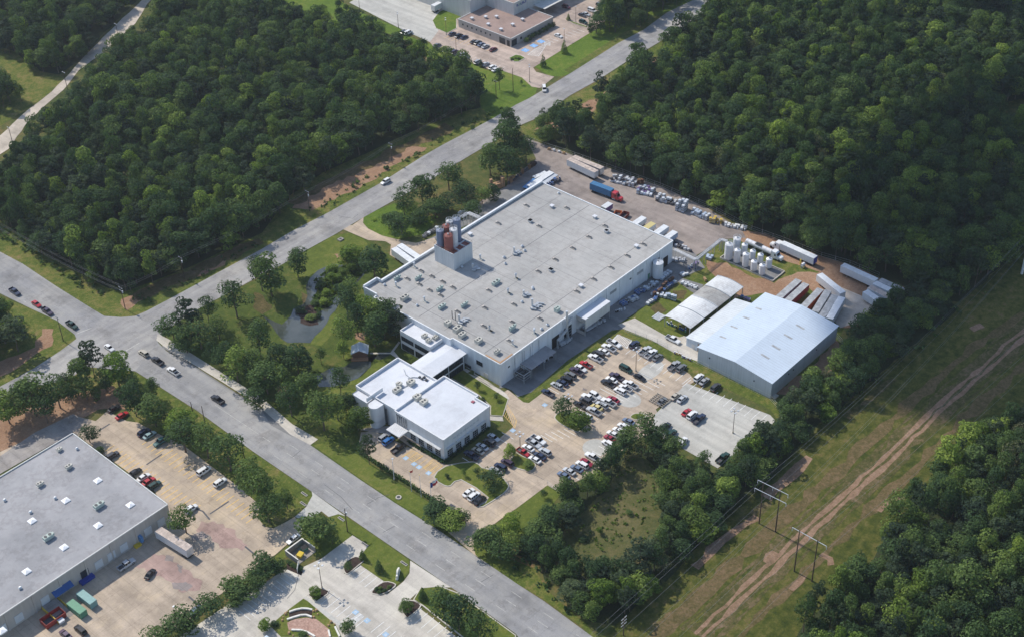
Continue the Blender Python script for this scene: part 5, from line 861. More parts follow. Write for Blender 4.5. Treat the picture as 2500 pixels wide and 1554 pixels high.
for a in (
 (40, 1505, 320, 'pickup', 'white', 'S', 'white pickup with dark load, nearest the striped corner of the kerb row'), (40, 1400, 410, 'pickup', 'white', 'N', 'white pickup with chrome wheels, second from the striped corner'),
 (40, 1290, 480, 'sedan', 'white', 'N', 'white sedan between two pickups at the top of the kerb row'), (40, 1180, 540, 'van', 'darkgrey', 'N', 'black green long vehicle between the white sedan and a white pickup'),
 (40, 1120, 620, 'pickup', 'white', 'N', 'white pickup with empty brown bed beside the black green vehicle'), (40, 930, 750, 'smallpickup', 'red', 'N', 'bright red pickup '+K1), (40, 820, 820, 'sedan', 'white', 'S', 'white sedan just below the bright red pickup'),
 (40, 740, 890, 'pickup', 'plum', 'N', 'dark purple pickup with silver roof '+K1), (40, 610, 970, 'suv', 'grey', 'N', 'dark grey hatchback with pale roof, two below the white sedan'), (40, 530, 1055, 'suv', 'black', 'N', 'black boxy suv in the middle of the dark cars along the kerb'),
 (40, 445, 1120, 'sedan', 'navy', 'N', 'dark blue sedan second from the lower end of the kerb row cluster'), (40, 330, 1180, 'rack', 'silver', 'N', 'silver suv with pale roof rack at the lower end of the kerb row cluster'), (40, 150, 1330, 'smallpickup', 'navy', 'N', 'dark navy pickup parked alone at the lower end of the kerb row'),
 (40, 1745, 840, 'van', 'green', 'S', 'dark green minivan standing alone left of the lamp post'), (40, 1560, 1000, 'pickup', 'plum', 'N', 'black pickup at the upper left of the middle block'), (40, 1455, 1060, 'sedan', 'white', 'N', 'white sedan between two black pickups in the middle block'),
 (40, 1390, 1140, 'pickup', 'black', 'N', 'black pickup at the lower left of the upper middle block'), (40, 1840, 1160, 'pickup', 'white', 'N', 'large white pickup with tyres in the bed, right side of the upper middle block'), (40, 1740, 1230, 'smallpickup', 'white', 'N', 'small white pickup with dark bed beside a white wagon'),
 (40, 1630, 1295, 'suv', 'white', 'N', 'white wagon on the pale round concrete patch'), (23, 935, 1172, 'sedan', 'black', 'S', 'black sedan right below the tall lamp post'), (23, 897, 940, 'suv', 'navy', 'E', 'dark blue suv beside the white striped corner'),
 (23, 975, 985, 'pickup', 'silver', 'E', 'silver pickup left of a white one in the row facing the grass bank'), (23, 1015, 1007, 'pickup', 'white', 'E', 'white pickup with grey bed in the row facing the grass bank'), (23, 1062, 1030, 'sedan', 'grey', 'E', 'dark grey sedan right of the white pickup in the row facing the bank'),
 (23, 1180, 1090, 'pickup', 'lightgrey', 'E', 'grey pickup with dark bed, left of a pair under the warehouse wall'), (23, 1232, 1107, 'suv', 'grey', 'E', 'dark suv, right of the pair under the warehouse wall'), (23, 1355, 1175, 'suv', 'white', 'E', 'white suv at the corner of the pale new concrete'),
 (23, 1395, 1200, 'sedan', 'lightgrey', 'E', 'grey sedan right beside the white suv at the new concrete corner'), (23, 1475, 1242, 'suv', 'darkgrey', 'E', 'black suv alone at the top edge of the new concrete lot'), (23, 1190, 1305, 'sedan', 'beige', 'E', 'beige sedan beside a silver one between old and new concrete'),
 (23, 1238, 1325, 'sedan', 'silver', 'E', 'silver sedan at the left edge of the new concrete'), (23, 1268, 1418, 'coupe', 'red', 'E', 'red car, leftmost of three on the new concrete lot'), (23, 1308, 1440, 'suv', 'white', 'E', 'white suv between the red car and the blue pickup'),
 (23, 1357, 1467, 'pickup', 'navy', 'E', 'dark blue pickup, rightmost of three on the new concrete lot'), (23, 1095, 1340, 'coupe', 'grey', 'E', 'dark low car beside the rusty hatched patch'), (33, 1242, 125, 'suv', 'white', 10, 'white suv alone near the tree belt on the new concrete'),
 (33, 1118, 20, 'suv', 'black', 'E', 'black suv half hidden by trees at the left tip of the new lot'), (33, 1160, 68, 'suv', 'green', 'E', 'dark green car half hidden by the tree belt below the black suv'), (33, 1525, 240, 'pickup', 'green', 'E', 'dark green pickup half under the trees at the lower corner of the new lot'),
 (41, 780, 290, 'suv', 'white', 'S', 'white suv with dark windscreen at the top of the lower middle block'), (41, 650, 340, 'pickup', 'white', 'N', 'white pickup with dark empty bed in the lower middle block'), (41, 1155, 370, 'sedan', 'crimson', 'N', 'crimson sedan at the right of the lower middle block'),
 (41, 1055, 430, 'pickup', 'white', 'N', 'white pickup with green bed cover beside the crimson sedan'), (41, 920, 490, 'rack', 'silver', 'N', 'silver blue suv with roof rails in the lower middle block'), (41, 585, 400, 'suv', 'darkgrey', 'N', 'dark grey suv behind the black jeep'),
 (41, 470, 480, 'smallpickup', 'black', 'N', 'black open jeep at the left of the lower middle block'), (41, 810, 530, 'sedan', 'yellow', 'N', 'pale yellow sedan in the lower middle block'), (41, 755, 615, 'pickup', 'silver', 'N', 'silver pickup with dark blue bed below the yellow sedan'),
 (41, 600, 710, 'rack', 'white', 'N', 'white suv with black roof rails beside the round tree island'), (41, 1470, 820, 'sedan', 'bluegrey', 'N', 'blue grey sedan at the top of the row under the trees'), (41, 1370, 930, 'suv', 'white', 'N', 'white suv second in the row under the trees'),
 (41, 1270, 1010, 'sedan', 'white', 'N', 'white sedan third in the row under the trees'), (41, 1150, 1080, 'sedan', 'white', 'N', 'white sedan just above the crimson car in the tree row'), (41, 1080, 1160, 'coupe', 'crimson', 'N', 'crimson car in the row under the trees, above a white suv'),
 (41, 1050, 1280, 'suv', 'white', 'N', 'large white suv beside the round pale concrete disc'), (42, 1750, 700, 'pickup', 'white', 'N', 'white pickup just below the round pale concrete disc'), (42, 1610, 820, 'sedan', 'crimson', 'S', 'dark red sedan between the white pickup and a white hatchback'),
 (42, 1510, 880, 'suv', 'white', 'N', 'white hatchback with dark roof panel below the dark red sedan'), (42, 1390, 960, 'sedan', 'bluegrey', 'N', 'blue grey sedan third from the lower end of the tree row'), (42, 1215, 1020, 'sedan', 'silver', 'N', 'silver car mostly hidden by bright leaves'),
 (42, 1090, 1115, 'sedan', 'bluegrey', 'N', 'slate blue car last in the row under the trees'), (42, 510, 310, 'pickup', 'white', 'S', 'white pickup with black bonnet stripes at the top of the four by two block'), (42, 400, 390, 'pickup', 'silver', 'S', 'silver pickup with dark bed cover below the striped one'),
 (42, 280, 490, 'sedan', 'white', 'N', 'creamy white sedan left of the silver pickup'), (42, 165, 590, 'smallpickup', 'red', 'S', 'red pickup next to the lamp on the lawn island'), (42, 660, 580, 'suv', 'silver', 'N', 'silver suv with sunroof right of the silver pickup'),
 (42, 545, 670, 'sedan', 'navy', 'N', 'navy sedan between the silver suv and a white sedan'), (42, 430, 755, 'sedan', 'white', 'N', 'white sedan with beige roof at the tip of the lawn island'),
 (32, 1702, 95, 'sedan', 'silver', 'S', 'silver sedan at the top of the row beside the office'), (32, 1672, 130, 'suv', 'darkgrey', 'N', 'black suv second in the row beside the office'), (32, 1622, 160, 'sedan', 'silver', 'N', 'silver sedan third in the row beside the office'), (32, 1592, 190, 'sedan', 'beige', 'N', 'black and cream sedan fourth in the row beside the office'),
 (32, 1545, 222, 'pickup', 'navy', 'N', 'dark navy pickup at the lower end of the row beside the office'), (32, 1800, 275, 'suv', 'plum', 'N', 'dark plum suv across the aisle from the office row'), (32, 1752, 305, 'suv', 'navy', 'N', 'navy suv next to the dark plum one'), (32, 1715, 330, 'sedan', 'lightgrey', 'N', 'grey car partly behind the round lawn tree'),
 (32, 1525, 485, 'sedan', 'white', 'E', 'white sedan, left of three beside the drive lawn'), (32, 1562, 513, 'suv', 'white', 'E', 'white suv, middle of three beside the drive lawn'), (32, 1603, 540, 'sedan', 'black', 'E', 'black sedan, right of three beside the drive lawn'),
 (32, 925, 95, 'suv', 'lightgrey', 'E', 'silver suv left of the blue car by the office entrance'), (32, 955, 122, 'suv', 'blue', 'E', 'bright blue hatchback by the office entrance'), (32, 1028, 172, 'pickup', 'black', 'E', 'black pickup with white stripe in front of the office'),
 (23, 1172, 905, 'pickup', 'white', 'S', 'white utility pickup on the pale drive left of the metal warehouse')):
    vehicle(*a, PK)
for a in ((21, 105, 567, 'pickup', 'navy', 'S', 'dark blue pickup furthest along the road on the left'), (21, 258, 652, 'sedan', 'red', 'S', 'red sedan in the queue left of the crossroads'), (21, 336, 705, 'pickup', 'plum', 'S', 'dark purple pickup right behind the red sedan'), (21, 510, 802, 'pickup', 'green', 'S', 'dark green pickup first in the queue at the crossroads'),
 (21, 775, 962, 'sedan', 'white', 'S', 'white sedan crossing the junction'), (21, 1020, 1002, 'suv', 'beige', 'N', 'silver estate car waiting right of the junction'), (21, 1118, 1057, 'pickup', 'black', 'N', 'black pickup behind the silver estate car'), (21, 1230, 1130, 'pickup', 'white', 'N', 'white pickup third in the line on the main road'), (21, 1545, 1330, 'pickup', 'black', 'N', 'black pickup driving alone on the main road'),
 (12, 935, 1290, 'suv', 'white', 180, 'white suv on the cross road between the woods'), (13, 258, 632, 'van', 'white', 225, 'white van turning out of the north drive')):
    vehicle(*a, RD)
for a in ((21, 808, 1392, 'sedan', 'black', 'E', 'black car in tree shade at the top of the west lot'), (21, 865, 1442, 'sedan', 'red', 'E', 'bright red sedan at the top of the west lot'), (31, 1022, 60, 'suv', 'navy', 'E', 'dark navy suv left of the pale teal one'), (31, 1062, 78, 'sedan', 'lightteal', 'E', 'pale teal car beside the navy suv under the trees'),
 (31, 1145, 122, 'pickup', 'teal', 'W', 'dark teal pickup under the trees in the west lot'), (31, 797, 225, 'suv', 'darkgrey', 'E', 'dark suv alone by the west warehouse wall'), (31, 957, 342, 'sedan', 'black', 'E', 'black sedan at the upper end of the group by the west warehouse'), (31, 1020, 377, 'sedan', 'white', 'E', 'white sedan beside the red car by the west warehouse'),
 (31, 1055, 407, 'sedan', 'red', 'E', 'red car between a white and a dark green one'), (31, 1096, 436, 'suv', 'green', 'E', 'dark green suv at the lower end of the group by the west warehouse'), (31, 1447, 335, 'van', 'white', 'E', 'white van with grey bonnet in the middle of the west lot'), (31, 1562, 415, 'suv', 'white', 'E', 'white suv right of the white van in the west lot'),
 (31, 1355, 603, 'suv', 'white', 'E', 'white car half behind the tree at the warehouse corner'), (31, 897, 997, 'pickup', 'silver', 'E', 'pale blue pickup backed near the loading docks'), (31, 1065, 1062, 'coupe', 'black', 20, 'small round black car alone on the truck court'), (31, 572, 1462, 'suv', 'black', 'N', 'black suv with silver roof near the bottom left edge'),
 (31, 465, 1492, 'sedan', 'purple', 'N', 'purple sedan at the bottom edge of the truck court'), (31, 1390, 1320, 'sedan', 'bluegrey', 'E', 'dark blue car between the round bushes at the lot edge'), (32, 280, 815, 'sedan', 'white', 'W', 'white sedan with open looking bonnet on the lawn side of the west lot exit')):
    vehicle(*a, WL)
for i, a in enumerate(((255, 478, 'sedan', 'navy', 'E', 'navy car nearest the lawn under the brown roof'), (350, 508, 'suv', 'black', 'E', 'black suv between two dark blue cars'), (425, 525, 'sedan', 'navy', 'E', 'dark blue sedan right of the black suv under the brown roof'), (562, 588, 'sedan', 'darkgrey', 'E', 'black car at the left of the group of four below the windows'),
 (620, 605, 'suv', 'grey', 'E', 'dark suv with pale roof second of the group of four'), (668, 630, 'sedan', 'bluegrey', 'E', 'blue grey car third of the group of four'), (725, 655, 'sedan', 'silver', 'E', 'silver car last of the group of four'), (835, 697, 'sedan', 'maroon', 'E', 'maroon car alone below the building door'), (40, 640, 'sedan', 'grey', 'E', 'grey car alone at the left of the outer row'),
 (222, 718, 'suv', 'black', 'E', 'black suv at the left of the outer row under the lamp'), (290, 738, 'suv', 'plum', 'E', 'dark plum suv under the lamp post'), (402, 770, 'sedan', 'lightgrey', 'E', 'grey car left of the white one in the outer row'), (448, 800, 'sedan', 'white', 'E', 'white car in the middle of the outer row'), (615, 880, 'suv', 'lightgrey', 'E', 'grey suv behind the small island tree'),
 (727, 906, 'sedan', 'silver', 'E', 'silver car right of the small lot tree'), (825, 955, 'suv', 'white', 'E', 'white suv left of the dark leaning tree'), (868, 985, 'sedan', 'white', 'E', 'white car mostly hidden by the dark leaning tree'), (1757, 505, 'sedan', 'white', 'S', 'white sedan in the marked bays beside the green hedge'),
 (2095, 215, 'sedan', 'darkgrey', 'S', 'black car in the right hand bays'), (2150, 200, 'sedan', 'silver', 'S', 'silver car behind the black one in the right hand bays'), (2232, 150, 'van', 'white', 'S', 'white van in the right hand bays'), (2108, 312, 'suv', 'green', 'S', 'dark green suv at the kerb of the small island'), (1865, 100, 'suv', 'maroon', 'S', 'maroon suv in the shadow of the tall block canopy'), (2345, 75, 'suv', 'grey', 'S', 'dark suv at the far right of the north lot'))):
    vehicle(43, *a, NL)
vehicle(12, 1068, 228, 'suv', 'darkgrey', 'E', 'dark car beside the white utility truck at the lot corner', NL); vehicle(12, 1095, 234, 'van', 'white', 'E', 'white utility truck at the far left corner of the north lot', NL)
# ---------------------------------------------------------------- trailers and lorries
def trailer(lab, a, bnd, side='trailer_white', top='trailer_roof', L=14.6, W=2.6, H=4.05, z0=1.15, group='parked trailers', doors='galvanised', name='semi_trailer', z=.1):
    """a: rear end, bnd: heading degrees (world), (x,y) of the centre"""
    x, y = a; t = thing(name, lab, 'trailer', (x, y, z), radians(bnd), group); l = L/2
    b = MB(); b.box(-l, l, -W/2, W/2, z0, H-.06, mi=0)
    for i in range(13): xx = -l+L*(i+.5)/13; b.box(xx-.03, xx+.03, -W/2-.02, W/2+.02, z0+.1, H-.15)
    b.build('box', side, t); b = MB(); b.box(-l, l, -W/2, W/2, H-.058, H)
    for i in range(9): xx = -l+L*(i+.5)/9; b.box(xx-.04, xx+.04, -W/2+.05, W/2-.05, H, H+.03)
    b.build('roof', top, t); b = MB(); b.box(-l-.06, -l, -W/2+.06, -.03, z0+.05, H-.15); b.box(-l-.06, -l, .03, W/2-.06, z0+.05, H-.15); b.build('rear_door', doors, t)
    b = MB(); b.box(-l+.3, l-.3, -.55, .55, .85, z0-.005); b.box(-l, -l+.12, -W/2+.1, W/2-.1, .5, .7); b.build('chassis', 'dark_metal', t)
    for fx in (-l+1.3, -l+2.5):
        for s in (-1, 1): b = MB(); b.tube((fx, s*(W/2-.5), .52), (fx, s*(W/2-.03), .52), .52, 14); b.build('wheel', 'tyre', t)
    for s in (-.7, .7): b = MB(); b.box(l-3.0, l-2.8, s-.08, s+.08, 0, z0-.01); b.build('landing_leg', 'steel', t)
    return t
def ctr(t, p, q, h=4.0):
    a = P(t, *p, h); b_ = P(t, *q, h); return ((a.x+b_.x)/2, (a.y+b_.y)/2), math.degrees(math.atan2(b_.y-a.y, b_.x-a.x)), (b_-a).length
def trl(lab, t, p, q, L=None, **k):
    """p, q: middle of the two roof ends in the photograph (front, rear)"""
    c, an, ln = ctr(t, p, q); return trailer(lab, c, an, L=L or ln, **k)
trl('long white trailer parked along the wood edge right of the tank farm', 6, (2085, 625), (1725, 460)); trl('dark grey roofed trailer half under the trees beyond the white ones', 6, (2400, 745), (2120, 620), side='trailer_grey', top='trailer_grey'); trl('grey topped trailer behind the long white one', 6, (2320, 770), (2065, 650), side='trailer_white')
trl('white trailer with brown stained roof between two pale ones', 6, (2250, 815), (2010, 695), top='trailer_dirty'); trl('nearest white trailer of the group at the wood corner', 6, (2170, 875), (1965, 740)); trl('white trailer parked at a slant across the sandy yard', 6, (1730, 760), (1480, 560))
for lab, a, b_, sd, tp in (('first grey topped trailer from the left behind the warehouse', (1130, 370), (1340, 185), 'trailer_grey', 'trailer_grey'), ('grey topped trailer with crimson side behind the warehouse', (1245, 385), (1420, 225), 'maroon_side', 'trailer_grey'), ('grey topped trailer with bright orange red side', (1400, 460), (1570, 280), 'red_side', 'trailer_grey'),
    ('mottled dark grey trailer right of the orange red one', (1500, 540), (1650, 295), 'trailer_grey', 'trailer_grey'), ('brown grey trailer second from the right behind the warehouse', (1590, 560), (1725, 345), 'trailer_white', 'trailer_grey'), ('white trailer at the right end of the row behind the warehouse', (1665, 590), (1795, 365), 'trailer_white', 'trailer_roof')):
    if 'maroon_side' not in MT: simple('maroon_side', (.22, .05, .06), .6); simple('red_side', (.45, .08, .02), .6)
    c_, an_, ln_ = ctr(4, a, b_); f_ = P(4, *b_, 4.0); trailer(lab, (f_.x-7.4*cos(radians(an_)), f_.y-7.4*sin(radians(an_))), an_, side=sd, top=tp)
trl('white trailer at the factory side door, nearer the cross road', 22, (1170, 325), (1035, 235), L=12.5, group='two white trailers at the factory side door'); trl('white trailer at the factory side door, nearer the garden', 22, (1120, 350), (1000, 262), L=12.5, group='two white trailers at the factory side door')
trl('white trailer with stained cream roof backed into a dock of the west warehouse', 31, (1345, 885), (1120, 745), top='trailer_dirty'); trl('white sided trailer with rusty roof along the yard fence', 5, (1190, 400), (850, 240), top='trailer_dirty'); trl('dirty brown trailer behind the white sided one at the yard fence', 5, (1330, 385), (840, 185), side='trailer_dirty', top='trailer_dirty', L=15.5)
trl('white trailer backed into the dock of the tall pale building', 12, (1235, 60), (1440, -45), L=15, group='parked trailers')
def cab(t, x0, paint, sleeper=True, hood=True, pre=''):
    """tractor unit pointing +X starting at x0"""
    b = MB(); b.box(x0, x0+2.0, -1.2, 1.2, .9, 3.5 if sleeper else 3.0); b.add([(x0+2.0, -1.15, 1.9), (x0+2.9, -1.1, 1.9), (x0+2.9, 1.1, 1.9), (x0+2.0, 1.15, 1.9), (x0+2.0, -1.1, 3.3), (x0+2.45, -.95, 3.0), (x0+2.45, .95, 3.0), (x0+2.0, 1.1, 3.3)], [(3, 2, 1, 0), (4, 5, 6, 7), (0, 1, 5, 4), (1, 2, 6, 5), (2, 3, 7, 6)])
    if hood: b.box(x0+2.0, x0+2.9, -1.1, 1.1, .7, 1.9); ring_loft(b, [(x0+4.6, .85, .55, 1.7), (x0+4.4, 1.0, .5, 1.85), (x0+2.9, 1.15, .5, 2.0)])
    b.build('cab', paint, t); b = MB(); panel(b, (x0+2.9, -1.1, 1.92), (x0+2.9, 1.1, 1.92), (x0+2.45, .95, 3.0), (x0+2.45, -.95, 3.0), .08, .02); b.build('windshield', 'car_glass', t)
    b = MB()
    for s in (-1, 1): b.box(x0+1.5, x0+2.1, s*1.2-.02 if s > 0 else -1.22, s*1.2+.02 if s > 0 else -1.18, 1.9, 2.7)
    b.build('side_window', 'car_glass', t); b = MB()
    for s in (-1, 1): b.tube((x0+.1, s*1.05, 1), (x0+.1, s*1.05, 3.9), .09, 8); b.tube((x0+.4, s*1.0, .75), (x0+1.7, s*1.0, .75), .3, 10)
    b.build('exhaust_stack', 'galvanised', t)
    for fx in (x0+3.7, x0-.3, x0-1.5):
        for s in (-1, 1): b = MB(); b.tube((fx, s*.75, .52), (fx, s*1.22, .52), .52, 14); b.build('wheel', 'tyre', t)
    b = MB(); b.box(x0-2.2, x0+3.9, -.45, .45, .6, .88); b.build('chassis', 'dark_metal', t)
for k, c_ in (('truck_red', (.50, .03, .035)), ('truck_white', (.75, .76, .76))): paint(k, c_)
c_, an_, ln_ = ctr(5, (1130, 530), (1385, 625)); t = trailer('red lorry with blue container trailer driving through the back yard', c_, an_, side='container_blue', top='container_blue', L=ln_, name='semi_truck', group=None); t['category'] = 'lorry'; cab(t, ln_/2-.6+1.0, 'paint_truck_red')
c_, an_, ln_ = ctr(6, (1440, 385), (1085, 225)); t = trailer('white lorry with long white trailer beside the tank farm', c_, an_, L=ln_, name='semi_truck', group=None, doors='deep_blue'); t['category'] = 'lorry'; cab(t, ln_/2+.4, 'paint_truck_white')
a = P(6, 710, 190, 3); b_ = P(6, 975, 310, 3); an_ = math.atan2(b_.y-a.y, b_.x-a.x); ln_ = (b_-a).length; t = thing('tanker_truck', 'white tanker lorry with ribbed silver tank between the tank farm and a white trailer', 'tanker lorry', ((a.x+b_.x)/2, (a.y+b_.y)/2, .1), an_)
b = MB(); b.tube((-ln_/2, 0, 2.1), (ln_/2, 0, 2.1), 1.05, 20)
for i in range(7): xx = -ln_/2+ln_*(i+.5)/7; b.tube((xx-.06, 0, 2.1), (xx+.06, 0, 2.1), 1.1, 20)
b.build('tank', 'silo_white', t); b = MB(); b.box(-1.2, 1.2, -.3, .3, 3.1, 3.5); b.box(-1.5, 1.5, -.9, .9, 3.1, 3.16); b.build('hatch', 'dark_metal', t); b = MB(); b.box(-ln_/2+.3, ln_/2, -.5, .5, .7, 1.05); b.build('frame', 'dark_metal', t)
for fx in (-ln_/2+1, -ln_/2+2.2):
    for s in (-1, 1): b = MB(); b.tube((fx, s*.75, .52), (fx, s*1.22, .52), .52, 14); b.build('wheel', 'tyre', t)
cab(t, ln_/2+.5, 'paint_truck_white')
# flat trucks, boxes and sheds peeping over the back edge of the factory
for lab, t_, p, q, sd, tp, L in (('small white box trailer just past the back roof edge', 5, (1240, 860), (1340, 820), 'purple', 'trailer_white', 4.5), ('white cabin past the back roof edge, right of the orange tub', 5, (1650, 1050), (1730, 1000), 'trailer_white', 'trailer_roof', 6), ('cream flat roofed box past the back roof edge', 5, (1780, 1110), (1850, 1070), 'trailer_white', 'plastic_yellow', 5), ('silver roofed trailer beside the purple container pile', 5, (1920, 1170), (1990, 1110), 'trailer_white', 'trailer_roof', 7), ('white box trailer at the right rear corner of the factory', 5, (2040, 1220), (2120, 1180), 'container_side', 'trailer_roof', 5.5)):
    if 'container_side' not in MT: simple('container_side', (.40, .48, .60), .6)
    c_, an_, ln_ = ctr(t_, p, q, 3); trailer(lab, (c_[0]+1.5, c_[1]), 0, side=sd, top=tp if tp != 'plastic_yellow' else 'paint_yellow', L=L, H=3.4, group=None)
def flatbed(lab, t_, p, q, mat, wd=2.4, h=1.3):
    a = P(t_, *p, h); b_ = P(t_, *q, h); an_ = math.atan2(b_.y-a.y, b_.x-a.x); ln = (b_-a).length; o = thing('flatbed_trailer', lab, 'flatbed trailer', ((a.x+b_.x)/2, (a.y+b_.y)/2, .09), an_); b = MB(); b.box(-ln/2, ln/2, -wd/2, wd/2, h-.25, h); b.build('deck', mat, o); b = MB()
    for s in (-1, 1): b.box(-ln/2, ln/2, s*.5-.08, s*.5+.08, h-.55, h-.26)
    b.build('frame', 'dark_metal', o)
    for fx in (-ln/2+1, -ln/2+2.1):
        for s in (-1, 1): b = MB(); b.tube((fx, s*.6, .5), (fx, s*1.1, .5), .5, 12); b.build('wheel', 'tyre', o)
flatbed('flatbed with blue load past the far roof corner', 5, (310, 600), (440, 490), 'plastic_blue'); flatbed('pale flatbed behind the far roof corner', 5, (360, 580), (640, 400), 'trailer_roof', 2.8, 2.2); flatbed('silver flatbed with rails right of the pale one', 5, (520, 545), (690, 430), 'galvanised', 2.6, 1.8); flatbed('narrow white flatbed nearest the pallet stacks', 5, (420, 470), (570, 400), 'trailer_roof', 2.0, 1.6)
# open top skips on the west court
def skip(lab, x, y, rz, mat, L=6.5, W=2.4, H=2.0, top=None, z=.11):
    o = thing('waste_container', lab, 'waste container', (x, y, z), rz); l, w_ = L/2, W/2; b = MB(); b.box(-l, l, -w_, -w_+.1, .3, H); b.box(-l, l, w_-.1, w_, .3, H); b.box(-l, -l+.1, -w_+.1, w_-.1, .3, H); b.box(l-.1, l, -w_+.1, w_-.1, .3, H); b.box(-l, l, -w_, w_, .15, .3)
    for i in range(7): xx = -l+L*(i+.5)/7; b.box(xx-.06, xx+.06, -w_-.07, -w_, .3, H-.05); b.box(xx-.06, xx+.06, w_, w_+.07, .3, H-.05)
    b.build('shell', mat, o); b = MB()
    if top: b.prism([(-l, -w_), (l, -w_), (l, w_), (-l, w_)], H, H+.08); b.build('cover', top, o)
    else: b.box(-l+.1, l-.1, -w_+.1, w_-.1, .3, .35); b.build('floor', 'junk_dark', o)
    for fx in (-l+.6, l-.6):
        for s in (-1, 1): b = MB(); b.tube((fx, s*w_*.6, .15), (fx, s*(w_*.6+.2), .15), .15, 8); b.build('roller', 'dark_metal', o)
v = P(31, 615, 1235, 1.8); skip('pale teal closed compactor container at the blue dock', v.x, v.y, radians(-88), 'teal_paint', 6.8, 2.4, 2.3, 'lightteal_top' if 'lightteal_top' in MT else 'teal_paint'); v = P(31, 545, 1305, 1.8); skip('mid green closed compactor container left of the teal one', v.x, v.y, radians(-88), 'green_paint', 6.5, 2.4, 2.3, 'green_paint')
v = P(31, 375, 1370, 1.4); skip('dark red open skip below the green container', v.x, v.y, 0, 'dumpster_red', 6.6, 3.6, 1.9); v = P(31, 435, 1402, .5); dumpster('small white ribbed crate beside the dark red skip', v.x, v.y, 'trailer_white', 0, .8, lid='trailer_roof')
v = P(5, 1430, 935, 1); skip('round edged orange tub with brown rim behind the factory', v.x+1, v.y, .4, 'orange', 4.2, 2.8, 1.5); v = P(5, 1500, 960, 1); skip('rust red open skip behind the factory', v.x+1.5, v.y, .2, 'brick_red', 4.8, 2.6, 1.6)
# ---------------------------------------------------------------- tank farm and piping
o = thing('tank_farm_basin', 'dark concrete basin with pale kerb holding the white tanks', 'basin', (0, 0, 0)); bs = [(80, -36), (88.2, -36), (88.2, -60), (80, -60)]; b = MB(); b.sheet(bs, .16); b.build('floor', 'dark_pavement', o)
b = MB(); parapet(b, bs, .05, .6, .3); b.build('kerb', 'kerb_concrete', o)
for i, (x, y, h, r, lab) in enumerate(((510, 412, 6.4, 1.6, 'largest white tank at the left front of the tank farm'), (600, 450, 5.4, 1.25, 'second front tank from the left in the tank farm'), (690, 492, 5.4, 1.25, 'middle front tank of the tank farm'), (778, 535, 3.8, 1.2, 'fourth front tank, shorter, in the tank farm'), (866, 576, 3.8, 1.2, 'rightmost front tank of the tank farm'),
        (596, 330, 5.4, 1.5, 'tall rear tank at the left of the tank farm'), (678, 370, 4.4, 1.2, 'second rear tank from the left in the tank farm'), (765, 415, 3.4, 1.15, 'small rear tank in the middle of the tank farm'), (848, 450, 3.2, 1.15, 'fourth rear tank of the tank farm'), (938, 505, 3.6, 1.2, 'rear tank nearest the empty end of the basin'))):
    v = P(6, x, y); silo(lab, v.x, v.y, .17, r, h, 'tank_white', leg=.9, cat='tank', name='storage_tank', rail=i in (0, 5), cone=.45, grp='white tanks of the tank farm')
v = P(23, 1062, 470); silo('single white tank standing against the factory wall near the rear door', v.x, v.y, .09, 2.0, 6.6, 'tank_white', leg=.7, cat='tank', name='storage_tank', cone=.5, rail=False)
def pipe_rack(lab, pts, z, wd=1.4):
    o = thing('pipe_bridge', lab, 'pipe bridge', (0, 0, 0)); b = MB(); q_ = MB()
    for (x0, y0), (x1, y1) in zip(pts, pts[1:]):
        d = math.hypot(x1-x0, y1-y0); nx, ny = -(y1-y0)/d, (x1-x0)/d; n = max(2, int(d/5))
        for i in range(n+1):
            x = x0+(x1-x0)*i/n; y = y0+(y1-y0)*i/n; m_ = MB()
            for s in (-1, 1): m_.tube((x+nx*s*wd/2, y+ny*s*wd/2, 0), (x+nx*s*wd/2, y+ny*s*wd/2, z), .11, 6)
            m_.tube((x-nx*wd/2, y-ny*wd/2, z), (x+nx*wd/2, y+ny*wd/2, z), .1, 6); m_.build('post', 'steel', o)
        for s in (-1, 1): b.tube((x0+nx*s*wd/2, y0+ny*s*wd/2, z+.1), (x1+nx*s*wd/2, y1+ny*s*wd/2, z+.1), .12, 6)
        for s in (-.35, -.1, .2): q_.tube((x0+nx*s*wd, y0+ny*s*wd, z+.3), (x1+nx*s*wd, y1+ny*s*wd, z+.3), .1, 8)
    b.build('beam', 'steel', o); q_.build('pipe', 'silo_white', o)
q = lambda t_, x, y, h=0: (P(t_, x, y, h).x, P(t_, x, y, h).y)
pipe_rack('steel pipe bridge from the factory corner to the tank farm', [q(6, -60, 300, 5), q(6, 170, 410, 5), q(6, 440, 195, 5), q(6, 500, 215, 5)], 5)
pipe_rack('steel pipe frame at the far side of the factory beside the silos', [q(46, 960, 230, 6), q(46, 1080, 150, 6), q(46, 1290, 240, 6)], 6, 1.8)
# ---------------------------------------------------------------- totes, drums, bales, pallets
def tote_proto():
    t = thing('liquid_tote', '', 'tote', (0, 0, 0)); b = MB(); b.box(-.5, .5, -.55, .55, .18, 1.1); b.cyl(0, 0, 1.1, 1.16, .14, 8); b.build('bottle', 'tote', t); b = MB()
    for x in (-.54, 0, .54):
        for y in (-.59, .59): b.box(x-.02, x+.02, y-.02, y+.02, .15, 1.14)
    for z in (.4, .75, 1.1):
        for y in (-.6, .6): b.box(-.55, .55, y-.02, y+.02, z, z+.04)
        for x in (-.55, .55): b.box(x-.02, x+.02, -.58, .58, z, z+.04)
    b.build('cage', 'galvanised', t); b = MB(); b.box(-.58, .58, -.62, .62, 0, .15); b.build('pallet', 'dark_metal', t); return t
def drum_proto():
    t = thing('drum', '', 'drum', (0, 0, 0)); b = MB(); b.cyl(0, 0, 0, .88, .29, 14); b.cyl(0, 0, .28, .32, .305, 14); b.cyl(0, 0, .58, .62, .305, 14); b.build('shell', 'blue', t); b = MB(); b.cyl(0, 0, .881, .90, .27, 14); b.build('lid', 'silo_white', t); return t
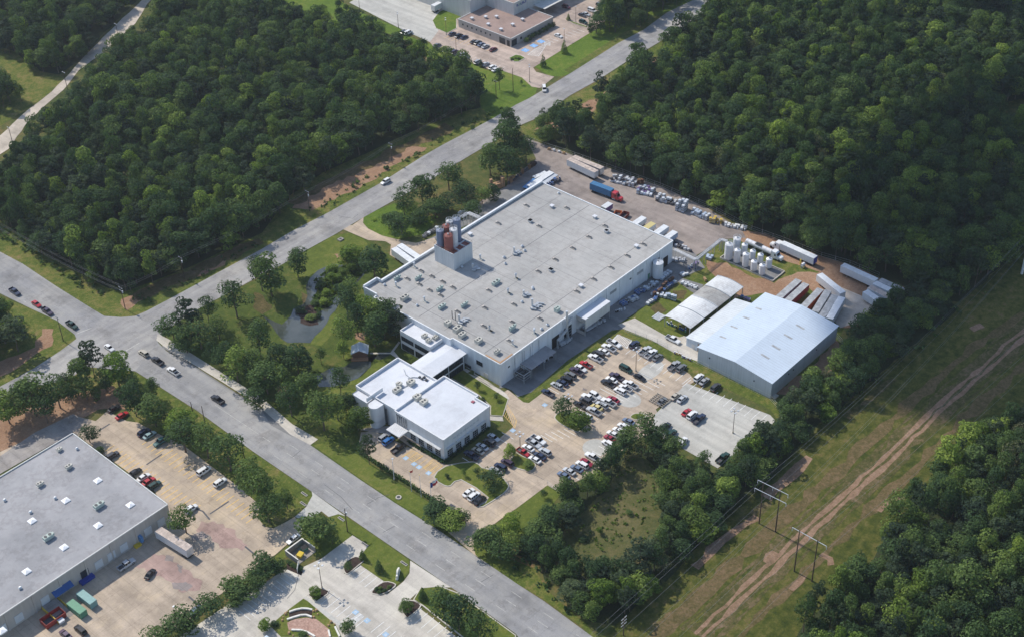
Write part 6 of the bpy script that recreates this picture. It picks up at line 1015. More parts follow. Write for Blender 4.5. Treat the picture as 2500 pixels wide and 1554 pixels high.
def bale_proto(mat='bale_grey', s=(1.4, 1.0, 1.0)):
    t = thing('wrapped_bale', '', 'bale', (0, 0, 0)); b = MB(); sx, sy, sz = s; rnd = random.Random(3)
    pts = [(sx/2*cos(a)*rnd.uniform(.85, 1.1), sy/2*sin(a)*rnd.uniform(.85, 1.1)) for a in [2*pi*i/9 for i in range(9)]]; pts2 = [(x*.85, y*.85) for x, y in pts]; n = 9
    b.add([(x, y, .12) for x, y in pts]+[(x*1.05, y*1.05, sz*.6) for x, y in pts]+[(x, y, sz*rnd.uniform(.9, 1.1)) for x, y in pts2], [(i, (i+1) % n, n+(i+1) % n, n+i) for i in range(n)]+[(n+i, n+(i+1) % n, 2*n+(i+1) % n, 2*n+i) for i in range(n)]+[tuple(range(2*n, 3*n))])
    b.build('load', mat, t); b = MB(); b.box(-sx/2, sx/2, -sy/2, sy/2, 0, .12); b.build('pallet', 'dark_wood', t); return t
def pallet_proto():
    t = thing('pallet_stack', '', 'pallet stack', (0, 0, 0)); b = MB()
    for i in range(9): b.box(-.6, .6, -.5, .5, i*.24, i*.24+.05); b.box(-.6, -.45, -.48, .48, i*.24+.05, i*.24+.19); b.box(.45, .6, -.48, .48, i*.24+.05, i*.24+.19); b.box(-.6, .6, -.5, .5, i*.24+.19, i*.24+.235)
    b.build('pallets', 'crate_wood', t); return t
PR = {}
def item(kind, x, y, z, rz, lab, group, cat, mat=None, sc=None):
    if kind not in PR:
        PR[kind] = dict(tote=tote_proto, drum=drum_proto, bale=bale_proto, pallets=pallet_proto)[kind](); r = PR[kind]; r.location = (x, y, z); r.rotation_euler = (0, 0, rz)
        if sc: r.scale = sc
        r['_p'] = 1; del r['_p']
    else: r = dup(PR[kind], (x, y, z), rz, sc=sc or (1, 1, 1))
    tag(r, lab, cat, group); mat = mat or dict(pallets='crate_wood', tote='tote', drum='blue', bale='bale_grey')[kind]
    if mat:
        ch = [c for c in r.children if c.name.split('.')[0] in ('bottle', 'shell', 'load', 'pallets')][0]; ch.material_slots[0].link = 'OBJECT'; ch.material_slots[0].material = MT[mat]
    return r
rnd = random.Random(11)
def heap(t_, p, q_, n, rows, kinds, lab, group, h0=.1, hmax=2, jit=.25, sp=1.35, cat='tote'):
    a = P(t_, *p); b_ = P(t_, *q_); d = (b_-a).length; ux, uy = (b_.x-a.x)/d, (b_.y-a.y)/d; nn = max(1, int(d/sp)); c = 0
    for r_ in range(rows):
        for i in range(nn):
            if c >= n: return
            x = a.x+ux*sp*(i+.5)-uy*sp*r_*.95+rnd.uniform(-jit, jit); y = a.y+uy*sp*(i+.5)+ux*sp*r_*.95+rnd.uniform(-jit, jit); st = rnd.choice(range(1, hmax+1))
            for k in range(st):
                kd, mt_ = rnd.choice(kinds); item(kd, x, y, h0+k*(1.15 if kd != 'pallets' else 2.2), math.atan2(uy, ux)+rnd.uniform(-.25, .25), lab, group, dict(tote='tote', drum='drum', bale='bale', pallets='pallet stack')[kd], mt_); c += 1
heap(51, (70, 700), (480, 800), 62, 4, [('bale', 'bale_grey'), ('bale', 'junk_dark'), ('tote', 'tote'), ('bale', 'trailer_white')], 'grey and black wrapped scrap in the first heap along the yard fence', 'scrap heap at the yard fence'); heap(51, (500, 890), (800, 960), 50, 4, [('bale', 'bale_grey'), ('bale', 'purple'), ('tote', 'tote'), ('bale', 'container_side')], 'blue grey wrapped scrap in the second heap along the yard fence', 'second scrap heap at the yard fence')
heap(51, (820, 1010), (1130, 1100), 46, 3, [('tote', 'bale_grey'), ('bale', 'bale_grey'), ('bale', 'junk_dark'), ('tote', 'tote')], 'grey tote or crate in the dense block along the yard fence', 'dense block of grey totes'); heap(51, (1150, 1170), (1340, 1230), 26, 3, [('tote', 'tote'), ('tote', 'container_side')], 'lilac grey tote in the tall stack along the yard fence', 'tall stack of lilac grey totes', hmax=4)
heap(51, (1400, 1230), (1690, 1350), 24, 2, [('tote', 'tote'), ('tote', 'container_side')], 'pale blue tote in the row before the yellow drums', 'row of pale blue totes', hmax=2); heap(51, (1700, 1370), (1930, 1400), 18, 2, [('tote', 'plastic_yellow'), ('drum', 'plastic_yellow')], 'mustard yellow container in the yellow heap along the fence', 'yellow container heap', hmax=2)
heap(51, (1930, 1430), (2330, 1520), 22, 2, [('drum', 'tank_white'), ('tote', 'tank_white')], 'white drum or tote at the right end of the fence line', 'white drums at the end of the fence line', hmax=1); heap(51, (520, 730), (650, 740), 5, 1, [('pallets', 'rust'), ('bale', 'brown_stone')], 'orange brown stack behind the scrap heaps', 'orange brown stacks', hmax=2)
heap(12, (1685, 1350), (1790, 1320), 12, 3, [('pallets', None)], 'tall light brown pallet stack near the white dusty patch', 'light brown pallet stacks', hmax=2, jit=.1, sp=1.25); heap(12, (1800, 1300), (1861, 1270), 4, 1, [('pallets', None)], 'brown pallet stack beside the dark trees', 'brown pallet stacks by the trees', hmax=1)
heap(13, (0, 1310), (220, 1150), 20, 1, [('pallets', 'dark_wood'), ('bale', 'junk_dark'), ('pallets', 'wood')], 'dark brown crate or bale in the line under the pine clump', 'dark crates in line under the pine clump', hmax=1, sp=1.6); heap(13, (280, 1060), (420, 1100), 6, 1, [('bale', 'brown_stone'), ('bale', 'trailer_white')], 'small covered crate by the gate of the back yard', 'covered crates by the back gate', hmax=1, sp=2.4)
heap(5, (580, 590), (760, 500), 12, 2, [('drum', 'blue'), ('bale', 'junk_dark'), ('tote', 'blue')], 'blue and black container beside the flatbeds', 'blue and black containers by the flatbeds', hmax=2); heap(46, (250, 610), (560, 420), 14, 1, [('tote', 'junk_dark'), ('tote', 'trailer_white')], 'black and white tote in the line beside the silos', 'line of black and white totes by the silos', hmax=1, sp=1.2); heap(46, (900, 200), (1110, 80), 12, 1, [('tote', 'trailer_white')], 'white tote in the line beyond the silos', 'line of white totes beyond the silos', hmax=1, sp=1.2)
heap(50, (660, 1060), (900, 900), 11, 1, [('tote', 'trailer_white'), ('tote', 'blue')], 'blue and white tote in the line left of the shelter', 'blue and white totes left of the shelter', hmax=1, sp=1.25); heap(50, (800, 900), (1290, 570), 22, 2, [('tote', 'tote'), ('pallets', 'dark_wood'), ('tote', 'junk_dark'), ('tote', 'blue')], 'tote or pallet in the long line beside the service road', 'long line of totes beside the service road', hmax=1, sp=1.3)
heap(50, (930, 880), (1290, 960), 12, 2, [('tote', 'tote'), ('tote', 'container_side')], 'tote on the strip between the two small lawns', 'totes between the two small lawns', hmax=2); heap(50, (1370, 610), (1700, 740), 18, 2, [('drum', 'tank_white'), ('bale', 'trailer_white')], 'white drum or sack on the edge of the small lawn', 'white drums at the small lawn', hmax=1, sp=.95, jit=.3)
heap(50, (150, 1080), (520, 900), 14, 2, [('tote', 'blue'), ('tote', 'bale_grey'), ('drum', 'black')], 'blue or grey tote in the shade of the factory wall', 'blue and grey totes along the factory wall', hmax=1); heap(50, (460, 850), (640, 750), 10, 2, [('drum', 'blue'), ('tote', 'blue')], 'deep blue container in the shade of the factory wall', 'deep blue containers along the factory wall', hmax=1); heap(50, (640, 760), (900, 600), 12, 2, [('drum', 'tank_white'), ('tote', 'tote')], 'white topped drum or tote near the tank at the wall', 'drums and totes near the tank at the wall', hmax=1); heap(50, (940, 560), (1170, 400), 10, 2, [('tote', 'tote')], 'grey caged tote below the rear factory door', 'grey totes below the rear factory door', hmax=1)
heap(50, (0, 1210), (230, 1130), 8, 1, [('drum', 'black'), ('drum', 'tank_white')], 'black or white drum beside the tall canopy', 'drums beside the tall canopy', hmax=1, sp=.9); heap(50, (1380, 470), (1540, 400), 9, 2, [('bale', 'junk_dark'), ('bale', 'trailer_white')], 'black and white bundle at the end of the asphalt yard', 'bundles at the end of the asphalt yard', hmax=1, sp=1.0); heap(50, (1520, 330), (1760, 240), 14, 2, [('drum', 'blue'), ('tote', 'purple'), ('drum', 'tank_white')], 'purple blue container under the pipe bridge', 'purple blue containers under the pipe bridge', hmax=2, sp=1.1)
heap(50, (1160, 150), (1500, 170), 14, 2, [('bale', 'bale_grey'), ('tote', 'bale_grey')], 'grey scrap piece left of the pipe bridge', 'grey scrap left of the pipe bridge', hmax=1); heap(5, (2110, 1300), (2390, 1400), 12, 2, [('bale', 'junk_dark'), ('bale', 'bale_grey')], 'dark scrap piece behind the rear corner of the factory', 'dark scrap behind the rear corner', hmax=1); heap(50, (1840, 520), (1900, 600), 5, 1, [('drum', 'rust'), ('bale', 'brown_stone')], 'rusty item at the upper tip of the shelter roof', 'rusty items at the shelter tip', hmax=1, sp=.9)
heap(50, (1860, 90), (2000, 130), 8, 2, [('tote', 'container_side')], 'pale blue tote behind the pipe bridge', 'pale blue totes behind the pipe bridge', hmax=1); heap(23, (1120, 790), (1280, 860), 12, 2, [('drum', 'blue'), ('drum', 'black'), ('drum', 'green_paint')], 'dark drum under the near end of the shelter', 'dark drums under the shelter', hmax=2, sp=.9); heap(23, (1650, 610), (1730, 640), 5, 1, [('tote', 'purple'), ('tote', 'blue')], 'blue container between shelter and warehouse', 'blue containers between shelter and warehouse', hmax=1)
heap(23, (1180, 1000), (1310, 1060), 12, 1, [('drum', 'brown_stone'), ('drum', 'plastic_yellow'), ('drum', 'purple'), ('drum', 'tank_white')], 'coloured drum in the short row at the warehouse drive', 'coloured drums at the warehouse drive', hmax=1, sp=.8); heap(23, (180, 1110), (330, 1020), 14, 2, [('drum', 'tank_white'), ('drum', 'black'), ('drum', 'blue')], 'drum in the shade under the low metal awning', 'drums under the low awning', hmax=1, sp=.95); heap(23, (550, 850), (700, 770), 14, 2, [('drum', 'tank_white'), ('tote', 'bale_grey')], 'drum or tote under the tall white canopy', 'drums under the tall white canopy', hmax=1, sp=1.2); heap(23, (370, 960), (470, 890), 6, 1, [('tote', 'bale_grey'), ('drum', 'steel')], 'grey machine part between the two canopies', 'grey parts between the canopies', hmax=1)
simple('old_frame', (.50, .45, .38), .9)
# loose pieces
v = P(50, 910, 1280, .3); o = thing('slatted_panel', 'pale pink slatted panel lying on the small lawn beside the shelter', 'slatted panel', (v.x, v.y, .12), radians(0)); b = MB()
for i in range(9): b.box(-2+i*.45, -1.75+i*.45, -1.8, 1.8, .1, .3)
b.box(-2.05, 2, -1.5, -1.3, .301, .4); b.box(-2.05, 2, 1.3, 1.5, .301, .4); b.build('slats', 'trailer_roof', o)
v = P(23, 1075, 1340); o = thing('lattice_frames', 'stack of pale lattice frames lying on the car park', 'lattice frame', (v.x, v.y, .12)); b = MB()
for i in range(6): b.box(-2.6, 2.6, -3+i*1.1, -2.9+i*1.1, .1, .5); b.box(-2.6+i*.95, -2.5+i*.95, -3, 2.6, .51, .8)
b.build('frame', 'old_frame', o)
v = P(24, 290, 395); o = thing('white_tank_skid', 'small white tank on a frame with yellow post right of the tank farm', 'tank skid', (v.x, v.y, .08)); b = MB(); b.tube((-.8, 0, 1.3), (.8, 0, 1.3), .6, 12); b.build('tank', 'tank_white', o); b = MB(); b.box(-.9, -.7, -.5, .5, 0, .9); b.box(.7, .9, -.5, .5, 0, .9); b.build('frame', 'steel', o)
v = P(24, 272, 375); b = MB(); b.cyl(v.x, v.y, .05, 2.4, .25, 10); tag(b.build('yellow_post', 'yellow'), 'stout yellow post left of the small white tank', 'post')
v = P(24, 755, 755); b = MB(); 
for k in range(9): a = k*.7; b.tube((v.x+.9*cos(a), v.y+.9*sin(a), .5+.05*k), (v.x+.9*cos(a+.7), v.y+.9*sin(a+.7), .55+.05*k), .15, 6)
tag(b.build('hose_coil', 'tank_white'), 'white hose coil lying on the gravel near the wood corner', 'hose')
v = P(22, 615, 200); o = thing('manhole_block', 'low dark concrete chamber on the sunlit lawn by the cross road', 'manhole', (v.x, v.y, .05)); b = MB(); b.box(-1.1, 1.1, -.9, .9, 0, .5); b.build('chamber', 'old_concrete', o); b = MB(); b.cyl(0, 0, .5, .56, .5, 14); b.build('cover', 'dark_metal', o)
v = P(32, 1027, 523); b = MB(); b.cyl(v.x, v.y, .03, .35, .95, 18); o = tag(b.build('manhole_ring', 'kerb_concrete'), 'pale round concrete manhole ring on the roadside grass before the flagpoles', 'manhole'); b = MB(); b.cyl(0, 0, .351, .37, .6, 16); c_ = b.build('cover', 'dark_metal', o, (v.x, v.y, 0))
v = P(32, 1023, 1075); o = thing('monument_sign', 'rounded white stone sign standing on the lawn corner of the grey lot', 'sign', (v.x, v.y, .05), radians(35)); b = MB(); b.box(-2.0, 2.0, -.35, .35, 0, .5); b.box(-1.8, 1.8, -.25, .25, .5, 1.6); b.tube((0, -.25, 1.2), (0, .25, 1.2), 1.2, 16); b.build('slab', 'stone', o); b = MB(); b.box(-1.4, 1.4, -.3, -.25, .9, 1.5); b.build('face', 'trailer_grey', o)
for (t_, x, y, lab) in ((32, 1338, 1180, 'white framed culvert grate on the lawn near the lot entrance'), (32, 1065, 990, 'pale culvert grate at the curve of the lawn corner'), (32, 350, 567, 'small white framed box by the driveway tip'), (32, 620, 675, 'small grated box beside the power pole'), (32, 785, 855, 'pale drain grate at the corner of the grey drive'), (32, 358, 498, 'pale curved stone on the driveway lawn')):
    v = P(t_, x, y); o = thing('culvert_grate', lab, 'culvert', (v.x, v.y, .06), radians(-90)); b = MB(); b.box(-1.3, 1.3, -.4, -.25, 0, .16); b.box(-1.3, 1.3, .25, .4, 0, .16); b.box(-1.3, -1.15, -.25, .25, 0, .16); b.box(1.15, 1.3, -.25, .25, 0, .16); b.build('frame', 'kerb_concrete', o); b = MB(); b.box(-1.15, 1.15, -.25, .25, .06, .1); b.build('grate', 'dark_metal', o)
# seat walls in the bottom garden
for pts, lab in ((((865, 440), (1000, 395), (1120, 372), (1230, 378), (1320, 400)), 'upper white stone seat wall curving round the mulch bed'), (((820, 590), (950, 545), (1090, 505), (1200, 500), (1310, 540)), 'middle white stone seat wall under the mulch bed'), (((910, 795), (1090, 800), (1230, 845), (1370, 925)), 'lowest white stone edging of the gravel court'), (((1640, 800), (1670, 930)), 'left short white stone wall at the right of the gravel court'), (((1770, 735), (1860, 925)), 'right short white stone wall at the right of the gravel court')):
    L = PL(49, *pts); b = MB()
    for (x0, y0), (x1, y1) in zip(L, L[1:]):
        d = math.hypot(x1-x0, y1-y0); nx, ny = -(y1-y0)/d*.25, (x1-x0)/d*.25; b.prism([(x0-nx, y0-ny), (x1-nx, y1-ny), (x1+nx, y1+ny), (x0+nx, y0+ny)], .12, .62)
    tag(b.build('seat_wall', 'stone'), lab, 'seat wall')
for k, (x, y) in enumerate(((740, 540), (725, 600), (790, 470), (825, 430), (1340, 420), (1400, 400), (1425, 480), (1350, 535), (1690, 630), (1760, 680), (1640, 700), (860, 850), (940, 900))):
    v = P(49, x, y); b = MB(); r_ = .35+.1*(k % 3); n = 7
    b.add([(v.x+r_*cos(i*2*pi/n)*(1+.2*((i*k) % 3-1)), v.y+r_*sin(i*2*pi/n), .12) for i in range(n)]+[(v.x+.6*r_*cos(i*2*pi/n), v.y+.6*r_*sin(i*2*pi/n), .12+r_) for i in range(n)], [(i, (i+1) % n, n+(i+1) % n, n+i) for i in range(n)]+[tuple(range(n, 2*n))]); tag(b.build('boulder', 'brown_stone'), 'brown boulder beside the white stone seat walls', 'boulder', 'brown boulders in the bottom garden')
# ---------------------------------------------------------------- lamps, poles, flags, wires
def lamp(lab, t_, x, y, h, arms=2, mat='lamp_pole', z=.1, head='galvanised'):
    v = P(t_, x, y); o = thing('lamp_post', lab, 'lamp post', (v.x, v.y, z)); b = MB(); b.cyl(0, 0, 0, .7, .28, 10); b.build('base', 'kerb_concrete', o); b = MB(); b.cyl(0, 0, .7, h, .12, 8, .08); b.build('pole', mat, o)
    for i in range(arms):
        a = 2*pi*i/max(arms, 1)+pi/4; b = MB(); b.tube((0, 0, h-.1), (1.0*cos(a), 1.0*sin(a), h), .05, 6); ar = b.build('arm', mat, o); b = MB(); b.box(1.1*cos(a)-.35, 1.1*cos(a)+.35, 1.1*sin(a)-.25, 1.1*sin(a)+.25, h-.08, h+.12); b.build('lamp_head', head, ar)
lamp('tall lamp post in the middle of the factory car park', 23, 908, 1130, 9.5, 4); lamp('lamp post at the round tree island', 41, 238, 660, 7.5, 4); lamp('lamp post on the pale new concrete lot', 33, 1597, 65, 9.5, 4); lamp('lamp post beside the red pickup on the lawn island', 42, 95, 520, 6.5, 4); lamp('tall lamp post in the tree island of the grey lot', 32, 484, 1165, 9.5, 4); lamp('lamp post behind the hedge before the office', 32, 996, 395, 8, 1, 'silo_white')
lamp('lamp post at the corner of the north drive', 43, 1350, 1165, 8.5, 2); lamp('lamp post in the outer row of the north lot', 43, 312, 715, 6.5, 1, 'wood'); lamp('lamp post on the lawn at the left of the brown roof', 43, 172, 495, 8.5, 2); lamp('lamp post beside the white sedan in the hatched bays', 43, 1840, 585, 6, 1, 'wood'); lamp('lamp post at the small right hand island', 43, 2003, 320, 8, 1); lamp('lamp post at the edge of the north truck court', 12, 1026, 200, 8, 2); lamp('lamp post cut by the top edge of the picture', 12, 752, 85, 8, 1); lamp('lamp post between the round bushes of the west court', 31, 1250, 1400, 5, 1)
def flagpole(lab, x, y, h, cols=None):
    v = P(32, x, y); o = thing('flagpole', lab, 'flagpole', (v.x, v.y, .05)); b = MB(); b.cyl(0, 0, 0, h, .09, 8, .05); b.build('pole', 'silo_white', o); b = MB(); b.cyl(0, 0, h, h+.2, .12, 8); b.build('finial', 'yellow', o)
    if cols:
        for k, (c_, z0, z1, x0, x1) in enumerate(cols): b = MB(); n = 5; b.add([(x0+(x1-x0)*i/n, .18*sin(i*1.6+x0), z) for z in (z0, z1) for i in range(n+1)], [(i, i+1, n+2+i, n+1+i) for i in range(n)]); b.build('flag', c_, o)
flagpole('flagpole with small dark red flag, leftmost of three', 1119, 478, 8.6, [('flag_red', 7.6, 8.4, .1, 1.5)]); flagpole('bare middle flagpole of three', 1188, 520, 9.5); flagpole('flagpole with blue white and red flag, rightmost of three', 1261, 550, 8.2, [('flag_blue', 5.6, 7.8, .1, 1.2), ('frame_white', 6.7, 7.8, 1.21, 3.2), ('flag_red', 5.6, 6.69, 1.21, 3.2)])
def pole(lab, t_, x, y, h, trans=False, arms=1, cat='power pole', dirx=False, z=.03):
    v = P(t_, x, y); o = thing('power_pole', lab, cat, (v.x, v.y, z)); b = MB(); b.cyl(0, 0, 0, h, .17, 8, .11); b.build('post', 'wood_pole', o)
    for k in range(arms):
        zz = h-.4-k*1.3; b = MB(); 
        if dirx: b.box(-1.2, 1.2, -.07, .07, zz, zz+.14)
        else: b.box(-.07, .07, -1.2, 1.2, zz, zz+.14)
        ar = b.build('crossarm', 'trailer_grey', o)
        for s in (-1.1, -.5, .5, 1.1): b = MB(); b.cyl(s if dirx else 0, 0 if dirx else s, zz+.14, zz+.38, .06, 6); b.build('insulator', 'galvanised', ar)
    if trans: b = MB(); b.cyl(.4, 0, h-2.8, h-1.9, .3, 10); b.build('transformer', 'galvanised', o)
    return Vector((v.x, v.y, h-.1)), dirx
def span(a, b_, lab, offs=(-1.1, 0, 1.1), ax=(0, 1), sag=1.2, grp='overhead lines', r=.02):
    for o_ in offs:
        p = Vector((a.x+ax[0]*o_, a.y+ax[1]*o_, a.z)); q_ = Vector((b_.x+ax[0]*o_, b_.y+ax[1]*o_, b_.z)); b = MB(); n = 8
        pts = [p.lerp(q_, i/n)-Vector((0, 0, sag*4*(i/n)*(1-i/n))) for i in range(n+1)]
        for u, v_ in zip(pts, pts[1:]): b.tube(u, v_, r, 4, cap=False)
        tag(b.build('power_line', 'wire'), lab, 'power line', grp)
p1, _ = pole('wooden pole with transformer in front of the left wood', 21, 1308, 470, 9.8, True); p2, _ = pole('wooden pole nearest the crossroads corner of the wood', 21, 890, 690, 10, True, 2); p3, _ = pole('wooden pole on the bare bank at the middle of the cross road', 12, 395, 1500, 9.8, True); p4, _ = pole('wooden pole with transformer on the grass left of the white suv', 12, 980, 1158, 9.8, True)
p5, _ = pole('slim pole on the lawn in front of the north lot entrance', 43, 1118, 1300, 12, False, 0); p6, _ = pole('pole beside the leaning tree north of the cross road', 43, 878, 1390, 9, False, 1); p7, _ = pole('pole standing beside the tall lone pine', 13, 716, 690, 11.5, False, 0); p8, _ = pole('pole at the top right beside the cross road', 13, 1290, 165, 6, False, 0)
span(p2, p1, 'thin wires along the left wood', (-.6, .6)); span(p1, p3, 'thin wires over the bank at the wood edge', (-.6, .6)); span(p3, p4, 'thin wires from the bank to the white suv', (-.6, .6)); span(p4, p6, 'thin wires from the white suv to the leaning tree', (-.6, .6), sag=2)
far = P(21, -300, -90, 10); span(p2, far, 'bundle of wires running out of the left edge over the wood corner', (-1.6, -1.0, .6, 1.2), (1, 0), 2.5)
pole('dark pole on the lawn tip left of the crossroads', 21, 450, 915, 10.8, False, 1); w1, _ = pole('dark pole by the roadside, first along the west lot trees', 21, 1368, 1420, 4.5, False, 1); w2, _ = pole('dark pole by the roadside, second along the west lot trees', 21, 1457, 1505, 8, False, 0); w3, _ = pole('dark leaning pole above the round trees of the west lot', 31, 1735, 240, 10, False, 1, dirx=True); w4, _ = pole('tall dark pole between the two grey lot drives', 32, 665, 765, 10, True, 1, dirx=True)
span(w3, w4, 'thin wires along the road above the west lot trees', (-.9, .9), (1, 0)); k5, _ = pole('pole with three crossarms at the bottom edge beside the wood', 33, 820, 1500, 7.5, False, 3, dirx=True)
for xx, yy, lab in ((12, 2, 'a'),): pass
def hframe(lab, a, b_, h, arms, ext, wires=None):
    A = P(*a); B = P(*b_); o = thing('transmission_tower', lab, 'transmission tower', (A.x, A.y, .03)); d = Vector((B.x-A.x, B.y-A.y, 0)); u = d.normalized()
    for q_ in (Vector((0, 0, 0)), d): b = MB(); b.tube(q_, q_+Vector((0, 0, h+.5)), .22, 8, .15); b.build('post', 'wood_pole', o)
    for z_, off, e0, e1 in arms:
        b = MB(); p = -u*e0+Vector((0, 0, z_)); q_ = d+u*e1+Vector((0, 0, z_)); nx = Vector((-u.y, u.x, 0))*off; b.tube(p+nx, q_+nx, .10, 6); ar = b.build('crossarm', 'galvanised', o)
        for k in (0, .5, 1): c_ = (p+nx).lerp(q_+nx, k); b = MB(); b.tube(c_, c_-Vector((0, 0, 1.3)), .09, 6); b.build('insulator', 'silo_white', ar)
    b = MB(); b.tube(Vector((0, 0, h*.35)), d+Vector((0, 0, h*.62)), .07, 6); b.tube(Vector((0, 0, h*.62)), d+Vector((0, 0, h*.35)), .07, 6)
    if ext: b.build('brace', 'wood_pole', o)
    return Vector((A.x, A.y, 0)), Vector((B.x, B.y, 0)), u
A1, B1, u1 = hframe('two pole tower with three white crossarms standing in the tree shadow', (47, 152, 672), (47, 335, 765), 16.5, [(16.6, .5, 2.2, 2.4), (13.9, -.5, 2.4, 2.6)], False)
A2, B2, u2 = hframe('lone two pole tower with one white crossarm beside the dirt track', (47, 545, 1205), (47, 742, 1318), 16.6, [(16.6, 0, 2.4, 3.0)], False)
# conductors follow the clearing
dirv = Vector((trk[-1][0]-trk[0][0], trk[-1][1]-trk[0][1], 0)).normalized(); tow = P(24, 1845, 440)
st = thing('steel_pole', 'pale steel transmission pole at the right edge of the picture', 'transmission pole', (tow.x, tow.y, 0)); b = MB(); b.cyl(0, 0, 0, 22, .5, 12, .25); b.build('post', 'trailer_roof', st)
for s, z_ in ((-1, 20), (1, 20), (-1, 17), (1, 17)): b = MB(); b.tube((0, 0, z_), (-.3*s, 2.2*s, z_+.3), .12, 6); b.build('arm', 'trailer_roof', st)
for k, (o_, z_) in enumerate(((-2.0, 15.3), (3.2, 15.3), (8.4, 15.3), (-2.0, 12.6), (8.4, 12.6))):
    p = A1+u1*o_+Vector((0, 0, z_)); span(p, Vector((tow.x, tow.y, 18+z_*.1))+u1*(o_*.35), 'conductor from the double armed tower up to the steel pole', (0,), sag=4, r=.02, grp='conductors over the clearing'); dn = Vector((p.x, p.y, p.z))-dirv*260; span(p, dn, 'conductor from the double armed tower down past the bottom edge', (0,), sag=5, r=.02, grp='conductors over the clearing')
for o_ in (-2.2, 3.4, 9.2): p = A2+u2*o_+Vector((0, 0, 15.4)); span(p, p+dirv*330, 'conductor from the lone tower along the dirt track', (0,), sag=6, r=.02, grp='conductors over the clearing'); span(p, p-dirv*200, 'conductor from the lone tower down the clearing', (0,), sag=3, r=.02, grp='conductors over the clearing')
for k, (x, y) in enumerate(((820, 170), (450, 512), (60, 905))): v = P(11, x, y, 9); o = thing('power_pole', ('pole at the upper bend of the pale dirt road', 'pole at the middle of the pale dirt road', 'pole at the left edge beside the pale dirt road')[k], 'power pole', (v.x, v.y, 0)); b = MB(); b.cyl(0, 0, 0, 9.2, .15, 8, .1); b.build('post', 'wood_pole', o); b = MB(); b.box(-.07, .07, -1.3, 1.3, 8.8, 8.95); b.build('crossarm', 'silo_white', o)
# fences
def fence(lab, pts, h=1.9, step=4, grp=None):
    o = thing('chain_link_fence', lab, 'fence', (0, 0, 0), 0, grp); b = MB(); r_ = MB()
    for (x0, y0), (x1, y1) in zip(pts, pts[1:]):
        d = math.hypot(x1-x0, y1-y0); n = max(1, int(d/step))
        for i in range(n+1): x = x0+(x1-x0)*i/n; y = y0+(y1-y0)*i/n; b.tube((x, y, 0), (x, y, h), .05, 5)
        for z_ in (.15, h*.5, h): r_.tube((x0, y0, z_), (x1, y1, z_), .03, 4)
    b.build('fence_posts', 'galvanised', o); r_.build('rail', 'galvanised', o)
fence('wire fence between the back yard and the wood', PL(13, (110, 985), (260, 1040), (420, 1090), (760, 1210), (1100, 1335), (1420, 1470), 6, (760, 95), (1100, 215), (1500, 375), (1800, 460), (2110, 590))); fence('wire fence behind the warehouse bank and the new lot', PL(23, (830, 845), (1060, 930), (1350, 1080), (1861, 1330), 24, (130, 1410), (140, 1480)))
fence('wire fence along the drive beside the belt of trees', PL(33, (280, 430), (350, 480)), 1.5); fence('wire fence right of the warehouse corner', PL(24, (530, 890), (570, 935)), 1.8)
# ================================================================= TREES
def crown_mesh(name, seed, mat, H=14.0, D=9.0, base=.28, lobes=9, cards=1500, size=.78, shape='round'):
    r = random.Random(seed); L = []
    if shape == 'round':
        for i in range(lobes):
            a = r.uniform(0, 2*pi); q = r.uniform(.15, .78); z = r.uniform(base+.10, .93); k = 1-abs((z-.52)/.62)**2.0
            L.append((D/2*q*k*cos(a), D/2*q*k*sin(a), H*z, D*r.uniform(.11, .25), H*r.uniform(.06, .13)))
        L.append((0, 0, H*.86, D*.25, H*.13)); L.append((0, 0, H*.55, D*.38, H*.22))
    elif shape == 'pine':
        for i in range(lobes):
            z = base+(.97-base)*(i+.5)/lobes; a = r.uniform(0, 2*pi); q = .30*(1-((z-base)/(1-base))*.6)
            L.append((D*q*cos(a), D*q*sin(a), H*z, D*r.uniform(.18, .27)*(1.15-.6*(z-base)/(1-base)), H*r.uniform(.035, .06)))
    elif shape == 'cone':
        for i in range(lobes): z = base+(1-base)*(i+.4)/lobes; L.append((r.uniform(-.04, .04)*D, r.uniform(-.04, .04)*D, H*z, D*.5*(1-.85*(z-base)/(1-base)), H*(1-base)/lobes*.8))
    tot = sum(l[3]**2 for l in L); mb = MB(); vs = []; fs = []
    for (x, y, z, rr, rz) in L:
        n = int(cards*rr*rr/tot)
        for i in range(n):
            u = Vector((r.gauss(0, 1), r.gauss(0, 1), r.gauss(0, 1))).normalized()
            if u.z < -.35: u.z *= -.6; u.normalize()
            k = r.uniform(.78, 1.06); p = Vector((x+u.x*rr*k, y+u.y*rr*k, z+u.z*rz*k)); nn = (Vector((u.x/rr, u.y/rr, u.z/rz)).normalized()+Vector((r.uniform(-1, 1), r.uniform(-1, 1), r.uniform(-.5, 1)))*.62).normalized()
            a = nn.orthogonal().normalized(); b = nn.cross(a); an = r.uniform(0, pi); a, b = a*cos(an)+b*sin(an), b*cos(an)-a*sin(an); s = size*r.uniform(.55, 1.2)/2; t = s*r.uniform(.5, .9)
            k0 = len(vs); vs += [p-a*s, p-b*t+nn*s*.15, p+a*s, p+b*t+nn*s*.15]; fs.append((k0, k0+1, k0+2, k0+3))
    me = bpy.data.meshes.new(name); me.from_pydata([tuple(v) for v in vs], [], fs); me.materials.append(MT[mat]); me.update(); return me
